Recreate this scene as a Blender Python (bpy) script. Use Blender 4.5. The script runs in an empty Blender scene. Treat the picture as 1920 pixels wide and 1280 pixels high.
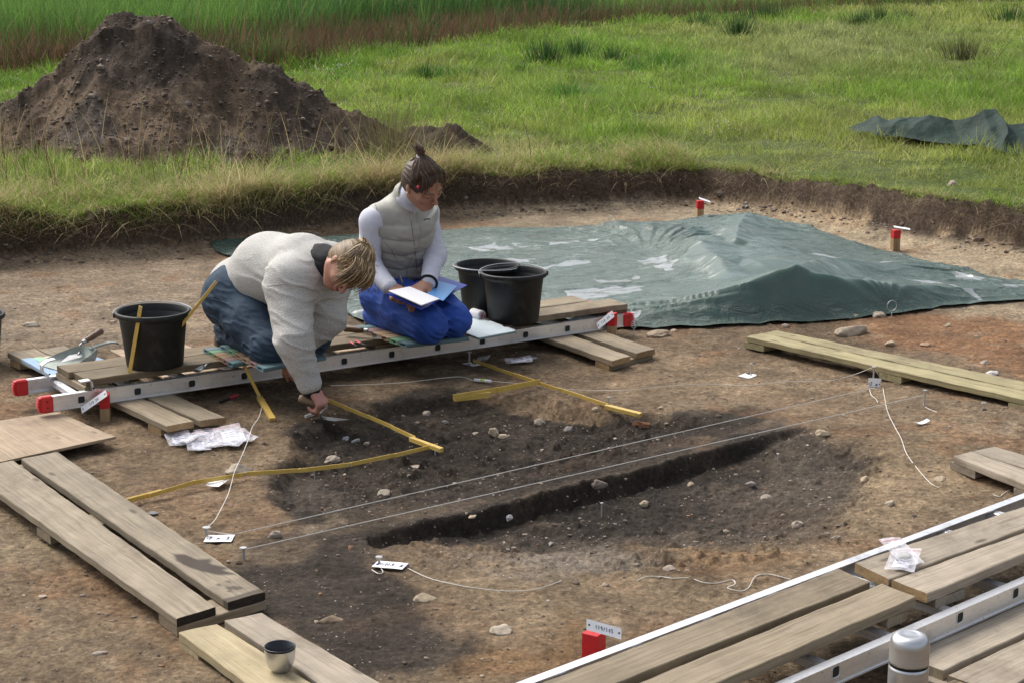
import bpy, math, random
import numpy as np
rnd = random.Random(7)
RS = np.random.RandomState(11)
sc = bpy.context.scene
COL = sc.collection
# ------------------------------------------------------------------ camera
F = 3300.0; HORIZON = -130.0; CAMH = 1.95
TH = math.atan((640 - HORIZON) / F)
cam = bpy.data.objects.new('camera', bpy.data.cameras.new('camera'))
COL.objects.link(cam)
cam.location = (0, 0, CAMH)
cam.rotation_euler = (math.pi / 2 - TH, 0, 0)
cam.data.sensor_width = 36.0
cam.data.lens = F / 1920 * 36
cam.data.clip_start = 0.1
cam.data.clip_end = 3000
sc.camera = cam
# ------------------------------------------------------------------ sky, sun
SUN_EL = math.radians(52); SUN_DIR = np.array([-0.70, 0.66, 0]); SUN_DIR /= np.linalg.norm(SUN_DIR)
world = bpy.data.worlds.new('World'); sc.world = world; world.use_nodes = True
wn = world.node_tree; bg = wn.nodes['Background']
sky = wn.nodes.new('ShaderNodeTexSky'); sky.sky_type = 'NISHITA'; sky.sun_disc = False
sky.sun_elevation = SUN_EL
sky.sun_rotation = math.atan2(SUN_DIR[0], SUN_DIR[1])
sky.air_density = 1.0; sky.dust_density = 6.0; sky.ozone_density = 1.5
hs = wn.nodes.new('ShaderNodeHueSaturation'); hs.inputs['Saturation'].default_value = 0.45
wn.links.new(sky.outputs[0], hs.inputs['Color']); wn.links.new(hs.outputs[0], bg.inputs[0])
bg.inputs[1].default_value = 0.15
sl = bpy.data.lights.new('sun', 'SUN'); sl.energy = 1.15; sl.angle = math.radians(34); sl.color = (1, .96, .9)
so = bpy.data.objects.new('sun', sl); COL.objects.link(so)
from mathutils import Vector, Matrix
sd = Vector((SUN_DIR[0] * math.cos(SUN_EL), SUN_DIR[1] * math.cos(SUN_EL), math.sin(SUN_EL)))
so.rotation_euler = sd.to_track_quat('Z', 'Y').to_euler(); so.location = sd * 30
vs = sc.view_settings; vs.view_transform = 'Standard'; vs.look = 'None'; vs.exposure = 0.58; vs.gamma = 1.0
sc.cycles.max_bounces = 6; sc.cycles.transparent_max_bounces = 12
# ------------------------------------------------------------------ picture point -> place in the world
def ray(px, py):
    u = (px - 960) / F; v = (640 - py) / F
    return np.array([u, math.cos(TH) + v * math.sin(TH), -math.sin(TH) + v * math.cos(TH)])
def P(px, py, z=0.0):
    d = ray(px, py); t = (z - CAMH) / d[2]
    return np.array([d[0] * t, d[1] * t, z])
def Q(px, py, Y):
    d = ray(px, py); t = Y / d[1]
    return np.array([d[0] * t, Y, CAMH + d[2] * t])
def Rp(px, Y, z):
    zc = Y * math.cos(TH) + (CAMH - z) * math.sin(TH); return np.array([(px - 960) / F * zc, Y, z])
# ------------------------------------------------------------------ noise
def _h(ix, iy, iz, s):
    with np.errstate(over='ignore'):
        n = (ix.astype(np.int64) * 374761393 + iy.astype(np.int64) * 668265263 + iz.astype(np.int64) * 2147483647 + s * 974634777) & 0xffffffff
        n = ((n ^ (n >> 13)) * 1274126177) & 0xffffffff
        n = ((n ^ (n >> 16)) * 2246822519) & 0xffffffff
        n = n ^ (n >> 15)
    return (n & 0xffffff).astype(np.float32) / 0xffffff
def vnoise(x, y, z=None, s=0):
    x = np.asarray(x, np.float64); y = np.asarray(y, np.float64)
    z = np.zeros_like(x) if z is None else np.asarray(z, np.float64)
    x, y, z = np.broadcast_arrays(x, y, z)
    fx, fy, fz = np.floor(x), np.floor(y), np.floor(z)
    tx, ty, tz = x - fx, y - fy, z - fz
    tx = tx * tx * (3 - 2 * tx); ty = ty * ty * (3 - 2 * ty); tz = tz * tz * (3 - 2 * tz)
    r = 0
    flat = not np.any(z)
    for dz in ((0,) if flat else (0, 1)):
        wz = 1 if flat else (tz if dz else 1 - tz)
        for dx in (0, 1):
            wx = tx if dx else 1 - tx
            for dy in (0, 1):
                wy = ty if dy else 1 - ty
                r = r + wx * wy * wz * _h(fx + dx, fy + dy, fz + dz, s)
    return r * 2 - 1
def fbm(x, y, z=None, s=0, o=4, g=.5):
    a = 1.0; r = 0; k = 1.0
    for i in range(o):
        ca, sa = math.cos(.6 + i * 1.1), math.sin(.6 + i * 1.1); xx, yy = np.asarray(x) * k, np.asarray(y) * k
        r = r + a * vnoise(xx * ca - yy * sa + i * 17.3, xx * sa + yy * ca - i * 9.1, None if z is None else np.asarray(z) * k, s + i)
        a *= g; k *= 2.03
    return r
def sstep(a, b, x):
    t = np.clip((x - a) / (b - a), 0, 1); return t * t * (3 - 2 * t)
def sdpoly(x, y, poly):           # signed distance, positive inside
    d = np.full(np.shape(x), 1e9); ins = np.zeros(np.shape(x), bool)
    n = len(poly)
    for i in range(n):
        ax, ay = poly[i][:2]; bx, by = poly[(i + 1) % n][:2]
        ex, ey = bx - ax, by - ay; wx, wy = x - ax, y - ay
        t = np.clip((wx * ex + wy * ey) / (ex * ex + ey * ey + 1e-12), 0, 1)
        d = np.minimum(d, np.hypot(wx - ex * t, wy - ey * t))
        c = ((ay > y) != (by > y)) & (x < (bx - ax) * (y - ay) / ((by - ay) if by != ay else 1e-9) + ax)
        ins ^= c
    return np.where(ins, d, -d)
def pxpoly(pts, z=0.0):
    return [P(a, b, z)[:2] for a, b in pts]
# ------------------------------------------------------------------ materials
def setin(n, k, v):
    if k in n.inputs: n.inputs[k].default_value = v
def newmat(name):
    m = bpy.data.materials.new(name); m.use_nodes = True
    nt = m.node_tree; b = nt.nodes['Principled BSDF']
    return m, nt, b
def N(nt, t, **k):
    n = nt.nodes.new(t)
    for a, v in k.items(): setattr(n, a, v)
    return n
def coords(nt, attr=None, scale=(1, 1, 1)):
    mp = N(nt, 'ShaderNodeMapping'); mp.inputs['Scale'].default_value = scale
    if attr:
        a = N(nt, 'ShaderNodeAttribute', attribute_name=attr); nt.links.new(a.outputs['Vector'], mp.inputs[0])
    else:
        a = N(nt, 'ShaderNodeTexCoord'); nt.links.new(a.outputs['Object'], mp.inputs[0])
    return mp.outputs[0]
def noise(nt, vec, scale, detail=4, rough=.6, dist=0):
    n = N(nt, 'ShaderNodeTexNoise'); n.inputs['Scale'].default_value = scale; n.inputs['Detail'].default_value = detail
    n.inputs['Roughness'].default_value = rough; n.inputs['Distortion'].default_value = dist
    nt.links.new(vec, n.inputs['Vector']); return n.outputs[0]
def ramp(nt, fac, stops):
    r = N(nt, 'ShaderNodeValToRGB'); e = r.color_ramp.elements
    while len(e) < len(stops): e.new(0.5)
    for k, (p, c) in enumerate(stops):
        e[k].position = p; e[k].color = (*c, 1) if len(c) == 3 else c
    nt.links.new(fac, r.inputs[0]); return r.outputs[0]
def mixc(nt, fac, a, b, mode='MIX'):
    m = N(nt, 'ShaderNodeMix', data_type='RGBA', blend_type=mode)
    for s, v in ((0, fac), (6, a), (7, b)):
        if hasattr(v, 'is_linked') or hasattr(v, 'links'): nt.links.new(v, m.inputs[s])
        else: m.inputs[s].default_value = v if s == 0 else ((*v, 1) if len(v) == 3 else v)
    return m.outputs[2]
def bump(nt, b, h, strength=.5, dist=.01, prev=None):
    n = N(nt, 'ShaderNodeBump'); n.inputs['Strength'].default_value = strength; n.inputs['Distance'].default_value = dist
    nt.links.new(h, n.inputs['Height'])
    if prev is not None: nt.links.new(prev, n.inputs['Normal'])
    nt.links.new(n.outputs[0], b.inputs['Normal']); return n.outputs[0]
def simple(name, c1, c2=None, rough=.6, scale=20, metal=0, bstr=0, bscale=None, bdist=.003, spec=None, attr=None, stretch=(1, 1, 1), detail=4, coat=0):
    m, nt, b = newmat(name)
    v = coords(nt, attr, stretch)
    c2 = c2 or tuple(x * .8 for x in c1)
    n = noise(nt, v, scale, detail)
    nt.links.new(ramp(nt, n, [(.3, c2), (.7, c1)]), b.inputs['Base Color'])
    b.inputs['Roughness'].default_value = rough; b.inputs['Metallic'].default_value = metal
    if spec is not None: setin(b, 'Specular IOR Level', spec)
    if coat: setin(b, 'Coat Weight', coat)
    if bstr: bump(nt, b, noise(nt, v, bscale or scale * 4, 5), bstr, bdist)
    return m
MATS = {}
def M(name, *a, **k):
    if name not in MATS: MATS[name] = simple(name, *a, **k)
    return MATS[name]
def colmat(name, rough=.8, nscale=60, namt=.3, bstr=.4, bscale=150, bdist=.004, trans=0, spec=.3, fine=None):
    m, nt, b = newmat(name)
    a = N(nt, 'ShaderNodeAttribute', attribute_name='col')
    v = coords(nt)
    n = noise(nt, v, nscale, 6, .65)
    g = ramp(nt, n, [(.25, (1 - namt,) * 3), (.75, (1 + namt * .6,) * 3)])
    c = mixc(nt, 1.0, a.outputs['Color'], g, 'MULTIPLY')
    nt.links.new(c, b.inputs['Base Color'])
    b.inputs['Roughness'].default_value = rough; setin(b, 'Specular IOR Level', spec)
    if bstr: bump(nt, b, noise(nt, v, bscale, 6, .7), bstr, bdist)
    if trans:
        tr = N(nt, 'ShaderNodeBsdfTranslucent'); nt.links.new(c, tr.inputs[0])
        mx = N(nt, 'ShaderNodeMixShader'); mx.inputs[0].default_value = trans
        nt.links.new(b.outputs[0], mx.inputs[1]); nt.links.new(tr.outputs[0], mx.inputs[2])
        nt.links.new(mx.outputs[0], nt.nodes['Material Output'].inputs[0])
    return m
# ------------------------------------------------------------------ objects
def tag(o, label=None, cat=None, group=None, kind=None):
    if label: o['label'] = label
    if cat: o['category'] = cat
    if group: o['group'] = group
    if kind: o['kind'] = kind
    return o
def mesh_np(name, V, faces, mat=None, col=None, smooth=False, attrs=None):
    """faces: list of tuples, or an (n,k) array"""
    me = bpy.data.meshes.new(name)
    V = np.asarray(V, np.float32)
    if isinstance(faces, np.ndarray):
        n, k = faces.shape; flat = faces.astype(np.int32).ravel()
        starts = np.arange(0, n * k, k, dtype=np.int32); tot = np.full(n, k, np.int32)
    else:
        tot = np.array([len(f) for f in faces], np.int32)
        flat = np.array([i for f in faces for i in f], np.int32); starts = np.concatenate([[0], np.cumsum(tot)[:-1]]).astype(np.int32)
    me.vertices.add(len(V)); me.vertices.foreach_set('co', V.ravel())
    me.loops.add(len(flat)); me.loops.foreach_set('vertex_index', flat)
    me.polygons.add(len(tot)); me.polygons.foreach_set('loop_start', starts); me.polygons.foreach_set('loop_total', tot)
    me.polygons.foreach_set('use_smooth', np.full(len(tot), bool(smooth)))
    if col is not None:
        c = np.asarray(col, np.float32)
        if c.shape[1] == 3: c = np.hstack([c, np.ones((len(c), 1), np.float32)])
        at = me.color_attributes.new('col', 'FLOAT_COLOR', 'POINT'); at.data.foreach_set('color', c.ravel())
    for k_, v_ in (attrs or {}).items():
        at = me.attributes.new(k_, 'FLOAT_VECTOR', 'POINT'); at.data.foreach_set('vector', np.asarray(v_, np.float32).ravel())
    me.update(calc_edges=True); me.validate()
    if mat: me.materials.append(mat)
    return me
def origin(o):
    r = np.zeros(3)
    while o is not None:
        r += np.array(o.location); o = o.parent
    return r
def obj(name, me_or_V, faces=None, mat=None, parent=None, loc=None, **k):
    """vertices are given in world space; the mesh is stored relative to its thing"""
    base = origin(parent) if parent is not None else (np.array(loc, float) if loc is not None else np.zeros(3))
    me = mesh_np(name, np.asarray(me_or_V, float) - base, faces, mat, **k)
    o = bpy.data.objects.new(name, me); COL.objects.link(o)
    if parent is not None: o.parent = parent
    else: o.location = tuple(base)
    return o
def thing(name, label, cat, loc, group=None):
    o = bpy.data.objects.new(name, None); COL.objects.link(o); o.location = tuple(float(v) for v in loc); o.empty_display_size = .05
    return tag(o, label, cat, group)
class MB:
    def __init__(s): s.V = []; s.Fc = []; s.bl = []
    def add(s, V, Fs, bl=None):
        b = len(s.V); s.V += [tuple(map(float, v)) for v in V]; s.Fc += [tuple(int(b + i) for i in f) for f in Fs]
        s.bl += [tuple(map(float, v)) for v in (bl if bl is not None else V)]
    def build(s, name, mat, parent=None, loc=None, smooth=False):
        return obj(name, s.V, s.Fc, mat, parent, loc, smooth=smooth, attrs={'bl': s.bl})
    def box(s, c, ax, ay, az, bev=0.0):          # centre and half-axis vectors
        c, ax, ay, az = map(lambda v: np.asarray(v, float), (c, ax, ay, az))
        if bev <= 0:
            V = [c + i * ax + j * ay + k * az for i in (-1, 1) for j in (-1, 1) for k in (-1, 1)]
            s.add(V, [(0, 1, 3, 2), (4, 6, 7, 5), (0, 4, 5, 1), (2, 3, 7, 6), (0, 2, 6, 4), (1, 5, 7, 3)]); return
        la, lb, lc = (np.linalg.norm(v) for v in (ax, ay, az))
        sx, sy, sz = 1 - bev / la, 1 - bev / lb, 1 - bev / lc
        V = []; idx = {}
        for i in (-1, 1):
            for j in (-1, 1):
                for k in (-1, 1):
                    for a in range(3):
                        f = [sx, sy, sz]; f[a] = 1
                        idx[(i, j, k, a)] = len(V); V.append(c + i * f[0] * ax + j * f[1] * ay + k * f[2] * az)
        Fs = []
        for a in range(3):
            b_, c_ = [(1, 2), (2, 0), (0, 1)][a]
            for sg in (-1, 1):
                q = []
                for (p, r) in ((-1, -1), (1, -1), (1, 1), (-1, 1)):
                    t = [0, 0, 0]; t[a] = sg; t[b_] = p; t[c_] = r; q.append(idx[(t[0], t[1], t[2], a)])
                Fs.append(q if sg > 0 else q[::-1])
        for a in range(3):                        # edges along axis a
            b_, c_ = [(1, 2), (2, 0), (0, 1)][a]
            for p in (-1, 1):
                for r in (-1, 1):
                    q = []
                    for sg, ff in ((-1, b_), (1, b_), (1, c_), (-1, c_)):
                        t = [0, 0, 0]; t[a] = sg; t[b_] = p; t[c_] = r; q.append(idx[(t[0], t[1], t[2], ff)])
                    Fs.append(q if p * r > 0 else q[::-1])
        for i in (-1, 1):
            for j in (-1, 1):
                for k in (-1, 1):
                    q = [idx[(i, j, k, a)] for a in range(3)]
                    Fs.append(q if i * j * k > 0 else q[::-1])
        s.add(V, Fs)
    def tube(s, pts, r, n=8, cap=True):
        pts = [np.asarray(p, float) for p in pts]
        rs = r if hasattr(r, '__len__') else [r] * len(pts)
        V = []; Fs = []; up = None
        for i, p in enumerate(pts):
            t = pts[min(i + 1, len(pts) - 1)] - pts[max(i - 1, 0)]; t = t / (np.linalg.norm(t) + 1e-12)
            if up is None:
                a = np.array([0, 0, 1.]) if abs(t[2]) < .9 else np.array([1., 0, 0])
                up = np.cross(t, a)
            up = up - t * np.dot(up, t); up /= np.linalg.norm(up) + 1e-12
            w = np.cross(t, up)
            for k in range(n):
                an = 2 * math.pi * k / n
                V.append(p + rs[i] * (math.cos(an) * up + math.sin(an) * w))
        for i in range(len(pts) - 1):
            for k in range(n):
                a, b = i * n + k, i * n + (k + 1) % n
                Fs.append((a, b, b + n, a + n))
        if cap: Fs += [tuple(range(n))[::-1], tuple(range((len(pts) - 1) * n, len(pts) * n))]
        s.add(V, Fs)
    def lathe(s, c, prof, n=48, axis=(0, 0, 1)):
        az = np.asarray(axis, float); az /= np.linalg.norm(az)
        a = np.array([1., 0, 0]) if abs(az[0]) < .9 else np.array([0, 1., 0])
        ax = np.cross(np.cross(az, a), az); ax /= np.linalg.norm(ax); ay = np.cross(az, ax)
        V = []; Fs = []
        for r, z in prof:
            for k in range(n):
                an = 2 * math.pi * k / n; V.append(np.asarray(c) + az * z + max(r, 1e-4) * (math.cos(an) * ax + math.sin(an) * ay))
        for i in range(len(prof) - 1):
            for k in range(n):
                p, q = i * n + k, i * n + (k + 1) % n; Fs.append((p, q, q + n, p + n))
        s.add(V, Fs)
def catmull(pts, n=8):
    pts = [np.asarray(p, float) for p in pts]; out = []
    q = [2 * pts[0] - pts[1]] + pts + [2 * pts[-1] - pts[-2]]
    for i in range(1, len(q) - 2):
        for k in range(n):
            t = k / n
            out.append(.5 * ((2 * q[i]) + (-q[i - 1] + q[i + 1]) * t + (2 * q[i - 1] - 5 * q[i] + 4 * q[i + 1] - q[i + 2]) * t * t + (-q[i - 1] + 3 * q[i] - 3 * q[i + 1] + q[i + 2]) * t ** 3))
    out.append(pts[-1]); return out
def unit(v):
    v = np.asarray(v, float); return v / (np.linalg.norm(v) + 1e-12)
# ================================================================== GROUND
FIELD = 0.26
WL = [P(a, b) for a, b in ((0, 494), (200, 482), (400, 465), (620, 432), (840, 402), (1000, 396), (1200, 387), (1312, 384))]
WR = [P(a, b) for a, b in ((1312, 384), (1420, 398), (1520, 412), (1640, 436), (1780, 462), (1920, 484))]
dl = unit(WL[0] - WL[3]); dr = unit(WR[-1] - WR[1])
TRENCH = [tuple((WL[0] + dl * 30)[:2])] + [tuple(p[:2]) for p in WL] + [tuple(p[:2]) for p in WR[1:]] + [tuple((WR[-1] + dr * 30)[:2]), (22, -40), (-30, -40)]
SA0, SA1 = P(440, 1000), P(1640, 725)
SB0, SB1 = P(460, 1045), P(1730, 745)
NP0, NP1 = P(690, 1003), P(1510, 802)               # top of the cut face of the near pit
NEARPIT = pxpoly([(690, 1000), (740, 1040), (860, 1066), (1000, 1078), (1200, 1082), (1420, 1062), (1600, 1010), (1700, 950), (1690, 880), (1600, 825), (1510, 800), (1100, 897)])
FARPIT = pxpoly([(505, 925), (528, 868), (560, 815), (640, 778), (740, 752), (860, 740), (1000, 742), (1150, 772), (1290, 782), (1400, 800), (1250, 845), (1000, 905), (820, 940), (640, 965), (540, 960)])
RIM = {}
def trench_d(x, y):
    x2 = x + .03 * fbm(x * 2.2, y * 2.2, s=3, o=3) ; y2 = y + .04 * fbm(x * 2.5, y * 2.5, s=5, o=4)
    return sdpoly(x2, y2, TRENCH)
LINE_N = unit([-(NP1 - NP0)[1], (NP1 - NP0)[0], 0])
def gz(x, y, fine=True, full=False):
    x = np.asarray(x, float); y = np.asarray(y, float)
    d = trench_d(x, y)
    right = sstep(1.2, 2.6, x)
    # wall profile: steep on the left, crumbling talus on the right
    prof = 1 - sstep(-.10, .03, d)
    tal = .40 * (1 - sstep(-.05, .24, d + .03 * fbm(x * 5, y * 5, s=9, o=3)))
    w = np.maximum(prof, np.minimum(1, right * tal * .7 + (1 - right) * .16 * (1 - sstep(0, .14, d))))
    far = .05 * fbm(x * .35, y * .35, s=21, o=3) * sstep(.2, 3, -d)
    z = FIELD * w * (1 + .10 * fbm(x * 3, y * 3, s=4, o=3) * (w > .9)) + far
    z = z + np.where((d < .15) & (d > -.2), .02 * fbm(x * 14, y * 14, s=8, o=3) * w, 0)
    ins = sstep(0, .3, d)
    n1 = fbm(x * 1.3, y * 1.3, s=31, o=3) * .012
    z = z + ins * n1
    # near pit
    xw = x + .03 * fbm(x * 6, y * 6, s=41, o=3); yw = y + .03 * fbm(x * 6, y * 6, s=43, o=3)
    dn = sdpoly(xw, yw, NEARPIT)
    ln = -((x - NP0[0]) * LINE_N[0] + (y - NP0[1]) * LINE_N[1]) + .006 * fbm(x * 9, y * 9, s=44, o=3)
    depth = .115 * sstep(-.02, .55, dn + 10 * (ln < .25) * 0)
    south = sdpoly(xw, yw, NEARPIT)
    # inside distance measured only to the soft (southern) boundary
    soft = np.where(south > 0, 1.0, 0.0)
    ds = soft_dist(xw, yw)
    pit = np.where(south > -.02, .062 * sstep(0, .55, ds) + .014 * sstep(0, .12, ds), 0) * sstep(-.004, .022, ln)
    z = z - pit
    # far pit
    df = sdpoly(xw, yw, FARPIT)
    ls = soft_dist2(x, y)
    z = z - .055 * sstep(-.02, .07, df) * sstep(0, .35, ls + .08)
    if fine:
        k = np.clip(ins + .25, 0, 1)
        rough = .6 + 1.1 * sstep(-.1, .1, df) + .9 * sstep(-.05, .1, dn)
        z = z + k * rough * (.0068 * fbm(x * 12, y * 12, s=51, o=4, g=.6) + .0040 * np.abs(fbm(x * 45, y * 45, s=52, o=2)))
        clod = np.clip(fbm(x * 26, y * 26, s=55, o=2) - .45, 0, 1) * (.5 + sstep(-.2, .6, fbm(x * 2, y * 2, s=56, o=2)))
        z = z + k * rough * .014 * clod
    if full: return z, d, dn, df, w
    return z
def seg_dist(x, y, pts):
    d = np.full(np.shape(x), 1e9)
    for a, b in zip(pts[:-1], pts[1:]):
        ex, ey = b[0] - a[0], b[1] - a[1]; wx, wy = x - a[0], y - a[1]
        t = np.clip((wx * ex + wy * ey) / (ex * ex + ey * ey), 0, 1)
        d = np.minimum(d, np.hypot(wx - ex * t, wy - ey * t))
    return d
def soft_dist(x, y): return seg_dist(x, y, NEARPIT[1:11])
SOUTH2 = pxpoly([(1400, 800), (1250, 845), (1000, 905), (820, 940), (640, 965)])
def soft_dist2(x, y): return seg_dist(x, y, SOUTH2)
def G(px, py, dz=0.0):
    z = 0.0
    for _ in range(6):
        p = P(px, py, z + dz); z = float(gz(np.array([p[0]]), np.array([p[1]]))[0])
    p = P(px, py, z + dz); return np.array([p[0], p[1], z + dz])
def gzz(x, y): return float(gz(np.array([x]), np.array([y]))[0])
def make_ground():
    ys = [-30, -15, -6, -2, 0, 1.5, 2.5, 3.2]
    y = 3.6
    while y < 13.6: ys.append(y); y *= 1.00185
    while y < 60: ys.append(y); y *= 1.006
    while y < 900: ys.append(y); y *= 1.08
    us = list(np.arange(-.335, .3351, .00115))
    o = []; s = .004; v = .335
    while v < 6: v += s; s *= 1.18; o.append(v)
    us = [-a for a in o[::-1]] + us + o
    ys = np.array(ys); us = np.array(us)
    Y, U = np.meshgrid(ys, us, indexing='ij'); X = U * np.maximum(Y, 3.6)
    nr, nc = X.shape
    z, d, dn, df, w = gz(X, Y, full=True)
    x, y = X, Y
    # ---- soil colour
    wx = x + .09 * fbm(x * 3.1, y * 3.1, s=61, o=4); wy = y + .12 * fbm(x * 3.1, y * 3.1, s=63, o=4)
    c = np.zeros(X.shape + (3,)) + np.array([.235, .160, .098])
    def lay(mask, rgb):
        nonlocal c
        m = np.clip(mask, 0, 1)[..., None]; c = c * (1 - m) + np.array(rgb) * m
    def patch(pts, rgb, soft=.12, amt=1.0):
        lay(amt * sstep(-soft, soft, sdpoly(wx, wy, pxpoly(pts))), rgb)
    n1 = fbm(x * .9, y * .9, s=71, o=4); n2 = fbm(x * 2.3, y * 2.3, s=72, o=4); n3 = fbm(x * 5, y * 5, s=73, o=4)
    lay(.75 * sstep(.05, .7, n1), (.165, .115, .075))
    lay(.7 * sstep(.2, .9, n2), (.30, .215, .135))
    patch([(-400, 500), (400, 470), (600, 480), (640, 600), (300, 640), (-400, 660)], (.285, .215, .155), .25, .85)
    patch([(1150, 380), (1312, 380), (1920, 470), (2300, 520), (2300, 640), (1700, 500), (1200, 440)], (.40, .315, .215), .3, .9)
    patch([(840, 395), (1312, 380), (1300, 430), (840, 440)], (.33, .26, .185), .2, .8)
    patch([(380, 690), (1010, 650), (1000, 720), (760, 730), (560, 800), (380, 800)], (.17, .118, .075), .2, .8)
    patch([(1560, 590), (1920, 580), (2100, 620), (2000, 720), (1800, 670), (1600, 640)], (.26, .125, .055), .12, .8)
    patch([(1750, 570), (2050, 560), (2050, 610), (1800, 600)], (.40, .31, .21), .12, .8)
    patch([(1680, 780), (1850, 740), (1950, 800), (1780, 860)], (.19, .14, .10), .2, .6)
    patch([(1200, 640), (1500, 700), (1640, 740), (1400, 740), (1200, 720)], (.27, .19, .118), .2, .6)
    patch([(1480, 880), (1800, 760), (1900, 880), (1750, 950), (1600, 1000)], (.30, .215, .13), .2, .65)
    patch([(-100, 960), (300, 1000), (330, 1100), (100, 1050), (-100, 1060)], (.31, .235, .15), .2, .8)
    patch([(60, 1060), (300, 1040), (420, 1150), (330, 1230), (150, 1150)], (.24, .125, .058), .12, .6)
    patch([(-100, 1160), (250, 1150), (400, 1290), (-100, 1320)], (.26, .19, .12), .2, .7)
    # feature fills; the last patch is painted ladder shade
    patch([(300, 880), (480, 880), (520, 950), (480, 1010), (300, 960)], (.24, .15, .085), .12, .8)
    patch([(500, 930), (528, 862), (570, 805), (660, 772), (850, 742), (1010, 760), (1180, 780), (1330, 765), (1480, 790), (1400, 830), (1000, 925), (800, 960), (560, 985)], (.044, .034, .028), .05, .97)
    patch([(520, 900), (600, 880), (640, 930), (560, 950)], (.14, .115, .098), .1, .6)
    patch([(430, 1010), (600, 960), (1000, 920), (1380, 810), (1520, 790), (1500, 806), (1100, 898), (700, 1000), (460, 1050)], (.105, .077, .056), .06, .8)
    patch([(690, 1000), (1100, 897), (1510, 800), (1640, 850), (1600, 930), (1400, 990), (1100, 1010), (860, 1010)], (.080, .064, .053), .08, .92)
    patch([(720, 1000), (1110, 900), (1500, 812), (1440, 860), (1250, 970), (950, 985), (800, 1010)], (.044, .035, .030), .05, .9)
    patch([(1280, 900), (1560, 850), (1640, 930), (1500, 1010), (1300, 1010)], (.105, .082, .066), .12, .75)
    patch([(860, 1030), (1180, 1000), (1260, 1060), (1000, 1090)], (.20, .17, .148), .09, .75)
    patch([(1240, 1010), (1560, 1020), (1420, 1090), (1260, 1090)], (.26, .15, .072), .08, .7)
    patch([(760, 1050), (1000, 1075), (1300, 1100), (1500, 1090), (1300, 1170), (1000, 1160), (900, 1110)], (.27, .195, .122), .1, .75)
    patch([(440, 1050), (560, 1030), (700, 1010), (760, 1070), (850, 1130), (900, 1200), (930, 1290), (620, 1300), (500, 1200), (450, 1120)], (.052, .040, .033), .07, .96)
    patch([(600, 990), (700, 985), (800, 1030), (740, 1060), (600, 1060)], (.052, .040, .033), .05, .9)
    patch([(900, 1200), (1080, 1160), (1120, 1240), (960, 1300), (880, 1300)], (.27, .155, .068), .07, .75)
    patch([(1010, 1290), (1500, 1100), (1700, 1000), (1960, 900), (2100, 1300)], (.20, .135, .082), .2, .6)
    patch([(1350, 1330), (1640, 1150), (1950, 980), (2100, 1040), (1600, 1330)], (.075, .058, .042), .06, .85)  # shade under the near ladder, painted into the soil colour
    g = np.clip(.5 + .5 * n3, 0, 1)[..., None]
    c = c * (.74 + .45 * g)
    lum = c.mean(-1, keepdims=True); c = (c * .84 + lum * .16) * np.array([.95, .96, .90])
    rust = sstep(.45, 1.0, fbm(x * 4.1 + 9, y * 4.1, s=77, o=4)) * .45
    dk = np.maximum.reduce([sstep(-.15, .1, dn), sstep(-.15, .1, df), sstep(-.05, .1, sdpoly(x, y, pxpoly([(440, 1050), (700, 1000), (850, 1130), (930, 1290), (600, 1300), (480, 1160)])))]); lay(rust * (w < .5) * (1 - .85 * dk), (.25, .14, .075))
    pale = sstep(.5, 1.1, fbm(x * 7.1 + 9, y * 7.1, s=79, o=3)) * .4
    lay(pale * (w < .5) * (1 - .7 * dk), (.33, .26, .18))
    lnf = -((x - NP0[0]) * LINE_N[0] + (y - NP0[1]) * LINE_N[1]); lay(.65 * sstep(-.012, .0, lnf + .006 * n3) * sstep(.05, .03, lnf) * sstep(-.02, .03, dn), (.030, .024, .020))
    # walls and field
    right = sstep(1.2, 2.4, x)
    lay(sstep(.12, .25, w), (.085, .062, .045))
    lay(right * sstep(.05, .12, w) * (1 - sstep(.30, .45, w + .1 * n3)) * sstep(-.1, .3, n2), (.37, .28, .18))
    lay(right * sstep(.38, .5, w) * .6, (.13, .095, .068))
    fld = sstep(.06, .22, -d)
    fc = np.array([.09, .12, .032]) + np.clip(n1, -1, 1)[..., None] * np.array([.02, .008, .01])
    c = c * (1 - fld[..., None]) + fc * fld[..., None]
    V = np.stack([X, Y, z], -1).reshape(-1, 3)
    i = np.arange(nr - 1)[:, None] * nc + np.arange(nc - 1)[None]
    Fq = np.stack([i, i + 1, i + nc + 1, i + nc], -1).reshape(-1, 4)
    m, nt, b = newmat('excavated soil')
    a = N(nt, 'ShaderNodeAttribute', attribute_name='col')
    v = coords(nt)
    na = noise(nt, v, 55, 8, .72); nb = noise(nt, v, 9, 6, .65, .5)
    ga = ramp(nt, na, [(.28, (.34, .32, .31)), (.5, (.95, .95, .95)), (.74, (1.75, 1.78, 1.78))])
    gb = ramp(nt, nb, [(.3, (.72, .70, .70)), (.7, (1.24, 1.22, 1.2))])
    gc = ramp(nt, noise(nt, v, 24, 6, .7, .4), [(.3, (.66, .64, .62)), (.7, (1.32, 1.32, 1.30))])
    cc = mixc(nt, 1, mixc(nt, 1, mixc(nt, 1, a.outputs['Color'], ga, 'MULTIPLY'), gb, 'MULTIPLY'), gc, 'MULTIPLY')
    vo = N(nt, 'ShaderNodeTexVoronoi'); vo.inputs['Scale'].default_value = 42; nt.links.new(v, vo.inputs['Vector'])
    grit = ramp(nt, vo.outputs['Distance'], [(.0, (1, 1, 1)), (.10, (1, 1, 1)), (.16, (0, 0, 0))])
    gm = ramp(nt, noise(nt, v, 7, 3), [(.5, (0, 0, 0)), (.62, (1, 1, 1))])
    gm2 = mixc(nt, 1, grit, gm, 'MULTIPLY')
    cc = mixc(nt, gm2, cc, (.40, .33, .26))
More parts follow.
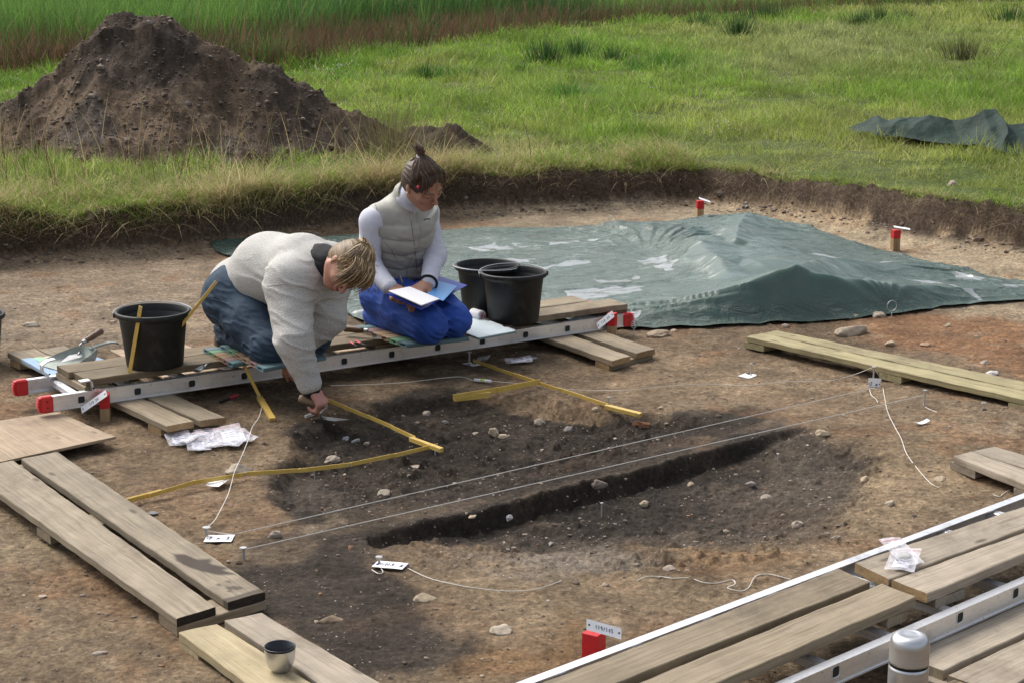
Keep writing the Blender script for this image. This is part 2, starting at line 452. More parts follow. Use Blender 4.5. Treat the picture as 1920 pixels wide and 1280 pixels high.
    nt.links.new(cc, b.inputs['Base Color']); b.inputs['Roughness'].default_value = .93; setin(b, 'Specular IOR Level', .2)
    n0 = bump(nt, b, noise(nt, v, 26, 8, .7), .9, .022)
    bump(nt, b, noise(nt, v, 130, 6, .75), .8, .006, n0)
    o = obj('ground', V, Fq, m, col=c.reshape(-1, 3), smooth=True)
    tag(o, kind='structure')
make_ground()
# ================================================================== SPOIL HEAPS
def heap(name, ridge, Yc, label, seed, slope=.72, base=FIELD - .03, lo=None):
    rp = [Q(a, b, Yc) for a, b in ridge]
    xs = np.array([p[0] for p in rp]); hz = np.array([p[2] for p in rp]) - base
    x0, x1 = xs[0], xs[-1]; hm = hz.max()
    gx = np.arange(x0, x1, .016); gy = np.arange(-hm / slope * 1.08, hm / slope * 1.08, .018)
    X, Yg = np.meshgrid(gx, gy)
    wob = .12 * fbm(X * 1.7, X * 0 + 3, s=seed, o=3)
    h = np.interp(X + .04 * fbm(X * 4, Yg * 4, s=seed + 9, o=2), xs, hz)
    ad = np.abs(Yg + wob * (h / hm))
    t = ad * slope / np.maximum(h, .03)
    z = h * np.clip(1 - t - .12 * np.sin(np.clip(t, 0, 1) * math.pi) * 1.0, -.2, 1)
    z = np.where(t < .12, h * (1 - t * .9), z)
    k = sstep(0, .25, h)
    gull = fbm(X * 2.2, Yg * .8, s=seed + 1, o=4)
    z = z + k * (.07 * gull * sstep(0, .4, t) + .030 * fbm(X * 7, Yg * 7, s=seed + 2, o=4) + .018 * np.abs(fbm(X * 22, Yg * 22, s=seed + 3, o=3)))
    cl = np.clip(fbm(X * 16, Yg * 16, s=seed + 4, o=2) - .45, 0, 1); z = z + k * cl * .06
    z = np.maximum(z, -.12) + base
    n = fbm(X * 1.5, Yg * 1.5 + z, s=seed + 5, o=4); n2 = fbm(X * 6, Yg * 6, s=seed + 6, o=3)
    c = np.zeros(X.shape + (3,)) + np.array([.112, .086, .067])
    low = sstep(.75, .2, (z - base) / np.maximum(hm, .1))
    m = np.clip(sstep(-.1, .6, n + .8 * (lo(X) if lo else 0) * low), 0, 1)[..., None]
    c = c * (1 - m) + np.array([.20, .145, .10]) * m
    m = (sstep(.35, .9, fbm(X * 2.4 + 5, Yg * 2.4, s=seed + 7, o=4)) * .7)[..., None]
    c = c * (1 - m) + np.array([.19, .165, .145]) * m
    c = c * (.8 + .35 * np.clip(n2, -1, 1))[..., None]
    V = np.stack([X, Yg + Yc, z], -1).reshape(-1, 3)
    nr, nc = X.shape
    i = np.arange(nr - 1)[:, None] * nc + np.arange(nc - 1)[None]
    Fq = np.stack([i, i + 1, i + nc + 1, i + nc], -1).reshape(-1, 4)
    if 'heap' not in MATS: MATS['heap'] = colmat('heaped soil', .95, 40, .5, 1.0, 60, .02, spec=.15)
    o = obj(name, V, Fq, MATS['heap'], loc=(rp[len(rp) // 2][0], Yc, base), col=c.reshape(-1, 3), smooth=True)
    tag(o, label, 'soil heap')
heap('spoil_heap', [(-330, 335), (-200, 300), (-90, 250), (0, 203), (60, 165), (95, 135), (130, 105), (160, 70), (182, 45), (205, 27), (240, 26), (275, 33), (310, 38), (350, 58), (400, 82), (430, 104), (470, 119), (520, 124), (560, 158), (610, 184), (680, 212), (740, 246), (800, 285), (860, 330)], 14.0,
     'large dark brown spoil heap of dug topsoil behind the grassy trench edge', 101, lo=lambda X: sstep(-1.2, -3.2, X) * 1.2 - .1)
heap('spoil_heap', [(690, 310), (735, 268), (775, 244), (815, 234), (855, 236), (890, 252), (925, 278), (960, 310)], 13.6,
     'small low reddish brown soil heap at the right foot of the large heap', 131)
# ================================================================== PLANTS
def blades(px, py, pz, h, w, lean, az, curl, nseg=3, col=None, tip=None):
    n = len(px); ts = np.linspace(0, 1, nseg + 1)
    dirx, diry = np.cos(az), np.sin(az)
    fa = RS.uniform(0, 2 * math.pi, n); sx, sy = np.cos(fa), np.sin(fa)
    V = []; C = []
    for k, t in enumerate(ts):
        hor = h * (lean * t + curl * t * t); ver = h * (t - .5 * curl * t * t * .8)
        cx = px + dirx * hor; cy = py + diry * hor; cz = pz + ver
        ww = w * (1 - t) ** .6 * .5 if k < nseg else 0
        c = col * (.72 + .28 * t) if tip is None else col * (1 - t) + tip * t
        if k < nseg:
            V.append(np.stack([cx - sx * ww, cy - sy * ww, cz], -1)); V.append(np.stack([cx + sx * ww, cy + sy * ww, cz], -1)); C += [c, c]
        else:
            V.append(np.stack([cx, cy, cz], -1)); C.append(c)
    m = len(V); V = np.stack(V, 1).reshape(-1, 3); C = np.stack(C, 1).reshape(-1, 3)
    base = np.arange(n)[:, None] * m; F3 = []
    for k in range(nseg - 1):
        a = 2 * k; F3 += [base + np.array([[a, a + 1, a + 3]]), base + np.array([[a, a + 3, a + 2]])]
    a = 2 * (nseg - 1); F3.append(base + np.array([[a, a + 1, a + 2]]))
    return V, np.concatenate(F3), C
def join(parts):
    Vs, Fs, Cs, b = [], [], [], 0
    for V, Fc, C in parts:
        Vs.append(V); Fs.append(Fc + b); Cs.append(C); b += len(V)
    return np.concatenate(Vs), np.concatenate(Fs), np.concatenate(Cs)
GRASSMAT = colmat('grass blades', .6, 30, .2, 0, trans=.45, spec=.25)
def fan(n, y0, y1, umax=.43):        # positions in the field with density falling as 1/distance^2
    y = y0 * np.exp(RS.uniform(0, math.log(y1 / y0), n)); return RS.uniform(-umax, umax, n) * y, y
GREEN = np.array([.27, .41, .055]); OLIVE = np.array([.38, .41, .10]); DRY = np.array([.62, .51, .27]); DARKG = np.array([.07, .15, .028]); BROWN = np.array([.155, .092, .055])
def pmask(x, y, pts, soft): return sstep(-soft, soft, sdpoly(x + .5 * fbm(x * .8, y * .8, s=5, o=3), y + 1.2 * fbm(x * .8, y * .8, s=6, o=3), pxpoly(pts, FIELD)))
RUSHLINE = pxpoly([(-600, 150), (0, 150), (200, 140), (480, 128), (600, 120), (680, 112), (750, 100), (900, 84), (1000, 68), (1150, 52), (1300, 42), (1500, 26), (1700, 16), (2300, 4)], FIELD)
RUSHPOLY = RUSHLINE + [(60, 80), (-60, 80)]
def rush_d(x, y): return sdpoly(x, y, RUSHPOLY)
def meadow():
    parts = []
    x, y = fan(540000, 11.0, 60)
    hp = P(845, 292, FIELD); d = trench_d(x, y); k = (d < np.where(x > -.4, -.09, -.05)) & (rush_d(x, y) < .6) & (((x - hp[0]) / .36) ** 2 + ((y - 13.45) / .55) ** 2 > 1)
    x, y, d = x[k], y[k], d[k]; n = len(x)
    z = gz(x, y, fine=False) - .01
    n1 = fbm(x * .35, y * .18, s=201, o=4); n2 = fbm(x * 1.1, y * .7, s=202, o=4); n3 = fbm(x * 4, y * 4, s=203, o=2)
    c = GREEN + (OLIVE - GREEN) * sstep(-.2, .8, n1)[:, None]
    def mixin(m, t): 
        nonlocal c
        m = np.clip(m, 0, 1)[:, None]; c = c * (1 - m) + t * m
    mixin(.55 * sstep(.1, .9, n2), np.array([.14, .28, .036]))
    mixin(.45 * sstep(.2, 1, -n2) , np.array([.44, .43, .13]))
    mixin(.8 * pmask(x, y, [(1450, 60), (1650, 50), (1700, 90), (1500, 150), (1380, 140)], 1.5), np.array([.50, .46, .24]))
    mixin(.6 * pmask(x, y, [(1280, 60), (1900, 60), (1920, 130), (1500, 160)], 3), np.array([.38, .38, .15]))
    mixin(.95 * pmask(x, y, [(1100, 121), (1180, 117), (1290, 122), (1250, 133), (1110, 132)], .25), np.array([.075, .20, .028]))
    mixin(.8 * pmask(x, y, [(1240, 134), (1460, 132), (1450, 142), (1260, 144)], .25), np.array([.09, .20, .03]))
    mixin(.8 * pmask(x, y, [(600, 135), (900, 130), (900, 146), (700, 150)], .4), np.array([.09, .22, .03]))
    mixin(.45 * pmask(x, y, [(560, 180), (1900, 150), (1900, 200), (560, 230)], 1.5), np.array([.34, .47, .075]))
    edge = sstep(2.2, .2, -d); L = (x < 1.4)
    mixin(np.where(L, .65, .25) * edge * sstep(-.5, .4, n3 + n2), np.array([.48, .43, .19]))
    mixin(.85 * pmask(x, y, [(840, 270), (1060, 270), (1130, 320), (1060, 345), (840, 345)], .3) * (RS.rand(n) < .8), DRY)
    dry = RS.rand(n) < (.08 + .34 * edge * L + .1 * sstep(.2, .8, n1)); mixin(dry * .85, DRY)
    mixin((RS.rand(n) < .03) * .8, BROWN * 1.1)
    c = c * np.array([.92, 1.03, .9]) * RS.uniform(.6, 1.35, n)[:, None] * (1 + .28 * fbm(x * 2.6, y * 1.6, s=211, o=3))[:, None]
    h = (.075 + .075 * sstep(-.3, .8, n2) + .07 * np.clip(n3, 0, 1) + .07 * np.clip(fbm(x * 1.8, y * 1.8, s=209, o=3), -.6, 1)) * RS.uniform(.4, 1.5, n) * np.clip(y / 22, .85, 1.1)
    h = h * (1 - .25 * edge * L)
    h = np.where((x > 1.2) & (-d < 1.6), h * .62, h)
    w = np.clip(y * .00042, .005, .03) * RS.uniform(.7, 1.5, n)
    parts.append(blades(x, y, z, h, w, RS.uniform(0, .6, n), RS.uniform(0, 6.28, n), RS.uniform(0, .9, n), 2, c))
    # long grass hanging at the lip of the trench
    m = 72000; tx = RS.uniform(-6.2, 5.2, m); 
    li = np.array([TRENCH[0]] + [tuple(p[:2]) for p in WL] + [tuple(p[:2]) for p in WR[1:]] + [tuple((WR[-1] + dr * 8)[:2])])
    seg = np.hypot(*np.diff(li[1:], axis=0).T)
    cy = np.interp(tx, li[:, 0], li[:, 1]); 
    off = np.abs(RS.normal(0, 1, m)) * np.where(tx < 1.3, .38, .16) + .05
    yy = cy + off
    dd = trench_d(tx, yy); k = (dd < np.where(tx > -.4, -.10, -.045)) & (dd > -1.4) & ((tx < 1.35) | (RS.rand(m) < .3)); tx, yy, dd = tx[k], yy[k], dd[k]; n = len(tx)
    z = gz(tx, yy, fine=False) - .01
    nn = fbm(tx * 1.6, yy * 1.6, s=231, o=3)
    isdry = RS.rand(n) < np.clip(.56 + .45 * nn, .12, .92)
    c = np.where(isdry[:, None], DRY * RS.uniform(.55, 1.15, n)[:, None], GREEN * RS.uniform(.5, 1.15, n)[:, None])
    left = tx < 1.35
    h = np.where(left, RS.uniform(.05, .21, n) * np.where(RS.rand(n) < .06, 1.8, 1.0) * (1 + .55 * nn + .3 * fbm(tx * 5, yy * 5, s=233, o=2)), RS.uniform(.05, .13, n))
    near = sstep(.25, .03, -dd) * np.where(tx < -.4, .8, .35); h = h * np.where(tx > -.4, .55 + .45 * sstep(.05, .35, -dd), 1)
    az = np.where(RS.rand(n) < .35 + .5 * near, RS.normal(-1.57, .7, n), RS.uniform(0, 6.28, n))
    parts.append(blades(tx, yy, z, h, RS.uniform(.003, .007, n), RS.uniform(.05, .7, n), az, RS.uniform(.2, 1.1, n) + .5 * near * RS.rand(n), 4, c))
    # roots and straws drooping over the dark face
    m = 3000; tx = RS.uniform(-4.2, 3.6, m); cy = np.interp(tx, li[:, 0], li[:, 1]); yy = cy + RS.uniform(.03, .12, m)
    dd = trench_d(tx, yy); k = (dd < -.03) & (dd > -.16) & ((tx < -.4) | (RS.rand(m) < .35)); tx, yy = tx[k], yy[k]; n = len(tx)
    z = gz(tx, yy, fine=False) + .0
    c = np.where(RS.rand(n, 1) < .6, DRY * .9, BROWN) * RS.uniform(.6, 1.1, n)[:, None]
    parts.append(blades(tx, yy, z, RS.uniform(.06, .22, n), RS.uniform(.002, .005, n), RS.uniform(.4, 1.1, n), RS.normal(-1.57, .6, n), RS.uniform(1.0, 2.6, n), 5, c))
    # tall stems standing before the heap
    m = 420; tx, yy = RS.uniform(-4.4, .6, m), RS.uniform(11.4, 13.1, m); dd = trench_d(tx, yy); k = (dd < -.3); tx, yy = tx[k], yy[k]; n = len(tx)
    c = np.where(RS.rand(n, 1) < .5, DRY * .8, BROWN * 1.2) * RS.uniform(.7, 1.1, n)[:, None]
    parts.append(blades(tx, yy, gz(tx, yy, fine=False), RS.uniform(.3, .62, n), RS.uniform(.004, .007, n), RS.uniform(0, .2, n), RS.uniform(0, 6.28, n), RS.uniform(0, .3, n), 3, c))
    V, Fc, C = join(parts)
    tag(obj('meadow_grass', V, Fc, GRASSMAT, col=C), 'green and straw coloured meadow grass covering the field', 'grass', kind='stuff')
meadow()
def reeds():
    parts = []
    # brown rush belt
    m = 135000; u = RS.uniform(-.45, .45, m); y = 20 * np.exp(RS.uniform(0, 1.1, m)); x = u * y
    d = rush_d(x, y) + .25 * fbm(x * .9, y * .9, s=301, o=3); bw = np.where(x < -1.5, 2.3, 1.8)
    k = (d > 0) & (d < bw); x, y, d = x[k], y[k], d[k]; n = len(x)
    nn = fbm(x * 1.2, y * 1.2, s=302, o=3)
    left = sstep(-2, -5, x)
    col = BROWN * (1 + .3 * nn)[:, None] * RS.uniform(.7, 1.5, n)[:, None]
    g = (RS.rand(n) < .08 + .5 * (nn > .5) + .3 * sstep(4, 10, x))[:, None]
    col = np.where(g, np.array([.07, .13, .032]) * RS.uniform(.7, 1.4, n)[:, None], col)
    h = (.48 + .14 * nn + .12 * left) * RS.uniform(.6, 1.25, n) * (1 - .15 * sstep(6, 12, x))
    parts.append(blades(x, y, np.full(n, FIELD - .03), h, RS.uniform(.008, .017, n), RS.uniform(0, .35, n), RS.uniform(0, 6.28, n), RS.uniform(0, .5, n), 2, col, None))
    # green reed bed
    m = 270000; u = RS.uniform(-.45, .45, m); y = 21 * np.exp(RS.uniform(0, 1.35, m)); x = u * y
    d = rush_d(x, y) + .4 * fbm(x * .6, y * .6, s=305, o=3)
    bw = np.where(x < -1.5, 2.1, 1.6); k = (d > bw); x, y, d = x[k], y[k], d[k]; n = len(x)
    nn = fbm(x * .5, y * .35, s=306, o=4); n2 = fbm(x * 2, y * 2, s=307, o=3)
    A = np.array([.058, .150, .045]); B = np.array([.20, .36, .075]); 
    tt = np.clip(.5 + .5 * nn + .35 * sstep(0, 8, x) + .3 * sstep(34, 44, y), 0, 1)[:, None]
    col = (A * (1 - tt) + B * tt) * RS.uniform(.6, 1.35, n)[:, None]
    col = np.where(RS.rand(n, 1) < .06, np.array([.26, .22, .12]) * RS.uniform(.7, 1.2, n)[:, None], col)
    tall = sstep(2.0, -1.0, x - (y - 28) * .12)
    h = (.42 + .62 * tall + .14 * n2) * RS.uniform(.65, 1.2, n)
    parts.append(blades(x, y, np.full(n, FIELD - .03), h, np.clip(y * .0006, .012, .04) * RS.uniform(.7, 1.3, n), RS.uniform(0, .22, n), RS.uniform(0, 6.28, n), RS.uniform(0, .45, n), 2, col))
    # scrub on the far right
    m = 14000; x = RS.uniform(4, 24, m); y = RS.uniform(44, 54, m); n = m
    col = np.where(RS.rand(n, 1) < .6, BROWN * .9, np.array([.06, .10, .03])) * RS.uniform(.6, 1.2, n)[:, None]
    parts.append(blades(x, y, np.full(n, FIELD), RS.uniform(.4, 1.1, n), RS.uniform(.02, .05, n), RS.uniform(0, .5, n), RS.uniform(0, 6.28, n), RS.uniform(0, .5, n), 2, col))
    V, Fc, C = join(parts)
    tag(obj('reed_bed', V, Fc, GRASSMAT, col=C), 'tall green reed bed fringed with brown rushes along the back of the field', 'reeds', kind='stuff')
reeds()
def tuft(px, py, h, n, label, colr=(.045, .105, .03), wide=.16, name='rush_tuft', cat='rush tuft', group='dark green rush tufts standing in the meadow', lean=.35, curl=.25):
    c0 = G(px, py) if py > 60 else P(px, py, FIELD)
    h = h * 1.2; n = int(n * 1.3); r = np.minimum(np.abs(RS.normal(0, wide * .42, n)), wide); a = RS.uniform(0, 6.28, n)
    x = c0[0] + r * np.cos(a); y = c0[1] + r * np.sin(a)
    c = np.array(colr) * RS.uniform(.6, 1.6, n)[:, None]
    c = np.where(RS.rand(n, 1) < .12, np.array([.22, .18, .09]), c)
    az = a + RS.normal(0, .4, n)
    V, Fc, C = blades(x, y, np.full(n, c0[2] - .03), h * RS.uniform(.55, 1.1, n), np.clip(c0[1] * .00035, .004, .014) * RS.uniform(.7, 1.4, n), lean * r / wide * 1.6, az, RS.uniform(0, curl, n), 3, c)
    tag(obj(name, V, Fc, GRASSMAT, loc=c0, col=C), label, cat, group)
for px, py, h, n, w, lb in ((1025, 119, .34, 260, .34, 'dense dark green rush tuft, leftmost of the row of three in mid meadow'), (1085, 108, .30, 180, .32, 'wispy dark rush tuft, middle of the row of three in mid meadow'),
        (1150, 117, .24, 150, .26, 'short dark rush tuft at the left end of the bright green grass patch'), (800, 145, .20, 110, .2, 'small rush tuft in bright grass right of the white flowers by the brown rushes'),
        (975, 140, .18, 60, .14, 'thin small rush tuft, nearest of those left of the row of three'), (1385, 72, .40, 200, .3, 'tall rush tuft with pale flower stems beside the brown rush belt'),
        (1312, 54, .3, 160, .4, 'low dark rush tuft at the edge of the brown rush belt right of centre'), (1612, 55, .34, 180, .35, 'rush tuft on the far right meadow, leftmost of the right hand pair'),
        (1648, 50, .38, 200, .4, 'rush tuft on the far right meadow, right of the right hand pair'), (1805, 114, .34, 170, .42, 'brownish open rush tuft in the dry grass near the right edge'), (1892, 46, .36, 190, .5, 'broad rush tuft farthest to the right in the far meadow'),
        (1700, 44, .28, 150, .5, 'low rush tuft between the right hand pair and the broad far right one'), (1440, 44, .4, 260, .8, 'wide clump of dark rushes in front of the far scrub')):
    tuft(px, py, h, n, lb, wide=w, colr=(.10, .10, .045) if px == 1805 else (.045, .11, .03))
tuft(1064, 188, .22, 500, 'leafy bright green weed clump rising above the grass in mid meadow', (.09, .22, .035), .34, 'weed_clump', 'weed', None, .7, .8)
tuft(505, 122, .45, 260, 'pale green leafy weed clump in front of the brown rushes right of the heap', (.12, .22, .05), .45, 'weed_clump', 'weed', None, .5, .6)
tuft(735, 318, .5, 300, 'tall tangled dry weed stems between the large heap and the trench edge', (.17, .15, .075), .35, 'weed_clump', 'weed', None, .35, .3)
def flowers():
    Vs, Fs = [], []; b = 0
    for (cx, cy, sx, sy, n) in ((615, 126, 22, 5, 12), (640, 118, 18, 4, 8), (1352, 228, 12, 7, 14), (885, 215, 60, 16, 14), (20, 150, 24, 5, 10), (720, 120, 30, 5, 4), (1480, 180, 300, 60, 26), (930, 205, 12, 6, 10)):
        for _ in range(n):
            p = P(cx + RS.normal() * sx, cy + RS.normal() * sy, FIELD + .14); r = RS.uniform(.004, .010) * (1.3 if p[1] > 20 else .8)
            for q in range(2):
                a = RS.uniform(0, 3.1); ax = np.array([math.cos(a), math.sin(a), 0]) * r; az = np.array([0, 0, 1.]) * r
                pp = p + RS.normal(0, .012, 3)
                Vs += [pp - ax, pp - az, pp + ax, pp + az]; Fs.append((b, b + 1, b + 2, b + 3)); b += 4
    tag(obj('wild_flowers', Vs, Fs, M('white petals', (.8, .8, .74), (.7, .7, .62), rough=.7)), 'scattered tiny white wild flowers in the meadow grass', 'flowers', kind='stuff')
flowers()
# ================================================================== TIMBER
def woodmat(name, c1, c2, c3, end=None, wet=False, rough=.75):
    m, nt, b = newmat(name)
    v = coords(nt, 'bl', (1.6, 22, 22)); v2 = coords(nt, 'bl', (1, 1, 1)); v3 = coords(nt, 'bl', (.9, 60, 60))
    info = N(nt, 'ShaderNodeObjectInfo')
    g = noise(nt, v, 2.2, 7, .68, .6); blot = noise(nt, v2, 5, 6, .65); fi = noise(nt, v3, 2.5, 5, .7)
    c = ramp(nt, g, [(.28, c3), (.48, c1), (.72, c2)])
    c = mixc(nt, ramp(nt, blot, [(.42, (0, 0, 0)), (.72, (.8, .8, .8))]), c, tuple(x * .66 for x in c1))
    c = mixc(nt, ramp(nt, noise(nt, v2, 2.1, 8, .75, .4), [(.52, (0, 0, 0)), (.66, (.6, .6, .6))]), c, (.115, .083, .055))
    c = mixc(nt, ramp(nt, noise(nt, v2, 90, 3, .7), [(.66, (0, 0, 0)), (.72, (.7, .7, .7))]), c, (.13, .095, .065))
    c = mixc(nt, 1, c, ramp(nt, fi, [(.3, (.72, .71, .7)), (.6, (1.08, 1.08, 1.08))]), 'MULTIPLY')
    sp = N(nt, 'ShaderNodeTexVoronoi'); sp.inputs['Scale'].default_value = 1.0; nt.links.new(coords(nt, 'bl', (3, 9, 9)), sp.inputs['Vector'])
    c = mixc(nt, ramp(nt, sp.outputs['Distance'], [(.05, (.8, .8, .8)), (.11, (0, 0, 0))]), c, tuple(x * .38 for x in c3))
    hv = N(nt, 'ShaderNodeHueSaturation'); nt.links.new(c, hv.inputs['Color'])
    mr = N(nt, 'ShaderNodeMapRange'); mr.inputs[3].default_value = .82; mr.inputs[4].default_value = 1.15
    nt.links.new(info.outputs['Random'], mr.inputs[0]); nt.links.new(mr.outputs[0], hv.inputs['Value'])
    c = hv.outputs[0]
    if wet:
        a = N(nt, 'ShaderNodeAttribute', attribute_name='wet'); 
        c = mixc(nt, a.outputs['Fac'], c, (.05, .036, .026))
    nt.links.new(c, b.inputs['Base Color']); b.inputs['Roughness'].default_value = rough; setin(b, 'Specular IOR Level', .3)
    n0 = bump(nt, b, g, .35, .004); bump(nt, b, fi, .4, .002, n0)
    return m
W_GREY = woodmat('weathered grey timber', (.29, .235, .16), (.36, .30, .215), (.175, .14, .095))
W_GREY2 = woodmat('wet stained timber', (.27, .225, .16), (.335, .285, .21), (.165, .135, .095), wet=True)
W_PALE = woodmat('pale new timber', (.39, .32, .19), (.46, .39, .25), (.26, .20, .12))
W_YEL = woodmat('greenish yellow treated timber', (.35, .305, .165), (.42, .37, .215), (.22, .18, .10))
W_DARK = woodmat('dark damp timber', (.20, .155, .095), (.26, .205, .13), (.13, .10, .06))
W_DRYG = woodmat('sun bleached timber', (.33, .28, .215), (.40, .345, .27), (.23, .19, .14))
W_END = woodmat('sawn end grain', (.36, .24, .12), (.43, .30, .16), (.27, .17, .08))
W_ENDBLK = woodmat('wet black end grain', (.026, .020, .015), (.04, .03, .02), (.015, .011, .009))
W_PLY = woodmat('plywood', (.37, .28, .19), (.44, .34, .24), (.27, .20, .13))
def board(name, c4, th, mat, parent, endmat=None, wet=None, bev=.0025):
    """c4: far-left, far-right, near-right, near-left top corners in the world; first edge 0-1 and last edge 3-2 are the sawn ends"""
    A, B_, C_, D_ = [np.asarray(p, float) for p in c4]
    L = np.linalg.norm((D_ + C_) - (A + B_)) / 2; Wd = (np.linalg.norm(B_ - A) + np.linalg.norm(C_ - D_)) / 2
    ns = max(6, int(L / (.012 if wet else .04))); V = []; BL = []; Wt = []
    nw = 24 if wet else 8
    off = rnd.uniform(0, 50)
    up = unit(np.cross(B_ - A, D_ - A)); up = up if up[2] > 0 else -up
    prof = [(0 , -bev), (bev / Wd, 0)] + [(k / nw, 0) for k in range(1, nw)] + [(1 - bev / Wd, 0), (1, -bev), (1, -th + bev), (1 - bev / Wd, -th), (bev / Wd, -th), (0, -th + bev)]
    for i in range(ns + 1):
        t = i / ns
        a = A * (1 - t) + D_ * t; b = B_ * (1 - t) + C_ * t
        for (s, z) in prof:
            p = a * (1 - s) + b * s + up * z
            jit = .0008 * math.sin(t * L * 42 + s * 5 + off) + .0007 * math.sin(t * L * 15 + off)
            V.append(p + up * jit); BL.append((t * L + off, s * Wd + off * .3, z * 1.0 + off))
            Wt.append(wet(t, s, z) if wet else 0.0)
    m = len(prof); Fs = []
    for i in range(ns):
        for k in range(m):
            q = i * m + k, i * m + (k + 1) % m, (i + 1) * m + (k + 1) % m, (i + 1) * m + k
            Fs.append(q)
    Fs += [tuple(range(m))[::-1], tuple(range(ns * m, ns * m + m))]
    o = obj(name, V, Fs, mat, parent, attrs={'bl': BL})
    o.data.materials.append(endmat or mat); n = len(o.data.polygons)
    o.data.polygons[n - 1].material_index = 1; o.data.polygons[n - 2].material_index = 1
    if wet:
        at = o.data.attributes.new('wet', 'FLOAT', 'POINT'); at.data.foreach_set('value', np.array(Wt, np.float32))
    return o
def px4(pts, z): return [P(a, b, z) for a, b in pts]
def ext(c4, dn=0.0, df=0.0):        # lengthen a board: dn metres past the near end, df past the far end
    A, B_, C_, D_ = c4
    return [A + unit(A - D_) * df, B_ + unit(B_ - C_) * df, C_ + unit(C_ - B_) * dn, D_ + unit(D_ - A) * dn]
def bearer(parent, c4a, c4b, t, w, th, mat, over=.0, endmat=None, ztop=None):
    """cross piece under two boards at fraction t of their length"""
    l = c4a[0] * (1 - t) + c4a[3] * t; r = c4b[1] * (1 - t) + c4b[2] * t
    ax = unit(r - l); ay = unit((c4a[3] - c4a[0])); l = l - ax * over; r = r + ax * over
    dz = np.array([0, 0, ztop]) - np.array([0, 0, l[2]])
    l = l + dz; r = r + dz
    h = w / 2
    return board('bearer', [l - ay * h, l + ay * h, r + ay * h, r - ay * h], th, mat, parent, endmat)
def walkway(label, boards, z, th, mats, bts, bw=.10, bth=.028, group='timber walkways laid on the floor', end=None, bm=None, wet=None, over=.0, name='timber_walkway', bend=None):
    c = np.mean([p for b in boards for p in b], axis=0)
    t = thing(name, label, 'walkway', (c[0], c[1], z - th - bth), group)
    for i, b in enumerate(boards):
        board('board', b, th, mats[i % len(mats)], t, end or W_END, wet[i] if wet else None)
    for k in bts: bearer(t, boards[0], boards[-1], k, bw, bth, bm or mats[0], over, bend or end or W_END, z - th - .0012)
    return t
ZW = .060
# long walkway at the left, its near ends black with wet
def wetB(t, s, z):
    L = 1.75
    d1 = sdpoly(np.array([t]), np.array([s]), [(.735, .30), (.77, .16), (.80, .22), (.84, .35), (.875, .60), (.895, .95), (.86, .80), (.855, .98), (.82, .72), (.80, .9), (.785, .6), (.75, .5)])[0]
    w = float(sstep(-.010, .006, d1))
    q = vnoise(t * 60, s * 7, s=5)
    if .915 < t < .965 and .25 < s < .75 and q > .1: w = max(w, .75)
    if t > .985: w = max(w, .8)
    return w
A4 = px4([(-62, 880), (26, 862), (404, 1136), (331, 1159)], ZW)
B4 = px4([(40, 860), (108, 846), (497, 1109), (427, 1128)], ZW)
walkway('long grey walkway on the left whose right board carries a dark wet stain', [A4, B4], ZW, .026, [W_GREY2], (.02, .42, .965), bw=.12, end=W_ENDBLK, wet=[lambda t, s, z: .0, wetB], bm=W_GREY, bend=W_GREY)
C4 = ext(px4([(335, 1184), (408, 1168), (586, 1280), (474, 1280)], ZW - .006), .5)
C4 = [P(335, 1184, ZW - .006), P(408, 1168, ZW - .006), P(640, 1314, ZW - .006), P(530, 1330, ZW - .006)]
D4 = [P(421, 1162, ZW - .006), P(492, 1148, ZW - .006), P(770, 1312, ZW - .006), P(670, 1326, ZW - .006)]
walkway('pale walkway at the bottom left with the steel cup standing on it', [C4, D4], ZW - .006, .028, [W_PALE, W_DRYG], (.10,), bw=.12, end=W_PALE)
# cross walkways under the far ladder
X1a = px4([(14, 661), (66, 654), (363, 789), (313, 798)], ZW); X1b = px4([(72, 655), (122, 648), (423, 782), (375, 788)], ZW)
walkway('grey walkway running under the left end of the far ladder', [X1a, X1b], ZW, .026, [W_GREY], (.05, .93), bw=.11, end=W_END)
X2a = px4([(905, 592), (950, 585), (1182, 667), (1148, 676)], ZW); X2b = px4([(960, 583), (1002, 577), (1228, 654), (1193, 662)], ZW)
walkway('grey walkway running under the right end of the far ladder', [X2a, X2b], ZW, .026, [W_GREY], (.06, .93), bw=.11, end=W_END)
# long yellowish walkway on the right
Y1 = px4([(1400, 631), (1429, 624.5), (1990, 748), (1960, 757)], ZW); Y2 = px4([(1433, 624), (1458, 619.5), (2010, 733), (1992, 746)], ZW)
walkway('long greenish yellow walkway lying across the right side behind the string', [Y1, Y2], ZW, .026, [W_YEL], (.03, .52, .93), bw=.12, end=W_YEL)
Y3 = px4([(1788, 854), (1822, 846), (2060, 925), (2030, 950)], ZW); Y4 = px4([(1824, 845), (1866, 836), (2090, 905), (2064, 922)], ZW)
walkway('short grey walkway cut off by the right edge of the picture', [Y3, Y4], ZW, .026, [W_DRYG], (.08, .6), bw=.14, end=W_DRYG)
# plywood sheets
def sheet(label, px, z, th, mat):
    c4 = px4(px, z); c = np.mean(c4, axis=0)
    o = board('plywood_sheet', c4, th, mat, None, mat)
    o.location = (0, 0, 0)
    me = o.data; b = Vector((c[0], c[1], z - th))
    for v in me.vertices: v.co -= b
    o.location = b
    tag(o, label, 'plywood sheet', 'plywood sheets on the floor'); return o
sheet('large worn plywood sheet at the left edge below the ladder ends', [(-230, 822), (108, 771), (218, 818), (-160, 900)], .045, .010, W_PLY)
sheet('plywood sheet lying behind the left bucket', [(207, 656), (342, 643), (480, 700), (330, 718)], .050, .012, W_PLY)
sheet('plywood sheet between the two kneeling people behind the ladder', [(560, 625), (690, 611), (800, 655), (660, 672)], .050, .012, W_PLY)
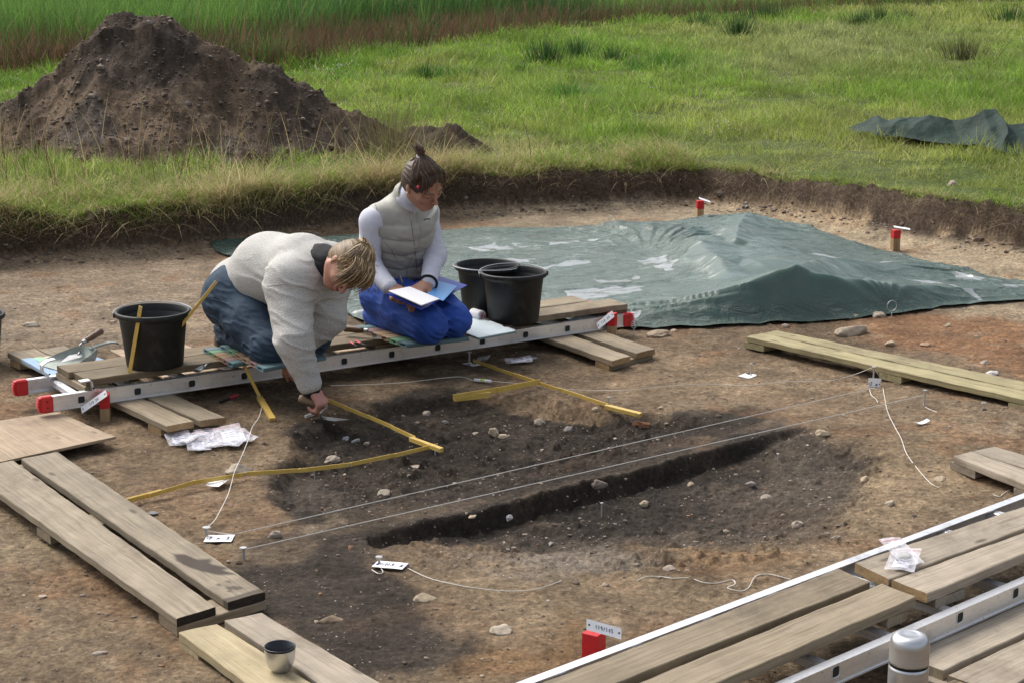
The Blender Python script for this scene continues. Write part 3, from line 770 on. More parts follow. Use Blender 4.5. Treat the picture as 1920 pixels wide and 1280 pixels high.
# ================================================================== LADDERS
ALU = simple('brushed aluminium', (.86, .87, .89), (.74, .75, .77), rough=.40, scale=6, metal=.80, bstr=.15, bscale=20, bdist=.001, stretch=(1, 1, 12))
def dirty(m, rgb, amt, scale, lo=.55, hi=.72):
    """splashes of dry mud over a finished material"""
    nt = m.node_tree; b = nt.nodes['Principled BSDF']; src = b.inputs['Base Color'].links[0].from_socket; v = coords(nt)
    f1 = ramp(nt, noise(nt, v, scale, 8, .72, .3), [(lo, (0, 0, 0)), (hi, (amt,) * 3)]); f2 = ramp(nt, noise(nt, v, scale * 9, 5, .7), [(.60, (0, 0, 0)), (.70, (amt,) * 3)])
    mx = N(nt, 'ShaderNodeMath', operation='MAXIMUM'); nt.links.new(f1, mx.inputs[0]); nt.links.new(f2, mx.inputs[1])
    nt.links.new(mixc(nt, mx.outputs[0], src, rgb), b.inputs['Base Color'])
dirty(ALU, (.20, .155, .11), .6, 7, .52, .75)
REDP = simple('red plastic', (.62, .02, .025), (.52, .015, .02), rough=.4)
dirty(REDP, (.30, .16, .12), .5, 30)
BLK = M('black hole', (.02, .025, .022), (.012, .015, .014), rough=.7)
def rail(parent, a, b, w, h, side, cap=(True, True)):
    """channel section rail; a,b = bottom line of the outer web; side = unit vector to the inside"""
    mb = MB(); L = unit(b - a); up = np.array([0, 0, 1.]); lip = .0035
    def bx(off, s0, z0, z1):
        c = (a + b) / 2 + side * (off + s0) / 2 + up * (z0 + z1) / 2
        mb.box(c, (b - a) / 2, side * (s0 - off) / 2, up * (z1 - z0) / 2)
    bx(.004, .0085, .004, h - .004)      # web, a little behind the flanges
    bx(0, w, h - .0045, h)               # top flange
    bx(0, w, 0, .0045)
    bx(.0042, .0062, .0045, .010); bx(.0042, .0062, h - .010, h - .0045)
    return mb.build('side_rail', ALU, parent)
def ladder(label, a, b, gap, n_r, first, step, h=.062, w=.026, caps=(True, True), group='aluminium ladders used as work bridges', zr=.5):
    """a,b: bottom line of near rail's outer face"""
    L = unit(b - a); inn = unit(np.cross([0, 0, 1.], L)); 
    if inn[1] < 0: inn = -inn
    up = np.array([0, 0, 1.])
    t = thing('ladder', label, 'ladder', (a + b) / 2, group)
    rail(t, a, b, w, h, inn); a2, b2 = a + inn * gap, b + inn * gap
    rail(t, a2, b2, w, h, -inn)
    rz_ = zr
    for k in range(n_r):
        s = first + k * step; p = a + L * s
        mb = MB(); r0 = p + inn * .009 + up * h * rz_; r1 = p + inn * (gap - .009) + up * h * rz_
        mb.box((r0 + r1) / 2, (r1 - r0) / 2, L * .014, up * .014, .003)
        for q in (-.010, -.005, 0, .005, .010):
            for sg in (-1, 1):
                mb.box((r0 + r1) / 2 + up * q + L * sg * .0145, (r1 - r0) / 2 * .995, L * .0012, up * .0011)
        for q in (-.009, -.003, .003, .009):
            mb.box((r0 + r1) / 2 + up * .0148 + L * q, (r1 - r0) / 2 * .995, L * .0011, up * .0009)
        ru = mb.build('rung', ALU, t)
        for (c0, sg) in ((p + inn * .0035, -1), (p + inn * (gap - .0035), 1)):
            mb = MB(); V = []; 
            for q in range(20):
                an = 2 * math.pi * q / 20; ca, sa = math.cos(an), math.sin(an)
                V.append(c0 + up * h * rz_ + L * .0145 * np.sign(ca) * abs(ca) ** .5 + up * .0145 * np.sign(sa) * abs(sa) ** .5)
            mb.add(V, [tuple(range(20))]); mb.build('rung_socket', BLK, ru)
            mb = MB(); ring = [v + (v - c0 - up * h * rz_) * .10 - inn * .0006 * (1 if sg < 0 else -1) for v in V]; mb.tube(ring + ring[:1], .0018, 6, False)
            mb.build('socket_rim', ALU, ru)
    for e, (p, p2) in enumerate(((a, a2), (b, b2))):
        if not caps[e]: continue
        o = L if e else -L
        for (q, inw) in ((p, inn), (p2, -inn)):
            mb = MB(); c = q + inw * w / 2 + up * h / 2
            mb.box(c - o * .012, o * .026, inw * (w / 2 + .003), up * (h / 2 + .003), .005)
            for j in range(7):
                z = -h / 2 + .004 + j * (h - .008) / 6
                bul = .012 * math.cos(z / (h / 2) * 1.25)
                mb.box(c + o * (.012 + bul / 2) + up * z, o * (bul / 2 + .003), inw * (w / 2 + .003), up * .0031, .001)
            cp = mb.build('end_cap', REDP, t)
            mb = MB()
            for z in (-.013, .013):
                cc = q - inw * .0037 + up * (h / 2 + z) - o * .012
                V = [cc + o * .004 * math.cos(k * math.pi / 5) + up * .004 * math.sin(k * math.pi / 5) for k in range(10)]
                mb.add(V, [tuple(range(10))])
            mb.build('screw_hole', BLK, cp)
    return t, L, inn
ZL = .062
La = P(84, 773, ZL); Lb = P(1181, 611, ZL)
lad1, LL, LI = ladder('aluminium ladder lying across the dig in the back carrying both people', La, Lb, .345, 12, .155, (np.linalg.norm(Lb - La) - .155 - .13) / 11.0)
def lad_hook(base, label, mirror=1):
    t = thing('ladder_hook', label, 'hook', base, 'aluminium hooks on the left end of the far ladder')
    mb = MB(); up = np.array([0, 0, 1.])
    pts = [base, base - LL * .022 + up * .022, base - LL * .024 + up * .050, base - LL * .002 + up * .066, base + LL * .03 + up * .070] if mirror < 0 else [base + LL * .03 + up * .001, base + up * .004, base - LL * .004 + up * .038, base - LL * .012 + up * .044, base - LL * .05 + up * .043]
    pts = catmull(pts, 4) if mirror < 0 else pts
    for p, q in zip(pts[:-1], pts[1:]):
        d = q - p; nrm = unit(np.cross(d, LI)); mb.box((p + q) / 2, d / 2 * 1.06, LI * .017, nrm * .0025)
    mb.build('bent_strap', ALU, t)
    mb = MB(); c = base - LI * .0175 + up * .012; mb.lathe(c, [(0, 0), (.004, 0), (.004, .003), (0, .003)], 10, -LI); mb.build('bolt', BLK, t)
# deck boards on ladder 1 (two sections)
ZD = ZL + .062 / 2 + .017 + .058
def onladder(a0, L, inn, s, i, z): p = a0 + L * s + inn * i; return np.array([p[0], p[1], z])
def lbeds(a0, L, inn, s0, s1, rows, z): 
    return [[onladder(a0, L, inn, s0 + rr[2], rr[1], z), onladder(a0, L, inn, s0 + rr[2], rr[0], z), onladder(a0, L, inn, s1 + rr[3], rr[0], z), onladder(a0, L, inn, s1 + rr[3], rr[1], z)] for rr in rows]
LT = np.linalg.norm(Lb - La)
sec1 = lbeds(La, LL, LI, .165, 1.62, [(.175, .322, -.0, 0), (.022, .170, .02, 0)], ZD)
# the boards' direction is lengthwise: order rows back board first
walkway('grey timber decking on the left half of the far ladder under the bucket', sec1, ZD, .028, [W_DARK], (.03, .97), bw=.10, bth=.029, group='timber decking laid on ladders', end=W_DARK, bm=W_GREY, name='ladder_decking')
sec2 = lbeds(La, LL, LI, 1.635, LT - .03, [(.185, .330, .0, -.09), (.022, .172, 0, .03)], ZD)
walkway('grey timber decking on the right half of the far ladder under the two buckets', sec2, ZD, .028, [W_GREY], (.03, .96), bw=.10, bth=.029, group='timber decking laid on ladders', end=W_DARK, name='ladder_decking')
lad_hook(onladder(La, LL, LI, .13, .345 - .01, ZL + .062), 'curled aluminium hook on the rear rail beside the dustpan', -1)
lad_hook(onladder(La, LL, LI, .205, .012, ZL + .062), 'Z shaped aluminium hook on the front rail at the corner of the decking', 1)
# near ladder
ZN = .062
Na = P(1370, 1318, ZN); Nb = P(2060, 1048, ZN)
f0 = P(965, 1279, ZN + .062); f1 = P(1920, 924, ZN + .062)
n0 = P(1462, 1290, ZN + .062); n1 = P(1920, 1091, ZN + .062)
NL = unit((unit(f1 - f0) + unit(n1 - n0)))
gapN = abs(np.dot(np.cross([0, 0, 1.], NL), (f0 + f1) / 2 - (n0 + n1) / 2))
c_ = (n0 + n1) / 2; c_ = np.array([c_[0], c_[1], ZN])
# gap from the photograph
Na = c_ - NL * 1.05; Nb = c_ + NL * 2.2
rp = [P(1545, 1253, ZN + .045), P(1662, 1192, ZN + .045), P(1782, 1150, ZN + .045)]
rs = [float(np.dot(q - Na, NL)) for q in rp]
first = rs[1] - .275 * math.floor(rs[1] / .275)
ladder('aluminium ladder in the bottom right corner with planks laid over it', Na, Nb, gapN, int((3.2 - first) / .275) + 1, first, .275, w=.030, caps=(False, False), zr=.62)
NI = unit(np.cross([0, 0, 1.], NL)); NI = NI if NI[1] > 0 else -NI
def proj(px, py, z):
    q = P(px, py, z) - Na; return float(np.dot(q, NL)), float(np.dot(q, NI))
zt = ZN + .0385 + .0155 + .058
def run(p_end, p_far, z, L):            # a board edge: its sawn end and the direction it runs in
    a = P(*p_end, z); d = unit(P(*p_far, z) - a); return a, a + d * L
def bd(back, front, z, L):
    a0, a1 = run(*back, z, L); b0, b1 = run(*front, z, L); return [a0, b0, b1, a1]
nb = [bd(((1571, 1065), (1010, 1281)), ((1631, 1091), (1262, 1237)), zt, 1.35), bd(((1652, 1093), (1262, 1252)), ((1717, 1118), (1340, 1281)), zt, 1.35)]
walkway('grey decking on the near ladder, ending just left of the bag with a find', nb, zt, .030, [W_GREY], (.06, .62), bw=.09, bth=.028, group='timber decking laid on ladders', end=W_GREY, name='ladder_decking')
nb = [bd(((1603, 1053), (1920, 948)), ((1666, 1085), (1920, 990)), zt, 1.9), bd(((1672, 1086), (1920, 997)), ((1738, 1112), (1920, 1037)), zt, 1.9)]
walkway('darker grey decking on the near ladder that carries the bag with a find', nb, zt, .030, [W_DRYG], (.06, .9), bw=.13, bth=.028, group='timber decking laid on ladders', end=W_END, bend=W_DRYG, name='ladder_decking')
def nl4(s0, s1, i0, i1, z):
    f = lambda s, i: np.array([*(Na + NL * s + NI * i)[:2], z])
    return [f(s0, i0), f(s0, i1), f(s1, i1), f(s1, i0)]
def pj(px, py, z):
    q = P(px, py, z) - Na; return float(np.dot(q, NL)), float(np.dot(q, NI))
s5, i5 = pj(1769, 1256, .058); s6, i6 = pj(1785, 1260, .058)
walkway('grey walkway at the bottom right corner beside the near ladder', [nl4(s5, s5 + 1.4, i5 + .15, i5, .058), nl4(s6 - .02, s6 + 1.4, i6, i6 - .15, .058)], .058, .028, [W_DRYG], (.03, .5), bw=.12, end=W_GREY)
s7, i7 = pj(1800, 1276, .056)
walkway('brown walkway at the bottom edge with the steel flask standing on it', [nl4(s7, s7 - 1.2, i7 + .02, i7 - .13, .056), nl4(s7, s7 - 1.2, i7 - .15, i7 - .30, .056)], .056, .028, [W_DARK], (.05, .6), bw=.12, end=W_DARK)
# ================================================================== TARPAULINS
def tarpmat(name, wet):
    m, nt, b = newmat(name)
    v = coords(nt)
    n = noise(nt, v, 3, 5, .6)
    c = ramp(nt, n, [(.3, (.026, .064, .049)), (.7, (.043, .090, .070))])
    b.inputs['Roughness'].default_value = .36; setin(b, 'Specular IOR Level', .75)
    w = N(nt, 'ShaderNodeTexWave'); w.inputs['Scale'].default_value = 140; nt.links.new(v, w.inputs['Vector'])
    if wet:
        at = N(nt, 'ShaderNodeAttribute', attribute_name='wet')
        nz = noise(nt, coords(nt, None, (1.0, 1.6, 1)), 3.0, 5, .62)
        md = N(nt, 'ShaderNodeMath', operation='ADD'); nt.links.new(at.outputs['Fac'], md.inputs[0]); nt.links.new(nz, md.inputs[1])
        msk = ramp(nt, md.outputs[0], [(.70, (0, 0, 0)), (.735, (1, 1, 1))])
        film = ramp(nt, noise(nt, coords(nt, None, (1, 2.2, 1)), 7, 6, .7), [(.35, (.46,) * 3), (.62, (.16,) * 3)])
        rr = mixc(nt, msk, film, (.025, .025, .025)); nt.links.new(rr, b.inputs['Roughness'])
        dust = ramp(nt, noise(nt, v, 5, 6, .7), [(.5, (0, 0, 0)), (.75, (.35, .35, .35))])
        c = mixc(nt, dust, c, (.10, .10, .085))
        c = mixc(nt, msk, c, (.16, .18, .17))
        bs = mixc(nt, msk, (1, 1, 1), (0, 0, 0))
        bn = N(nt, 'ShaderNodeBump'); bn.inputs['Distance'].default_value = .03
        cr = noise(nt, coords(nt, None, (1.0, 3.2, 1)), 5.5, 7, .66, 1.6)
        nt.links.new(cr, bn.inputs['Height'])
        mm = N(nt, 'ShaderNodeMath', operation='MULTIPLY'); mm.inputs[1].default_value = .8; st_ = ramp(nt, N(nt, 'ShaderNodeMath', operation='ADD').outputs[0], [(0, (0, 0, 0)), (1, (1, 1, 1))]); ad_ = st_.node.inputs[0].links[0].from_node; nt.links.new(at.outputs['Fac'], ad_.inputs[0]); ad_.inputs[1].default_value = 1.1; bs = mixc(nt, 1, bs, st_, 'MULTIPLY'); nt.links.new(bs, mm.inputs[0]); nt.links.new(mm.outputs[0], bn.inputs['Strength'])
        nt.links.new(bn.outputs[0], b.inputs['Normal'])
        nt.links.new(mixc(nt, msk, (1.48, 1.48, 1.48), (2.7, 2.7, 2.7)), b.inputs['IOR'])
    else:
        bump(nt, b, noise(nt, v, 9, 5, .6, .8), .5, .02)
    nt.links.new(c, b.inputs['Base Color'])
    return m
TARP = tarpmat('green tarpaulin', True); TARP2 = simple('dry green tarpaulin', (.014, .038, .028), (.009, .024, .018), rough=.7, scale=6, bstr=.6, bscale=10, bdist=.03, spec=.25)
NEAR = [(378, 463), (440, 488), (490, 518), (560, 548), (640, 585), (695, 612), (860, 640), (1000, 640), (1080, 632), (1120, 620), (1200, 619), (1330, 615), (1480, 608), (1600, 599), (1690, 590), (1750, 579), (1830, 571), (1920, 566), (2040, 561), (2120, 557)]
FARE = [(378, 461), (480, 452), (600, 445), (740, 437), (860, 433), (920, 430), (1000, 430), (1080, 427), (1150, 425), (1260, 420), (1340, 414), (1400, 408), (1450, 421), (1510, 438), (1600, 458), (1690, 479), (1800, 508), (1920, 533), (2120, 556)]
def tarp():
    near = np.array(catmull([G(a, b) for a, b in NEAR], 12)); far = np.array(catmull([G(a, b) for a, b in FARE], 12))
    def resample(c, n):
        s = np.concatenate([[0], np.cumsum(np.hypot(*np.diff(c[:, :2], axis=0).T))]); t = np.linspace(0, s[-1], n)
        return np.stack([np.interp(t, s, c[:, k]) for k in range(3)], 1)
    nu, nv = 620, 420
    # keep correspondence by picture order: same parameter for both
    near = np.stack([np.interp(np.linspace(0, 1, nu), np.linspace(0, 1, len(near)), near[:, k]) for k in range(3)], 1)
    far = np.stack([np.interp(np.linspace(0, 1, nu), np.linspace(0, 1, len(far)), far[:, k]) for k in range(3)], 1)
    v = np.linspace(0, 1, nv)[:, None]
    X = near[None, :, 0] * (1 - v) + far[None, :, 0] * v; Y = near[None, :, 1] * (1 - v) + far[None, :, 1] * v
    X = X + .012 * fbm(X * 4, Y * 4, s=401, o=2); Y = Y + .02 * fbm(X * 3, Y * 3, s=402, o=3)
    base = np.minimum(gz(X, Y, fine=False), .025)
    wdt = np.hypot(near[:, 0] - far[:, 0], near[:, 1] - far[:, 1])[None, :]
    de = v * wdt; dfar = (1 - v) * wdt
    z = np.zeros_like(X)
    def ridge(pts, wn, wf, p=1.15):
        """tent along a crest; wn/wf half-widths to the near and the far side"""
        W = [P(a, b, h) for a, b, h in pts]; hs = [h for _, _, h in pts]
        best = np.zeros_like(X)
        for (a, ha), (b, hb) in zip(zip(W[:-1], hs[:-1]), zip(W[1:], hs[1:])):
            ex, ey = b[0] - a[0], b[1] - a[1]
            t = ((X - a[0]) * ex + (Y - a[1]) * ey) / (ex * ex + ey * ey); tc = np.clip(t, 0, 1)
            dx, dy = X - (a[0] + ex * tc), Y - (a[1] + ey * tc); d = np.hypot(dx, dy)
            side = np.where((ex * dy - ey * dx) * np.sign(ex) < 0, wn, wf)
            h = (ha + (hb - ha) * tc) * np.exp(-(d / side) ** p)
            best = np.maximum(best, h)
        return best
    r1 = ridge([(1290, 604, .05), (1375, 575, .10), (1440, 535, .19), (1485, 505, .27), (1540, 512, .25), (1620, 528, .19), (1700, 548, .13), (1790, 562, .06), (1900, 560, .03)], .30, .62, 1.0)
    r2 = ridge([(1400, 408, .07), (1390, 440, .12), (1400, 470, .14), (1450, 490, .18)], .6, .6, 1.6)
    r3 = ridge([(1400, 408, .12), (1385, 430, .17), (1380, 455, .17)], .35, .40, 1.0)
    r4 = ridge([(1120, 440, .02), (1190, 437, .07), (1250, 438, .13), (1300, 452, .17), (1345, 485, .175), (1375, 525, .14), (1400, 555, .09)], .20, .75, 1.3)
    r5 = ridge([(1120, 455, .05), (1040, 440, .04), (900, 445, .03)], .35, .3, 1.4)
    r6 = ridge([(1485, 505, .27), (1560, 490, .16), (1680, 500, .10)], .3, .4, 1.2)
    z = np.maximum.reduce([r1, r2, r3, r4, r6]) * 1.0 + .5 * r5
    # hollow
    c = P(1215, 482, .02); th = np.arctan2(Y - c[1], X - c[0]); rr = np.hypot((X - c[0]) / .30, (Y - c[1]) / .62)
    z = z * (1 - .6 * np.exp(-(rr / .8) ** 3))
    fold = np.exp(-((rr - 1.1) / .55) ** 2) * np.clip(np.cos(th - .9) + .25, 0, 1) * (.0085 * np.sin(th * 30 + 2 * vnoise(X * 2, Y * 2, s=7)) + .003 * np.sin(th * 53 + 3 * vnoise(X * 3, Y * 3, s=8)))
    z += fold
    # tension folds fanning from the back peg
    c2 = P(1400, 408, .05); t2 = np.arctan2(Y - c2[1], X - c2[0]); r_2 = np.hypot(X - c2[0], Y - c2[1])
    z += .006 * np.exp(-(r_2 / .7) ** 2) * sstep(.02, .3, r_2) * np.sin(t2 * 30 + 2.5 * vnoise(X * 1.2, Y * 1.2, s=9))
    # tension folds from the near peg to the crest
    c3 = P(1670, 592); t3 = np.arctan2(Y - c3[1], X - c3[0]); r_3 = np.hypot(X - c3[0], Y - c3[1])
    z += .005 * np.exp(-(r_3 / .7) ** 2) * np.sin(t3 * 16 + 1.5 * vnoise(X * 2, Y * 2, s=10))
    fade = sstep(0, .16, de) * sstep(0, .22, dfar)
    z = z * fade
    # long crumples
    q = fbm(X * 1.3 + .5 * vnoise(X, Y, s=11), Y * 3.4, s=411, o=4); q2 = 1 - np.abs(fbm(X * 2.2, Y * 4.6 + X, s=412, o=3))
    ef = sstep(0, .08, de) * sstep(0, .08, dfar) * (1 - .75 * sstep(.05, .13, np.maximum(r1, r6)))
    flat = np.exp(-(z / .05) ** 2)
    z += ef * ((.007 * q + .010 * (q2 ** 4)) * (.35 + .65 * (1 - flat * .4)) + .003 * fbm(X * 12, Y * 18, s=413, o=3))
    for q_ in range(16):           # fold lines left from the packing
        a_ = rnd.choice((.35, .35 + math.pi / 2)) + rnd.uniform(-.06, .06); o_ = rnd.uniform(-3.2, 3.2)
        dl_ = (X - 1.2) * math.cos(a_) + (Y - 9.9) * math.sin(a_) - o_ + .02 * vnoise(X * 2, Y * 2, s=430 + q_); z += ef * .0075 * np.exp(-np.abs(dl_) / .016)
    zf = base + .012 + z
    zf = zf + np.where(de < .05, .012 * np.abs(fbm(X * 5, Y * 5, s=414, o=2)) * (1 - de / .05), 0)
    # wetness: puddles painted where water would lie
    wet = np.full(X.shape, -.10)
    def pud(pts, a=.6, s=.05):
        nonlocal wet
        wet = np.maximum(wet, -.1 + a * sstep(-s, s, sdpoly(X + .05 * fbm(X * 5, Y * 5, s=421, o=3), Y + .09 * fbm(X * 5, Y * 5, s=422, o=3), [P(p, q_, .03)[:2] for p, q_ in pts])))
    pud([(1190, 488), (1240, 492), (1290, 520), (1315, 542), (1300, 540), (1230, 508)])
    pud([(1060, 557), (1200, 553), (1212, 564), (1100, 580), (1060, 575)])
    pud([(1125, 530), (1190, 524), (1185, 535), (1140, 537)]); pud([(940, 486), (1010, 484), (1000, 494), (950, 494)])
    pud([(980, 500), (1110, 490), (1120, 492), (1000, 506)]); pud([(1010, 460), (1120, 456), (1120, 460), (1015, 464)], .5, .02)
    pud([(1310, 574), (1370, 575), (1345, 590), (1310, 588)]); pud([(1470, 492), (1560, 498), (1700, 512), (1640, 512), (1480, 500)])
    pud([(1650, 505), (1685, 503), (1680, 512), (1655, 512)]); pud([(1790, 518), (1850, 520), (1840, 530), (1800, 527)]); pud([(1880, 535), (1930, 538), (1930, 545), (1890, 542)])
    pud([(1700, 538), (1830, 552), (1830, 556), (1710, 546)]); pud([(640, 552), (700, 556), (690, 566), (640, 562)], .6, .02); pud([(645, 585), (690, 580), (690, 590), (655, 592)], .6, .02)
    pud([(860, 455), (1000, 452), (1000, 466), (880, 470)], .35, .1); pud([(1140, 600), (1200, 596), (1190, 606), (1140, 608)], .5, .03)
    pud([(840, 500), (930, 500), (930, 520), (850, 520)], .25, .1)
    wet -= 1.2 * np.clip(z / .10 - .6, 0, 1) * (rr > 1.0)
    V = np.stack([X, Y, zf], -1).reshape(-1, 3)
    i = np.arange(nv - 1)[:, None] * nu + np.arange(nu - 1)[None]
    Fq = np.stack([i, i + 1, i + nu + 1, i + nu], -1).reshape(-1, 4)
    o = obj('ground_tarpaulin', V, Fq, TARP, loc=(1.4, 9.8, 0), smooth=True)
    at = o.data.attributes.new('wet', 'FLOAT', 'POINT'); at.data.foreach_set('value', wet.astype(np.float32).ravel())
    tag(o, 'huge wet green tarpaulin with puddles, pegged over the back of the excavation', 'tarpaulin')
tarp()
def tarp2():
    nu, nv = 240, 90
    u = np.linspace(0, 1, nu)[None, :]; v = np.linspace(0, 1, nv)[:, None]
    a = P(1596, 268, FIELD); b = P(2010, 300, FIELD); X = (a[0] + (b[0] - a[0]) * u) + 0 * v
    yn = np.interp(u, [0, .1, .3, .5, .65, .9, 1], [P(0, q, FIELD)[1] for q in (266, 276, 283, 290, 300, 302, 302)])
    yf = np.interp(u, [0, .05, .3, .6, .8, 1], [P(0, q, FIELD)[1] for q in (264, 262, 268, 272, 270, 268)])
    Y = yn * (1 - v) + yf * v
    top = np.interp(u[0], [0, .03, .10, .13, .18, .27, .38, .50, .58, .65, .70, .78, .9, 1.0], [.02, .05, .15, .17, .11, .07, .10, .10, .15, .19, .16, .13, .20, .19])[None]
    vc = np.interp(u[0], [0, .2, .5, .65, .8, 1], [.6, .6, .65, .7, .6, .6])[None]
    prof = np.clip(1 - np.abs(v - vc) / np.where(v < vc, vc, 1 - vc), 0, 1)
    z = top * prof
    f = 1 - np.abs(fbm(X * 1.6 - Y * .9, Y * .8 + X * .3, s=501, o=2, g=.35)); z = z * (1 + .35 * (f ** 4 - .4)) + .05 * (f ** 5 - .15) * sstep(0, .3, prof)
    z = z + .006 * fbm(X * 7, Y * 4, s=502, o=2)
    z = np.maximum(z, 0) + gz(X, Y, fine=False) + .05
    V = np.stack([X, Y, z], -1).reshape(-1, 3)
    i = np.arange(nv - 1)[:, None] * nu + np.arange(nu - 1)[None]
    Fq = np.stack([i, i + 1, i + nu + 1, i + nu], -1).reshape(-1, 4)
    o = obj('ground_tarpaulin', V, Fq, TARP2, loc=(float(X.mean()), float(Y.mean()), FIELD), smooth=True)
    tag(o, 'crumpled dry dark green tarpaulin dumped on the grass at the right edge', 'tarpaulin')
tarp2()
# ================================================================== STONES AND GRIT
def ico(n=2):
    import bmesh
    bm = bmesh.new(); bmesh.ops.create_icosphere(bm, subdivisions=n, radius=1)
    V = np.array([v.co[:] for v in bm.verts]); Fc = [tuple(v.index for v in f.verts) for f in bm.faces]; bm.free(); return V, np.array(Fc)
ICO3 = ico(4); ICO1 = ico(1)
STM = colmat('stone', .85, 45, .35, .5, 160, .003)
def stone(px, py, w, label, asp=.6, colr=(.34, .27, .20), seed=None, sink=.4, ang=None, name='stone'):
    c = G(px, py); s = F / np.linalg.norm(c - np.array([0, 0, CAMH])); R = w / s / 2
    V, Fc = ICO3; k = seed or (px * 7 + py); rs = np.random.RandomState(k)
    a = rs.uniform(0, 3.14) if ang is None else ang
    n1 = fbm(V[:, 0] * 1.1 + k, V[:, 1] * 1.1, V[:, 2] * 1.1, s=k % 97, o=3); n2 = fbm(V[:, 0] * 4 + k, V[:, 1] * 4, V[:, 2] * 4, s=k % 89, o=3)
    r = 1 + .28 * n1 + .05 * n2
    Vv = V * r[:, None]
    for _ in range(3):                      # worn facets
        d = unit(rs.normal(size=3)); h = rs.uniform(.55, .8); e = Vv @ d; Vv = Vv - np.outer(np.maximum(e - h, 0) * .85, d)
    Vv = Vv * np.array([R, R * .72, R * asp])
    ca, sa = math.cos(a), math.sin(a) * .6
    Vv = np.stack([Vv[:, 0] * math.cos(a * .3) - Vv[:, 1] * math.sin(a * .3), Vv[:, 0] * math.sin(a * .3) + Vv[:, 1] * math.cos(a * .3), Vv[:, 2]], 1)
    zc = R * asp * (1 - 2 * sink) * .8
    C = np.array(colr) * (1 + .18 * n2)[:, None] * (1 + .1 * n1)[:, None]
    o = obj(name, Vv + c + np.array([0, 0, zc]), Fc, STM, loc=c, col=np.clip(C, 0, 1), smooth=True)
    tag(o, label, 'stone', 'stones lying on the excavated soil'); return o
G1 = (.36, .30, .24); G2 = (.42, .36, .28); G3 = (.26, .23, .21); TN = (.45, .36, .25); GB = (.30, .30, .31); DK = (.15, .12, .10); RD = (.24, .11, .055)
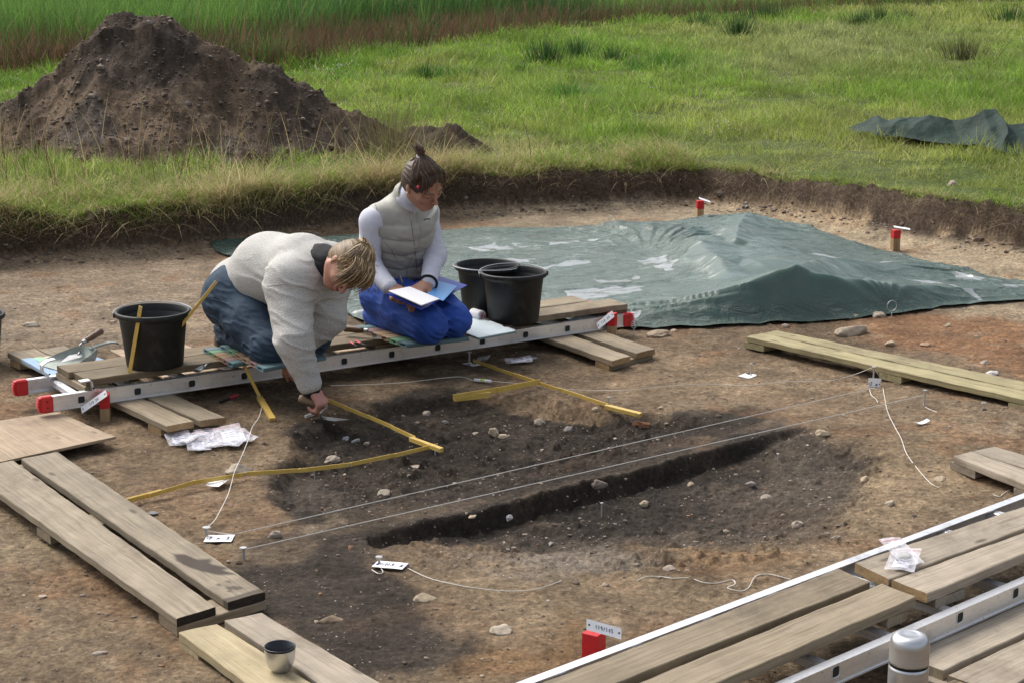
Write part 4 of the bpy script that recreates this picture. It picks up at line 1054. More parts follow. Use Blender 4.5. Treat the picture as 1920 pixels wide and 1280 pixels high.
for px, py, w, asp, c_, lb in (
    (795, 1122, 40, .6, TN, 'rounded pinkish brown stone on the dark soil below the label with the looped string'),
    (942, 1184, 46, .5, G2, 'flat pale oblong stone between the dark soil and the red topped stake in front'),
    (1253, 1068, 28, .55, G1, 'grey brown stone at the near rim of the pit by the winding string'),
    (1568, 1009, 17, .7, G1, 'small dark grey stone near the far rail of the near ladder'),
    (1497, 986, 24, .8, G2, 'pointed brown stone on the right floor of the near pit'),
    (1668, 946, 20, .7, G2, 'pale stone in a crumbly hollow at the right rim of the near pit'),
    (1620, 901, 19, .75, TN, 'upright pale stone left of the end of the loose string'),
    (1762, 899, 26, .5, TN, 'low tan stone by the end of the loose string on the right'),
    (1542, 815, 27, .6, TN, 'pale round stone at the right end of the cut pit face'),
    (1295, 910, 15, .9, TN, 'small upright tan stone in the middle of the near pit'),
    (1208, 945, 20, .55, TN, 'small cream stone among crumbs below the cut face'),
    (1125, 910, 28, .7, DK, 'dark round stone sticking out at the foot of the cut face'),
    (1436, 933, 26, .4, G1, 'flat grey stone lying in the middle right of the near pit'),
    (1517, 904, 20, .3, G2, 'thin pale stone flake on the pit floor right of centre'),
    (1408, 908, 20, .5, G3, 'brown grey stone right of the small nail in the near pit'),
    (886, 968, 16, .4, TN, 'thin cream flake just below the cut face near its left end'),
    (955, 972, 15, .8, GB, 'small bluish grey stone below the left part of the cut face'),
    (720, 926, 32, .5, G2, 'pale flat stone beside the upper taut string left of centre'),
    (781, 876, 26, .3, G1, 'thin pale grey stone flake on the dark soil below the ruler corner'),
    (925, 812, 26, .7, TN, 'left half of the cream bone shaped pair of stones in the dark soil'),
    (942, 821, 24, .5, TN, 'right half of the cream bone shaped pair of stones in the dark soil'),
    (1010, 795, 24, .8, G1, 'round grey stone in the dark soil below the crossing rulers'),
    (1067, 806, 24, .6, G3, 'dark grey stone right of the round one in the dark soil'),
    (800, 777, 20, .7, G1, 'round grey stone between the two inner rulers'),
    (835, 792, 14, .5, G3, 'small grey pebble right of the round stone between the rulers'),
    (890, 813, 15, .4, G2, 'pale chip left of the bone shaped pair of stones'),
    (1030, 872, 16, .5, G3, 'brownish stone half buried beside the upper string'),
    (1203, 797, 34, .5, RD, 'rust red lump in the dark soil below the folded ruler end'),
    (1116, 768, 13, .9, TN, 'small tan stone standing beside the long ruler'),
    (1240, 765, 12, .7, TN, 'little pale stone right of the folded ruler end'),
    (622, 865, 34, .65, G1, 'angular grey brown stone inside the left end of the dark pit'),
    (668, 828, 17, .7, GB, 'bluish grey stone beside the inner ruler, second in a row of small stones'),
    (647, 824, 15, .8, GB, 'bluish grey stone at the pit edge, first in a row of small stones'),
    (688, 832, 13, .6, G1, 'small grey stone ending the row of small stones by the inner ruler'),
    (450, 884, 48, .6, (.40, .34, .27), 'large pale half buried stone behind the curved ruler'),
    (515, 1006, 26, .8, G1, 'grey stone in a socket beside the left label'),
    (287, 963, 18, .5, GB, 'bluish white stone beside the right board of the long left walkway'),
    (185, 1226, 24, .4, G1, 'flat grey stone on the reddish soil left of the cup'),
    (620, 1163, 46, .4, (.19, .14, .095), 'low broad earthy lump beside the end of the long left walkway'),
    (1597, 626, 62, .55, (.33, .27, .20), 'largest stone, broad and half buried, behind the long yellowish walkway'),
    (1600, 597, 30, .6, (.36, .30, .24), 'grey stone under the tarpaulin edge, left of the flat one'),
    (1648, 594, 36, .45, (.38, .32, .25), 'long flat stone at the tarpaulin edge beside the wire loop'),
    (1669, 645, 24, .5, TN, 'tan stone behind the middle of the yellowish walkway'),
    (1734, 648, 22, .5, (.42, .28, .18), 'reddish tan stone behind the right half of the yellowish walkway'),
    (1860, 703, 24, .6, (.62, .60, .56), 'whitish stone behind the right end of the yellowish walkway'),
    (1847, 681, 20, .5, G1, 'grey brown stone behind the right end of the yellowish walkway, above the whitish one'),
    (1776, 612, 14, .7, TN, 'small cream stone on the rust red soil at the right'),
    (1833, 633, 13, .6, TN, 'smallest cream stone on the rust red soil nearest the right edge'),
    (1262, 622, 16, .5, TN, 'small pale stone below the tarpaulin edge left of the walkway tip'),
    (1235, 628, 50, .3, (.32, .25, .18), 'low pale earthy stone right of the stake at the ladder end'),
    (1473, 612, 16, .5, G1, 'small grey stone below the tarpaulin edge above the tip of the yellowish walkway'),
    (58, 613, 30, .5, (.42, .36, .28), 'pale stone on the floor between the left edge bucket and the dustpan'),
    (212, 570, 12, .5, TN, 'small cream stone behind the left bucket'),
    (212, 605, 14, .5, TN, 'small pale stone left of the rim of the left bucket'),
    (228, 678, 28, .6, (.52, .43, .32), 'pale stone between the dustpan mat and the left bucket'),
    (1785, 348, 26, .7, G1, 'grey stone at the lip of the trench under the right grass'),
    (1845, 757, 14, .5, G1, 'small grey stone left of the short cut off walkway'),
    (118, 1022, 12, .5, G3, 'small dark stone on the soil beside the long left walkway'),
    (1420, 622, 0, 0, G1, '')):
    if w: stone(px, py, w, lb, max(asp, .3), c_)
def grit():
    n = 13000
    Y = 4.0 * np.exp(RS.uniform(0, math.log(12.5 / 4.0), n)); X = RS.uniform(-.32, .32, n) * Y
    d = trench_d(X, Y); dn = sdpoly(X, Y, NEARPIT); df = sdpoly(X, Y, FARPIT)
    dens = .30 + .5 * sstep(-.1, .1, dn) + .35 * sstep(-.1, .1, df) + .4 * sstep(.1, .8, fbm(X * 1.5, Y * 1.5, s=601, o=3))
    k = (d > .1) & (RS.rand(n) < dens); X, Y = X[k], Y[k]; n = len(X)
    Z = gz(X, Y); V0, F0 = ICO1
    r = np.clip(RS.lognormal(-5.85, .5, n), .0012, .012)
    J = 1 + RS.uniform(-.3, .3, (n, len(V0), 1))
    sc_ = r[:, None, None] * np.stack([RS.uniform(.8, 1.4, n), RS.uniform(.7, 1.2, n), RS.uniform(.4, .9, n)], 1)[:, None, :]
    V = V0[None] * J * sc_ + np.stack([X, Y, Z + r * .2], 1)[:, None, :]
    Fc = (F0[None] + (np.arange(n) * len(V0))[:, None, None]).reshape(-1, 3)
    pal = np.array([(.46, .40, .33), (.36, .29, .22), (.24, .19, .15), (.13, .10, .08), (.30, .17, .10), (.52, .47, .42)])
    C = pal[RS.choice(6, n, p=[.04, .18, .48, .16, .12, .02])] * RS.uniform(.7, 1.15, (n, 1))
    C = np.repeat(C, len(V0), 0)
    tag(obj('grit', V.reshape(-1, 3), Fc, STM, col=C), 'loose grit and small pebbles strewn over the excavated floor', 'grit', kind='stuff')
grit()
def clods():
    n = 5200; V0, F0 = ico(1)
    hx = []
    src = bpy.data.objects['spoil_heap'].data; N_ = len(src.vertices); co = np.zeros(N_ * 3, np.float32); src.vertices.foreach_get('co', co); co = co.reshape(-1, 3) + np.array(bpy.data.objects['spoil_heap'].location)
    co = co[(co[:, 2] > FIELD + .02) & (co[:, 1] < 14.3)]; p = co[RS.choice(len(co), n)]
    r = np.clip(RS.lognormal(-5.25, .6, n), .003, .042)
    V = V0[None] * (1 + RS.uniform(-.25, .25, (n, len(V0), 1))) * r[:, None, None] * np.array([1, 1, .7]) + p[:, None, :]
    Fc = (F0[None] + (np.arange(n) * len(V0))[:, None, None]).reshape(-1, 3)
    pal = np.array([(.105, .080, .062), (.15, .11, .08), (.22, .18, .15)]); C = np.repeat(pal[RS.choice(3, n, p=[.55, .35, .10])] * RS.uniform(.7, 1.2, (n, 1)), len(V0), 0)
    tag(obj('soil_clods', V.reshape(-1, 3), Fc, STM, col=C), 'crumbly clods of soil covering the large spoil heap', 'clods', kind='stuff')
    # crumbs along the foot of the trench wall
    n = 1100; li = np.array([tuple(p[:2]) for p in WL] + [tuple(p[:2]) for p in WR[1:]])
    X = RS.uniform(-3.6, 3.5, n); Yc = np.interp(X, li[:, 0], li[:, 1]); Y = Yc - np.abs(RS.normal(0, .13, n)) + np.where(X > 1.3, .05, .02)
    Z = gz(X, Y); r = np.clip(RS.lognormal(-5.0, .55, n), .003, .035)
    V = V0[None] * (1 + RS.uniform(-.3, .3, (n, len(V0), 1))) * r[:, None, None] * np.array([1.1, 1, .7]) + np.stack([X, Y, Z], 1)[:, None, :]
    Fc = (F0[None] + (np.arange(n) * len(V0))[:, None, None]).reshape(-1, 3)
    C = np.repeat(pal[RS.choice(3, n, p=[.2, .4, .40])] * RS.uniform(.8, 1.3, (n, 1)), len(V0), 0)
    tag(obj('soil_crumbs', V.reshape(-1, 3), Fc, STM, col=C), 'soil crumbs fallen along the foot of the trench wall', 'crumbs', kind='stuff')
clods()
# ================================================================== BUCKETS
BUCK = simple('black bucket rubber', (.012, .014, .014), (.008, .009, .009), rough=.55, scale=14, bstr=.12, bscale=60, bdist=.001, spec=.4, detail=6)
dirty(BUCK, (.085, .07, .055), .5, 9)
WIRE = simple('steel wire', (.50, .52, .51), (.38, .40, .39), rough=.4, metal=.6)
def bucket(c, label, R=.154, Rb=.118, H=.235, hang=-1, az=0.0, mark=False):
    t = thing('bucket', label, 'bucket', c, 'black rubber builders buckets')
    prof = [(0, .006), (Rb - .014, .006), (Rb - .010, 0), (Rb - .003, .002), (Rb, .008), (Rb + (R - .012 - Rb) * .86, H * .86), (R - .0085, H - .026), (R - .007, H - .022), (R + .001, H - .020), (R + .003, H - .016), (R + .003, H - .004), (R, H), (R - .006, H + .001), (R - .010, H - .004), (R - .014, H - .03), (Rb - .001, .014), (Rb - .012, .010), (0, .010)]
    mb = MB(); mb.lathe(c, prof, 64); mb.build('shell', BUCK, t, smooth=True)
    up = np.array([0, 0, 1.]); ax = np.array([math.cos(az), math.sin(az), 0]); ay = np.cross(up, ax)
    for s in (-1, 1):
        mb = MB(); e = c + ax * s * (R + .004) + up * (H - .013); mb.box(e, ax * .005, ay * .017, up * .010, .002); mb.build('ear', BUCK, t)
    mb = MB(); pts = []
    for k in range(33):
        a = math.pi * k / 32; r = R + .006 if True else R
        tilt = hang
        pts.append(c + up * (H - .006) - ax * math.cos(a) * (R + .008) + ay * math.sin(a) * (R + .010) * math.cos(tilt) + up * math.sin(a) * (R + .01) * math.sin(tilt))
    mb.tube(pts, .0022, 6); w = mb.build('handle', WIRE, t)
    return t
bucket(P(291, 684, ZD), 'black bucket with a yellow folding rule leaning on its front', hang=.06, az=.25)
bucket(P(963, 601, ZD), 'black bucket in front of the right hand pair on the far ladder', hang=.08, az=.2)
bucket(P(914, 586, ZD - .0), 'black bucket partly hidden behind the front one of the right hand pair', hang=.04, az=2.6)
bucket(np.array([*P(-50, 684, 0)[:2], gzz(*P(-50, 684, 0)[:2])]), 'black bucket standing on the soil, cut off by the left edge', hang=.05, az=1.2)
# ================================================================== STAKES, TAGS, NAILS, LOOPS
STW = woodmat('stake wood', (.42, .28, .15), (.50, .36, .21), (.28, .18, .09))
REDPAINT = simple('red paint', (.58, .012, .018), (.46, .01, .014), rough=.55, scale=30, bstr=.2, bscale=80, bdist=.001)
TAGM = simple('white plastic tag', (.86, .86, .86), (.80, .80, .80), rough=.35)
INK = M('blue black ink', (.05, .06, .16), (.03, .04, .10), rough=.6)
def scribble(parent, c, ax, ay, n, size, text=None, mat=None):
    """handwriting on a tag; text is set with small strokes"""
    nrm = unit(np.cross(ax, ay)); ax = unit(ax); ay = unit(ay)
    G_ = {'1': [[(.5, 0), (.5, 1), (.3, .8)]], '0': [[(.5, 0), (.2, .3), (.2, .7), (.5, 1), (.8, .7), (.8, .3), (.5, 0)]], '9': [[(.8, .6), (.4, .5), (.2, .8), (.5, 1), (.8, .8), (.7, 0)]], '/': [[(.1, 0), (.9, 1)]], '2': [[(.2, .8), (.5, 1), (.8, .75), (.2, 0), (.9, 0)]], '4': [[(.7, 0), (.7, 1), (.1, .35), (.95, .35)]], '5': [[(.8, 1), (.3, 1), (.25, .55), (.7, .6), (.8, .25), (.5, 0), (.2, .1)]],
          '7': [[(.2, 1), (.8, 1), (.4, 0)]], '3': [[(.2, 1), (.8, .9), (.4, .55), (.85, .3), (.5, 0), (.15, .1)]], 'N': [[(.1, 0), (.1, 1), (.8, 0), (.8, 1)]], 'z': [[(.1, .6), (.7, .6), (.1, 0), (.8, 0)]], 'm': [[(0, 0), (.1, .6), (.3, .5), (.35, 0), (.4, .5), (.65, .5), (.7, 0)]], ' ': []}
    mb = MB(); x = -len(text) * size * .36
    for ch in text:
        for st in G_.get(ch, []):
            mb.tube([c + ax * (x + u * size * .6) + ay * (v - .5) * size + nrm * .0007 for u, v in st], size * .055 + .0003, 4)
        x += size * .74
    if mb.V: return mb.build('handwriting', mat or INK, parent)
def label_tag(c, ax, ay, w, h, label, text, loc=None, group='white plastic finds labels', curl=.0, name='plastic_label', hole=True):
    """a thin flexible tag centred at c"""
    ax, ay = unit(ax), unit(ay); n = unit(np.cross(ax, ay)); t = thing(name, label, 'label', loc if loc is not None else c, group)
    nu, nv = 16, 4; V = []
    for i in range(nu + 1):
        for j in range(nv + 1):
            u, v = i / nu - .5, j / nv - .5
            V.append(c + ax * u * w + ay * v * h + n * (curl * (u * u * 4) * w * .5 + .0003 * math.sin(u * 9)))
    Fs = [(i * (nv + 1) + j, (i + 1) * (nv + 1) + j, (i + 1) * (nv + 1) + j + 1, i * (nv + 1) + j + 1) for i in range(nu) for j in range(nv)]
    nV = len(V); V += [v - n * .0009 for v in V]; Fs += [tuple(a + nV for a in f[::-1]) for f in Fs]
    bd_ = [i * (nv + 1) for i in range(nu + 1)]; 
    rim = [i * (nv + 1) for i in range(nu)] + [nu * (nv + 1) + j for j in range(nv)] + [i * (nv + 1) + nv for i in range(nu, 0, -1)] + [j for j in range(nv, 0, -1)]
    for a, b in zip(rim, rim[1:] + rim[:1]): Fs.append((a, a + nV, b + nV, b))
    mb = MB(); mb.add(V, Fs); mb.build('plate', TAGM, t)
    if text: scribble(t, c, ax, ay, 1, h * .34, text)
    if hole:
        mb = MB()
        for s in (-1, 1):
            cc = c + ax * s * w * .43 + n * (.0008 + curl * .37 * w); mb.add([cc + ax * .003 * math.cos(k * .785) + ay * .003 * math.sin(k * .785) for k in range(8)], [tuple(range(8))])
        mb.build('punched_hole', BLK, t)
    return t
def stake(c, h, w, label, rot=.3, red=.085, tilt=(0, 0)):
    t = thing('survey_stake', label, 'stake', c, 'red topped wooden survey stakes')
    up = unit([tilt[0], tilt[1], 1]); ax = unit(np.cross([-math.sin(rot), math.cos(rot), 0], up)); ay = np.cross(up, ax)
    V = []; BL = []
    def seg(z0, z1, w_, name, mat):
        mb = MB(); mb.box(c + up * (z0 + z1) / 2, ax * w_ / 2, ay * w_ / 2, up * (z1 - z0) / 2, .0015)
        mb.bl = [(float(np.dot(np.array(v) - c, up)), float(np.dot(np.array(v) - c, ax)), float(np.dot(np.array(v) - c, ay))) for v in mb.V]
        return mb.build(name, mat, t)
    seg(-.05, h - red, w, 'post', STW); seg(h - red + .0002, h, w + .0008, 'painted_top', REDPAINT)
    mb = MB(); mb.lathe(c + up * h, [(0, .004), (.0035, .004), (.0035, .0), (0, 0)], 10, up); mb.build('nail', WIRE, t)
    return t
def onz(px, py): p = G(px, py); return p
s1 = Rp(198, La[1] + (Lb - La)[1] * .09 - .030, 0); stake(s1, Q(198, 737, s1[1])[2], .040, 'red topped stake in front of the left end of the far ladder', .15, .060)
s2 = Rp(1147, La[1] + (Lb - La)[1] * .965 - .034, 0); stake(s2, Q(1147, 587, s2[1])[2], .040, 'red topped stake in front of the right end of the far ladder', -.35, .062)
s3 = onz(1312, 410); stake(s3, .125, .046, 'red topped stake standing in the far corner of the excavation', .12, .055)
s4 = onz(1678, 470); stake(s4, .130, .046, 'red topped stake standing beyond the right side of the big tarpaulin', .25, .052)
s5 = P(1113, 1250, 0); s5[2] = gzz(s5[0], s5[1]); 
s5h = Q(1113, 1183, s5[1])[2] - s5[2]; stake(s5, s5h, .048, 'bright red topped stake in the foreground against the near ladder', -.55, .085)
TGd = 'white tags nailed to the survey stakes'
c = Q(176, 752, s1[1] - .035); label_tag(c, Q(200, 735, s1[1] - .03) - Q(153, 768, s1[1] - .045), np.array([-.30, .62, .72]), .125, .030, 'narrow white tag hanging diagonally from the stake at the left ladder end', '110 20', group=TGd)
c = Q(1135, 600, s2[1] - .035); label_tag(c, Q(1151, 586, s2[1] - .03) - Q(1118, 612, s2[1] - .04), unit([.30, -.5, -.75]) * -1, .098, .034, 'white tag hanging diagonally from the stake at the right ladder end', '110 25', group=TGd)
c = s3 + np.array([.03, -.01, .132]); label_tag(c, [1, .1, -.35], [0, 1, .3], .085, .03, 'small white tag on the stake in the far corner', '', group=TGd, hole=False)
c = s4 + np.array([.034, -.01, .145]); label_tag(c, [1, -.25, -.13], [.1, 1, .15], .10, .032, 'white tag lying flat on the stake beyond the tarpaulin', '', group=TGd, hole=False)
yy = s5[1] - .05; a = Q(1100, 1172, yy); b = Q(1165, 1190, yy + .01)
label_tag((a + b) / 2 + np.array([0, 0, .004]), b - a, Q(1100, 1163, yy) - Q(1100, 1178, yy - .012), float(np.linalg.norm(b - a)), .030, 'white tag with handwriting on the foreground stake', '119/145', group=TGd)
NAILM = simple('galvanised nail', (.48, .48, .47), (.34, .34, .33), rough=.5, metal=.25)
def nail(px, py, hpx, label, r=.003, tilt=(0, 0), grp='nails and pegs marking the section'):
    c = G(px, py); h = hpx / (F / np.linalg.norm(c - np.array([0, 0, CAMH]))) / .97
    up = unit([tilt[0], tilt[1], 1]); mb = MB()
    mb.lathe(c - up * .02, [(0, 0), (r, 0), (r, h + .017), (r * 2.6, h + .018), (r * 2.6, h + .0215), (0, h + .0225)], 12, up)
    o = mb.build('nail', NAILM, None, c, smooth=False); tag(o, label, 'nail', grp); return c + up * h
nA = nail(388, 1008, 20, 'thick nail standing beside the left label', .0052)
nB = nail(457, 1048, 22, 'thick nail holding the lower taut string at its left end', .0045)
nC = nail(711, 1060, 17, 'nail pushed in beside the label with the looped string', .0042)
nD = nail(1637, 722, 34, 'tall nail behind the hanging label on the right', .0035)
nE = nail(1733, 760, 28, 'nail holding the lower taut string at its right end', .0035)
nail(1128, 962, 20, 'thin nail standing in the near pit left of centre', .0022)
nail(1458, 870, 20, 'thin nail standing in the near pit behind the stones', .0022)
nail(880, 682, 22, 'nail under the far ladder at the start of the long ruler', .0042)
nail(1408, 706, 24, 'thin nail behind the small square label', .0025)
nail(590, 903, 22, 'thin peg beside the curved ruler in the left of the pit', .0018)
nail(816, 852, 16, 'nail at the corner where the two inner rulers cross', .003)
nail(1141, 766, 22, 'nail beside the folded end of the long ruler', .0028)
def flat_label(px4_, label, text, dz=.012, curl=0, name='plastic_label'):
    p = [G(a, b, dz) for a, b in px4_]; c = sum(p) / 4; ax = (p[1] - p[0] + p[2] - p[3]) / 2; ay = (p[0] - p[3] + p[1] - p[2]) / 2
    ay = ay - unit(ax) * np.dot(ay, unit(ax))
    return label_tag(c, ax, ay, float(np.linalg.norm(ax)), float(np.linalg.norm(ay)), label, text, curl=curl, name=name)
flat_label([(385, 1003), (437, 1001), (437, 1015), (385, 1014)], 'white label lying at the left end of the upper taut string', '7 m 2', .006)
flat_label([(706, 1050), (763, 1054), (757, 1067), (700, 1061)], 'white label tied with a small loop below the left corner of the near pit', '42 N3 z7', .010)
flat_label([(408, 895), (434, 898), (408, 912), (383, 909)], 'blank white label tilted under the curved ruler', '', .016, .1)
flat_label([(1385, 703), (1404, 697), (1419, 703), (1402, 710)], 'small square white label on the bare soil behind the upper string', '', .004)
flat_label([(868, 681), (885, 678), (900, 684), (884, 686)], 'small white label under the front rail of the far ladder', '3 5', .004)
flat_label([(1711, 793), (1725, 790), (1755, 788), (1722, 796)], 'curled pale leaf like label on the soil right of the loose string', '', .008, .25)
c = Q(1639, 719, nD[1] - .03); label_tag(c, [1, 0, -.05], [0.12, .15, 1], .055, .050, 'white label hanging upright on the right nail with a string tied to it', '2 m', group='white plastic finds labels')
def wire_loop(px, py, rad, h, label, tilt=0.0, aspect=1.0):
    c = G(px, py); mb = MB(); top = c + np.array([tilt * h, 0, h]); pts = [c - np.array([0, 0, .03]), top]
    for k in range(25):
        a = -math.pi / 2 + 2 * math.pi * k / 24
        rr_ = rad * (1 - .25 * (math.sin(a) < -.4) * 1.0 * (-math.sin(a) - .4))
        pts.append(top + np.array([math.cos(a) * rad * aspect, .3 * math.cos(a) * rad, rad + math.sin(a) * rad * 1.05]))
    mb.tube(pts, .0021, 6); o = mb.build('wire_peg', WIRE, None, c, smooth=True); tag(o, label, 'tent peg', 'looped wire pegs holding the tarpaulin')
    for s in (0,):
        pass
wire_loop(1671, 601, .026, .050, 'wire loop peg at the near edge of the tarpaulin by the flat stone')
wire_loop(1190, 632, .018, .045, 'wire loop peg at the tarpaulin corner beside the right ladder end', -.1, .8)
wire_loop(1147, 425, .022, .030, 'wire loop peg on the far edge of the tarpaulin left of the corner stake')
wire_loop(1403, 408, .026, .032, 'wire loop peg at the raised far corner of the tarpaulin')
wire_loop(373, 464, .024, .11, 'wire loop peg standing before the trench wall left of the wool jumper', -.1)
# ================================================================== STRINGS
STRG = simple('white string', (.78, .76, .70), (.64, .61, .55), rough=.8, scale=200)
def string(pts, label, r=.0014, smooth=True):
    p = catmull(pts, 6) if smooth else pts
    mb = MB(); mb.tube(p, r, 5); c = np.array(p[0]); o = mb.build('string', STRG, None, (c[0], c[1], c[2])); tag(o, label, 'string', 'white strings over the excavated soil'); return o
a0 = np.array([*P(440, 1000, .03)[:2], .03]); a1 = np.array([*P(1640, 726, .05)[:2], .05])
string([nA - np.array([0, 0, .012]), G(437, 1001, .012), a0 * .5 + a1 * .5, a1], 'upper taut string running from the left label to the hanging label', .0017, False)
string([nB - np.array([0, 0, .006]), nE - np.array([0, 0, .02])], 'lower taut string stretched along the top of the cut face', .0017, False)
def gl(pts, dz=.003): return [G(a, b, dz) for a, b in pts]
string([nA] + gl([(402, 975), (416, 950), (428, 925), (434, 905)], .03) + gl([(441, 880)], .045) + gl([(455, 850), (466, 822), (473, 800)], .03) + gl([(485, 782), (492, 760), (496, 748)], .02), 'slack string from the tied ruler over the bags down to the left label')
string(gl([(764, 1064), (800, 1081), (840, 1092), (890, 1101), (950, 1107), (1000, 1104), (1030, 1096), (1052, 1088)]), 'loose string curving away to the right from the tied label')
string(gl([(1195, 1087), (1215, 1080), (1240, 1080), (1262, 1083), (1290, 1082), (1320, 1091), (1345, 1092), (1372, 1086), (1378, 1094), (1364, 1101), (1390, 1107), (1404, 1100), (1412, 1085), (1422, 1077), (1445, 1076), (1482, 1085)]), 'winding loose string along the near rim of the pit towards the ladder')
string([nD] + gl([(1652, 712), (1658, 740), (1664, 770), (1678, 800), (1690, 822), (1700, 850), (1722, 880), (1745, 905), (1760, 913)], .004), 'loose string falling from the right nail down towards the near ladder')
string(gl([(620, 722), (690, 720), (760, 716), (830, 708), (866, 706), (890, 713)], .012) + gl([(922, 714), (960, 717), (1010, 722), (1060, 729), (1130, 731), (1180, 730), (1250, 723), (1330, 719), (1400, 722), (1450, 716), (1500, 714)], .012) + gl([(1560, 712), (1600, 702)], .02) + [nD], 'slack string carrying the small line level behind the rulers')
string([nE - np.array([0, 0, .018])] + gl([(1731, 757), (1740, 765), (1757, 772)]), 'short string end hanging from the right nail of the lower string')
string(gl([(697, 1067), (709, 1074), (718, 1072), (714, 1064), (709, 1060)], .006), 'small string loop tied to the label by the near pit', .0014)
string(gl([(1630, 728), (1634, 740), (1643, 748), (1646, 754)], .01), 'short frayed string end under the hanging label')
string(gl([(1862, 926), (1874, 930), (1882, 924), (1892, 918)]) , 'tiny string scrap in front of the short cut off walkway')
def line_level():
    c = G(905, 713, .010); t = thing('line_level', 'small white line level with a green vial hanging on the slack string', 'spirit level', c)
    ax = unit(G(920, 714, .01) - G(890, 711, .01)); mb = MB(); mb.tube([c - ax * .038, c + ax * .038], .0075, 10); mb.build('tube', TAGM, t, smooth=True)
    mb = MB(); mb.tube([c - ax * .009 - np.array([0, .001, -.001]), c + ax * .009 - np.array([0, .001, -.001])], .0081, 10); mb.build('vial', M('green vial', (.45, .62, .05), (.4, .55, .05), rough=.2), t, smooth=True)
line_level()
# ================================================================== FOLDING RULES
def rulemat():
    m, nt, b = newmat('yellow folding rule'); v = coords(nt, 'bl')
    sx = N(nt, 'ShaderNodeSeparateXYZ'); nt.links.new(v, sx.inputs[0])
    def md(op, a, k): 
        q = N(nt, 'ShaderNodeMath', operation=op); nt.links.new(a, q.inputs[0]); q.inputs[1].default_value = k; return q.outputs[0]
    f = md('FRACT', md('MULTIPLY', sx.outputs[0], 100), 0); k = md('LESS_THAN', f, .10)
    g = noise(nt, v, 30, 4)
    c = ramp(nt, g, [(.3, (.56, .37, .075)), (.7, (.68, .48, .12))])
    q = N(nt, 'ShaderNodeMath', operation='MULTIPLY'); nt.links.new(k, q.inputs[0]); q.inputs[1].default_value = .35
    c = mixc(nt, q.outputs[0], c, (.08, .05, .03)); nt.links.new(c, b.inputs['Base Color']); b.inputs['Roughness'].default_value = .45
    return m
RULE = rulemat()
RULEP = simple('pale rule edge', (.76, .60, .22), (.66, .48, .13), rough=.5)
def rule(segs, label, w=.016, th=.0033, stacks=(), flat=False, name='folding_rule'):
    """segs: list of (a,b) world segments of the opened limbs; stacks: (a,b,n) folded limbs still lying together"""
    c = np.mean([s[0] for s in segs], axis=0); t = thing(name, label, 'folding rule', c, 'yellow wooden folding rules')
    up = np.array([0, 0, 1.]); k = 0
    def limb(a, b, off, k, dz=0, ww=w):
        a, b = np.asarray(a, float), np.asarray(b, float); d = unit(b - a); s = unit(np.cross(d, up)); u = np.cross(s, d)
        mb = MB()
        if flat: h1, h2 = s * ww / 2, u * th / 2
        else: h1, h2 = s * th / 2, u * ww / 2
        mid = (a + b) / 2 + (u if flat else s) * off + up * dz; mb.box(mid, (b - a) / 2 + d * .006, h1, h2, .0008)
        mb.bl = [(float(np.dot(np.array(v) - a, d)) + k * .2, float(np.dot(np.array(v) - a, s)), float(np.dot(np.array(v) - a, u))) for v in mb.V]
        o = mb.build('limb', RULE, t)
        mb = MB(); jn = unit(h2 if flat else h1)
        for e in (b - d * .004,):
            mb.lathe(e + (u if flat else s) * off + up * dz + jn * (th / 2), [(.0045, 0), (.0045, .0012), (.0001, .0016)], 10, jn)
        mb.build('hinge', WIRE, o)
    for i, (a, b) in enumerate(segs): limb(a, b, (th * 1.02) * (i % 2) - .0015, i)
    for (a, b, n) in stacks:
        for j in range(n): limb(np.asarray(a) + (0.0 if not flat else 0), b, (j - 1) * th * 1.04, j + 3, dz=-.0006 * (j % 3))
    return t
def chain(pts, dz, n):
    p = [G(a, b, 0) if False else P(a, b, dz) for a, b in pts]; s = np.concatenate([[0], np.cumsum([np.linalg.norm(q - r) for q, r in zip(p[1:], p[:-1])])])
    pa = np.array(p); t = np.linspace(0, s[-1], n + 1); q = np.stack([np.interp(t, s, pa[:, k]) for k in range(3)], 1)
    return [(q[i], q[i + 1]) for i in range(n)]
r1 = chain([(283, 928), (340, 909), (410, 893), (500, 884), (590, 880), (670, 868), (740, 853), (818, 834)], .020, 6)
e0 = P(240, 936, .016); e1 = P(285, 926, .016)
rule(r1, 'longest opened folding rule curving from the left walkway to the pit', stacks=((P(240, 937, .016), P(300, 921, .016), 3),))
r2 = chain([(606, 746), (660, 768), (720, 793), (778, 820)], .030, 4)
rule(r2, 'folding rule running from the trowel hand to the ruler corner', stacks=((P(773, 822, .026), P(828, 842, .024), 5),), w=.017)
r3 = chain([(888, 676), (950, 697), (1006, 716), (1075, 738), (1140, 759)], .026, 6)
rule(r3, 'folding rule running from under the far ladder to the folded end at the right', stacks=((P(1140, 761, .022), P(1201, 776, .020), 6),))
r4 = chain([(1010, 715), (950, 726), (912, 736), (852, 744)], .034, 2)
r4s = rule(r4, 'folding rule with its thick folded stack crossing the long one', stacks=((P(853, 745, .022), P(915, 738, .022), 6),), w=.024)
r5 = rule([(P(456, 682, ZD + .004), P(486, 742, .040))], 'folding rule sloping off the decking to its folded stack tied with string', stacks=((P(490, 745, .030), P(514, 785, .012), 7),), w=.016)
a = P(243, 697, ZD + .003); b = Q(263, 577, a[1] - .02); a2 = a
rule([(a, b)], 'folding rule standing against the front of the left bucket', w=.017, flat=False)
top = Q(263, 574, a[1] - .022)
a = Q(344, 606, 7.16); b = Q(404, 530, 7.22)
rule([(a - (b - a) * .12, a + (b - a) * .45), (a + (b - a) * .43, b)], 'folding rule sticking up out of the left bucket towards the wool jumper', w=.014)
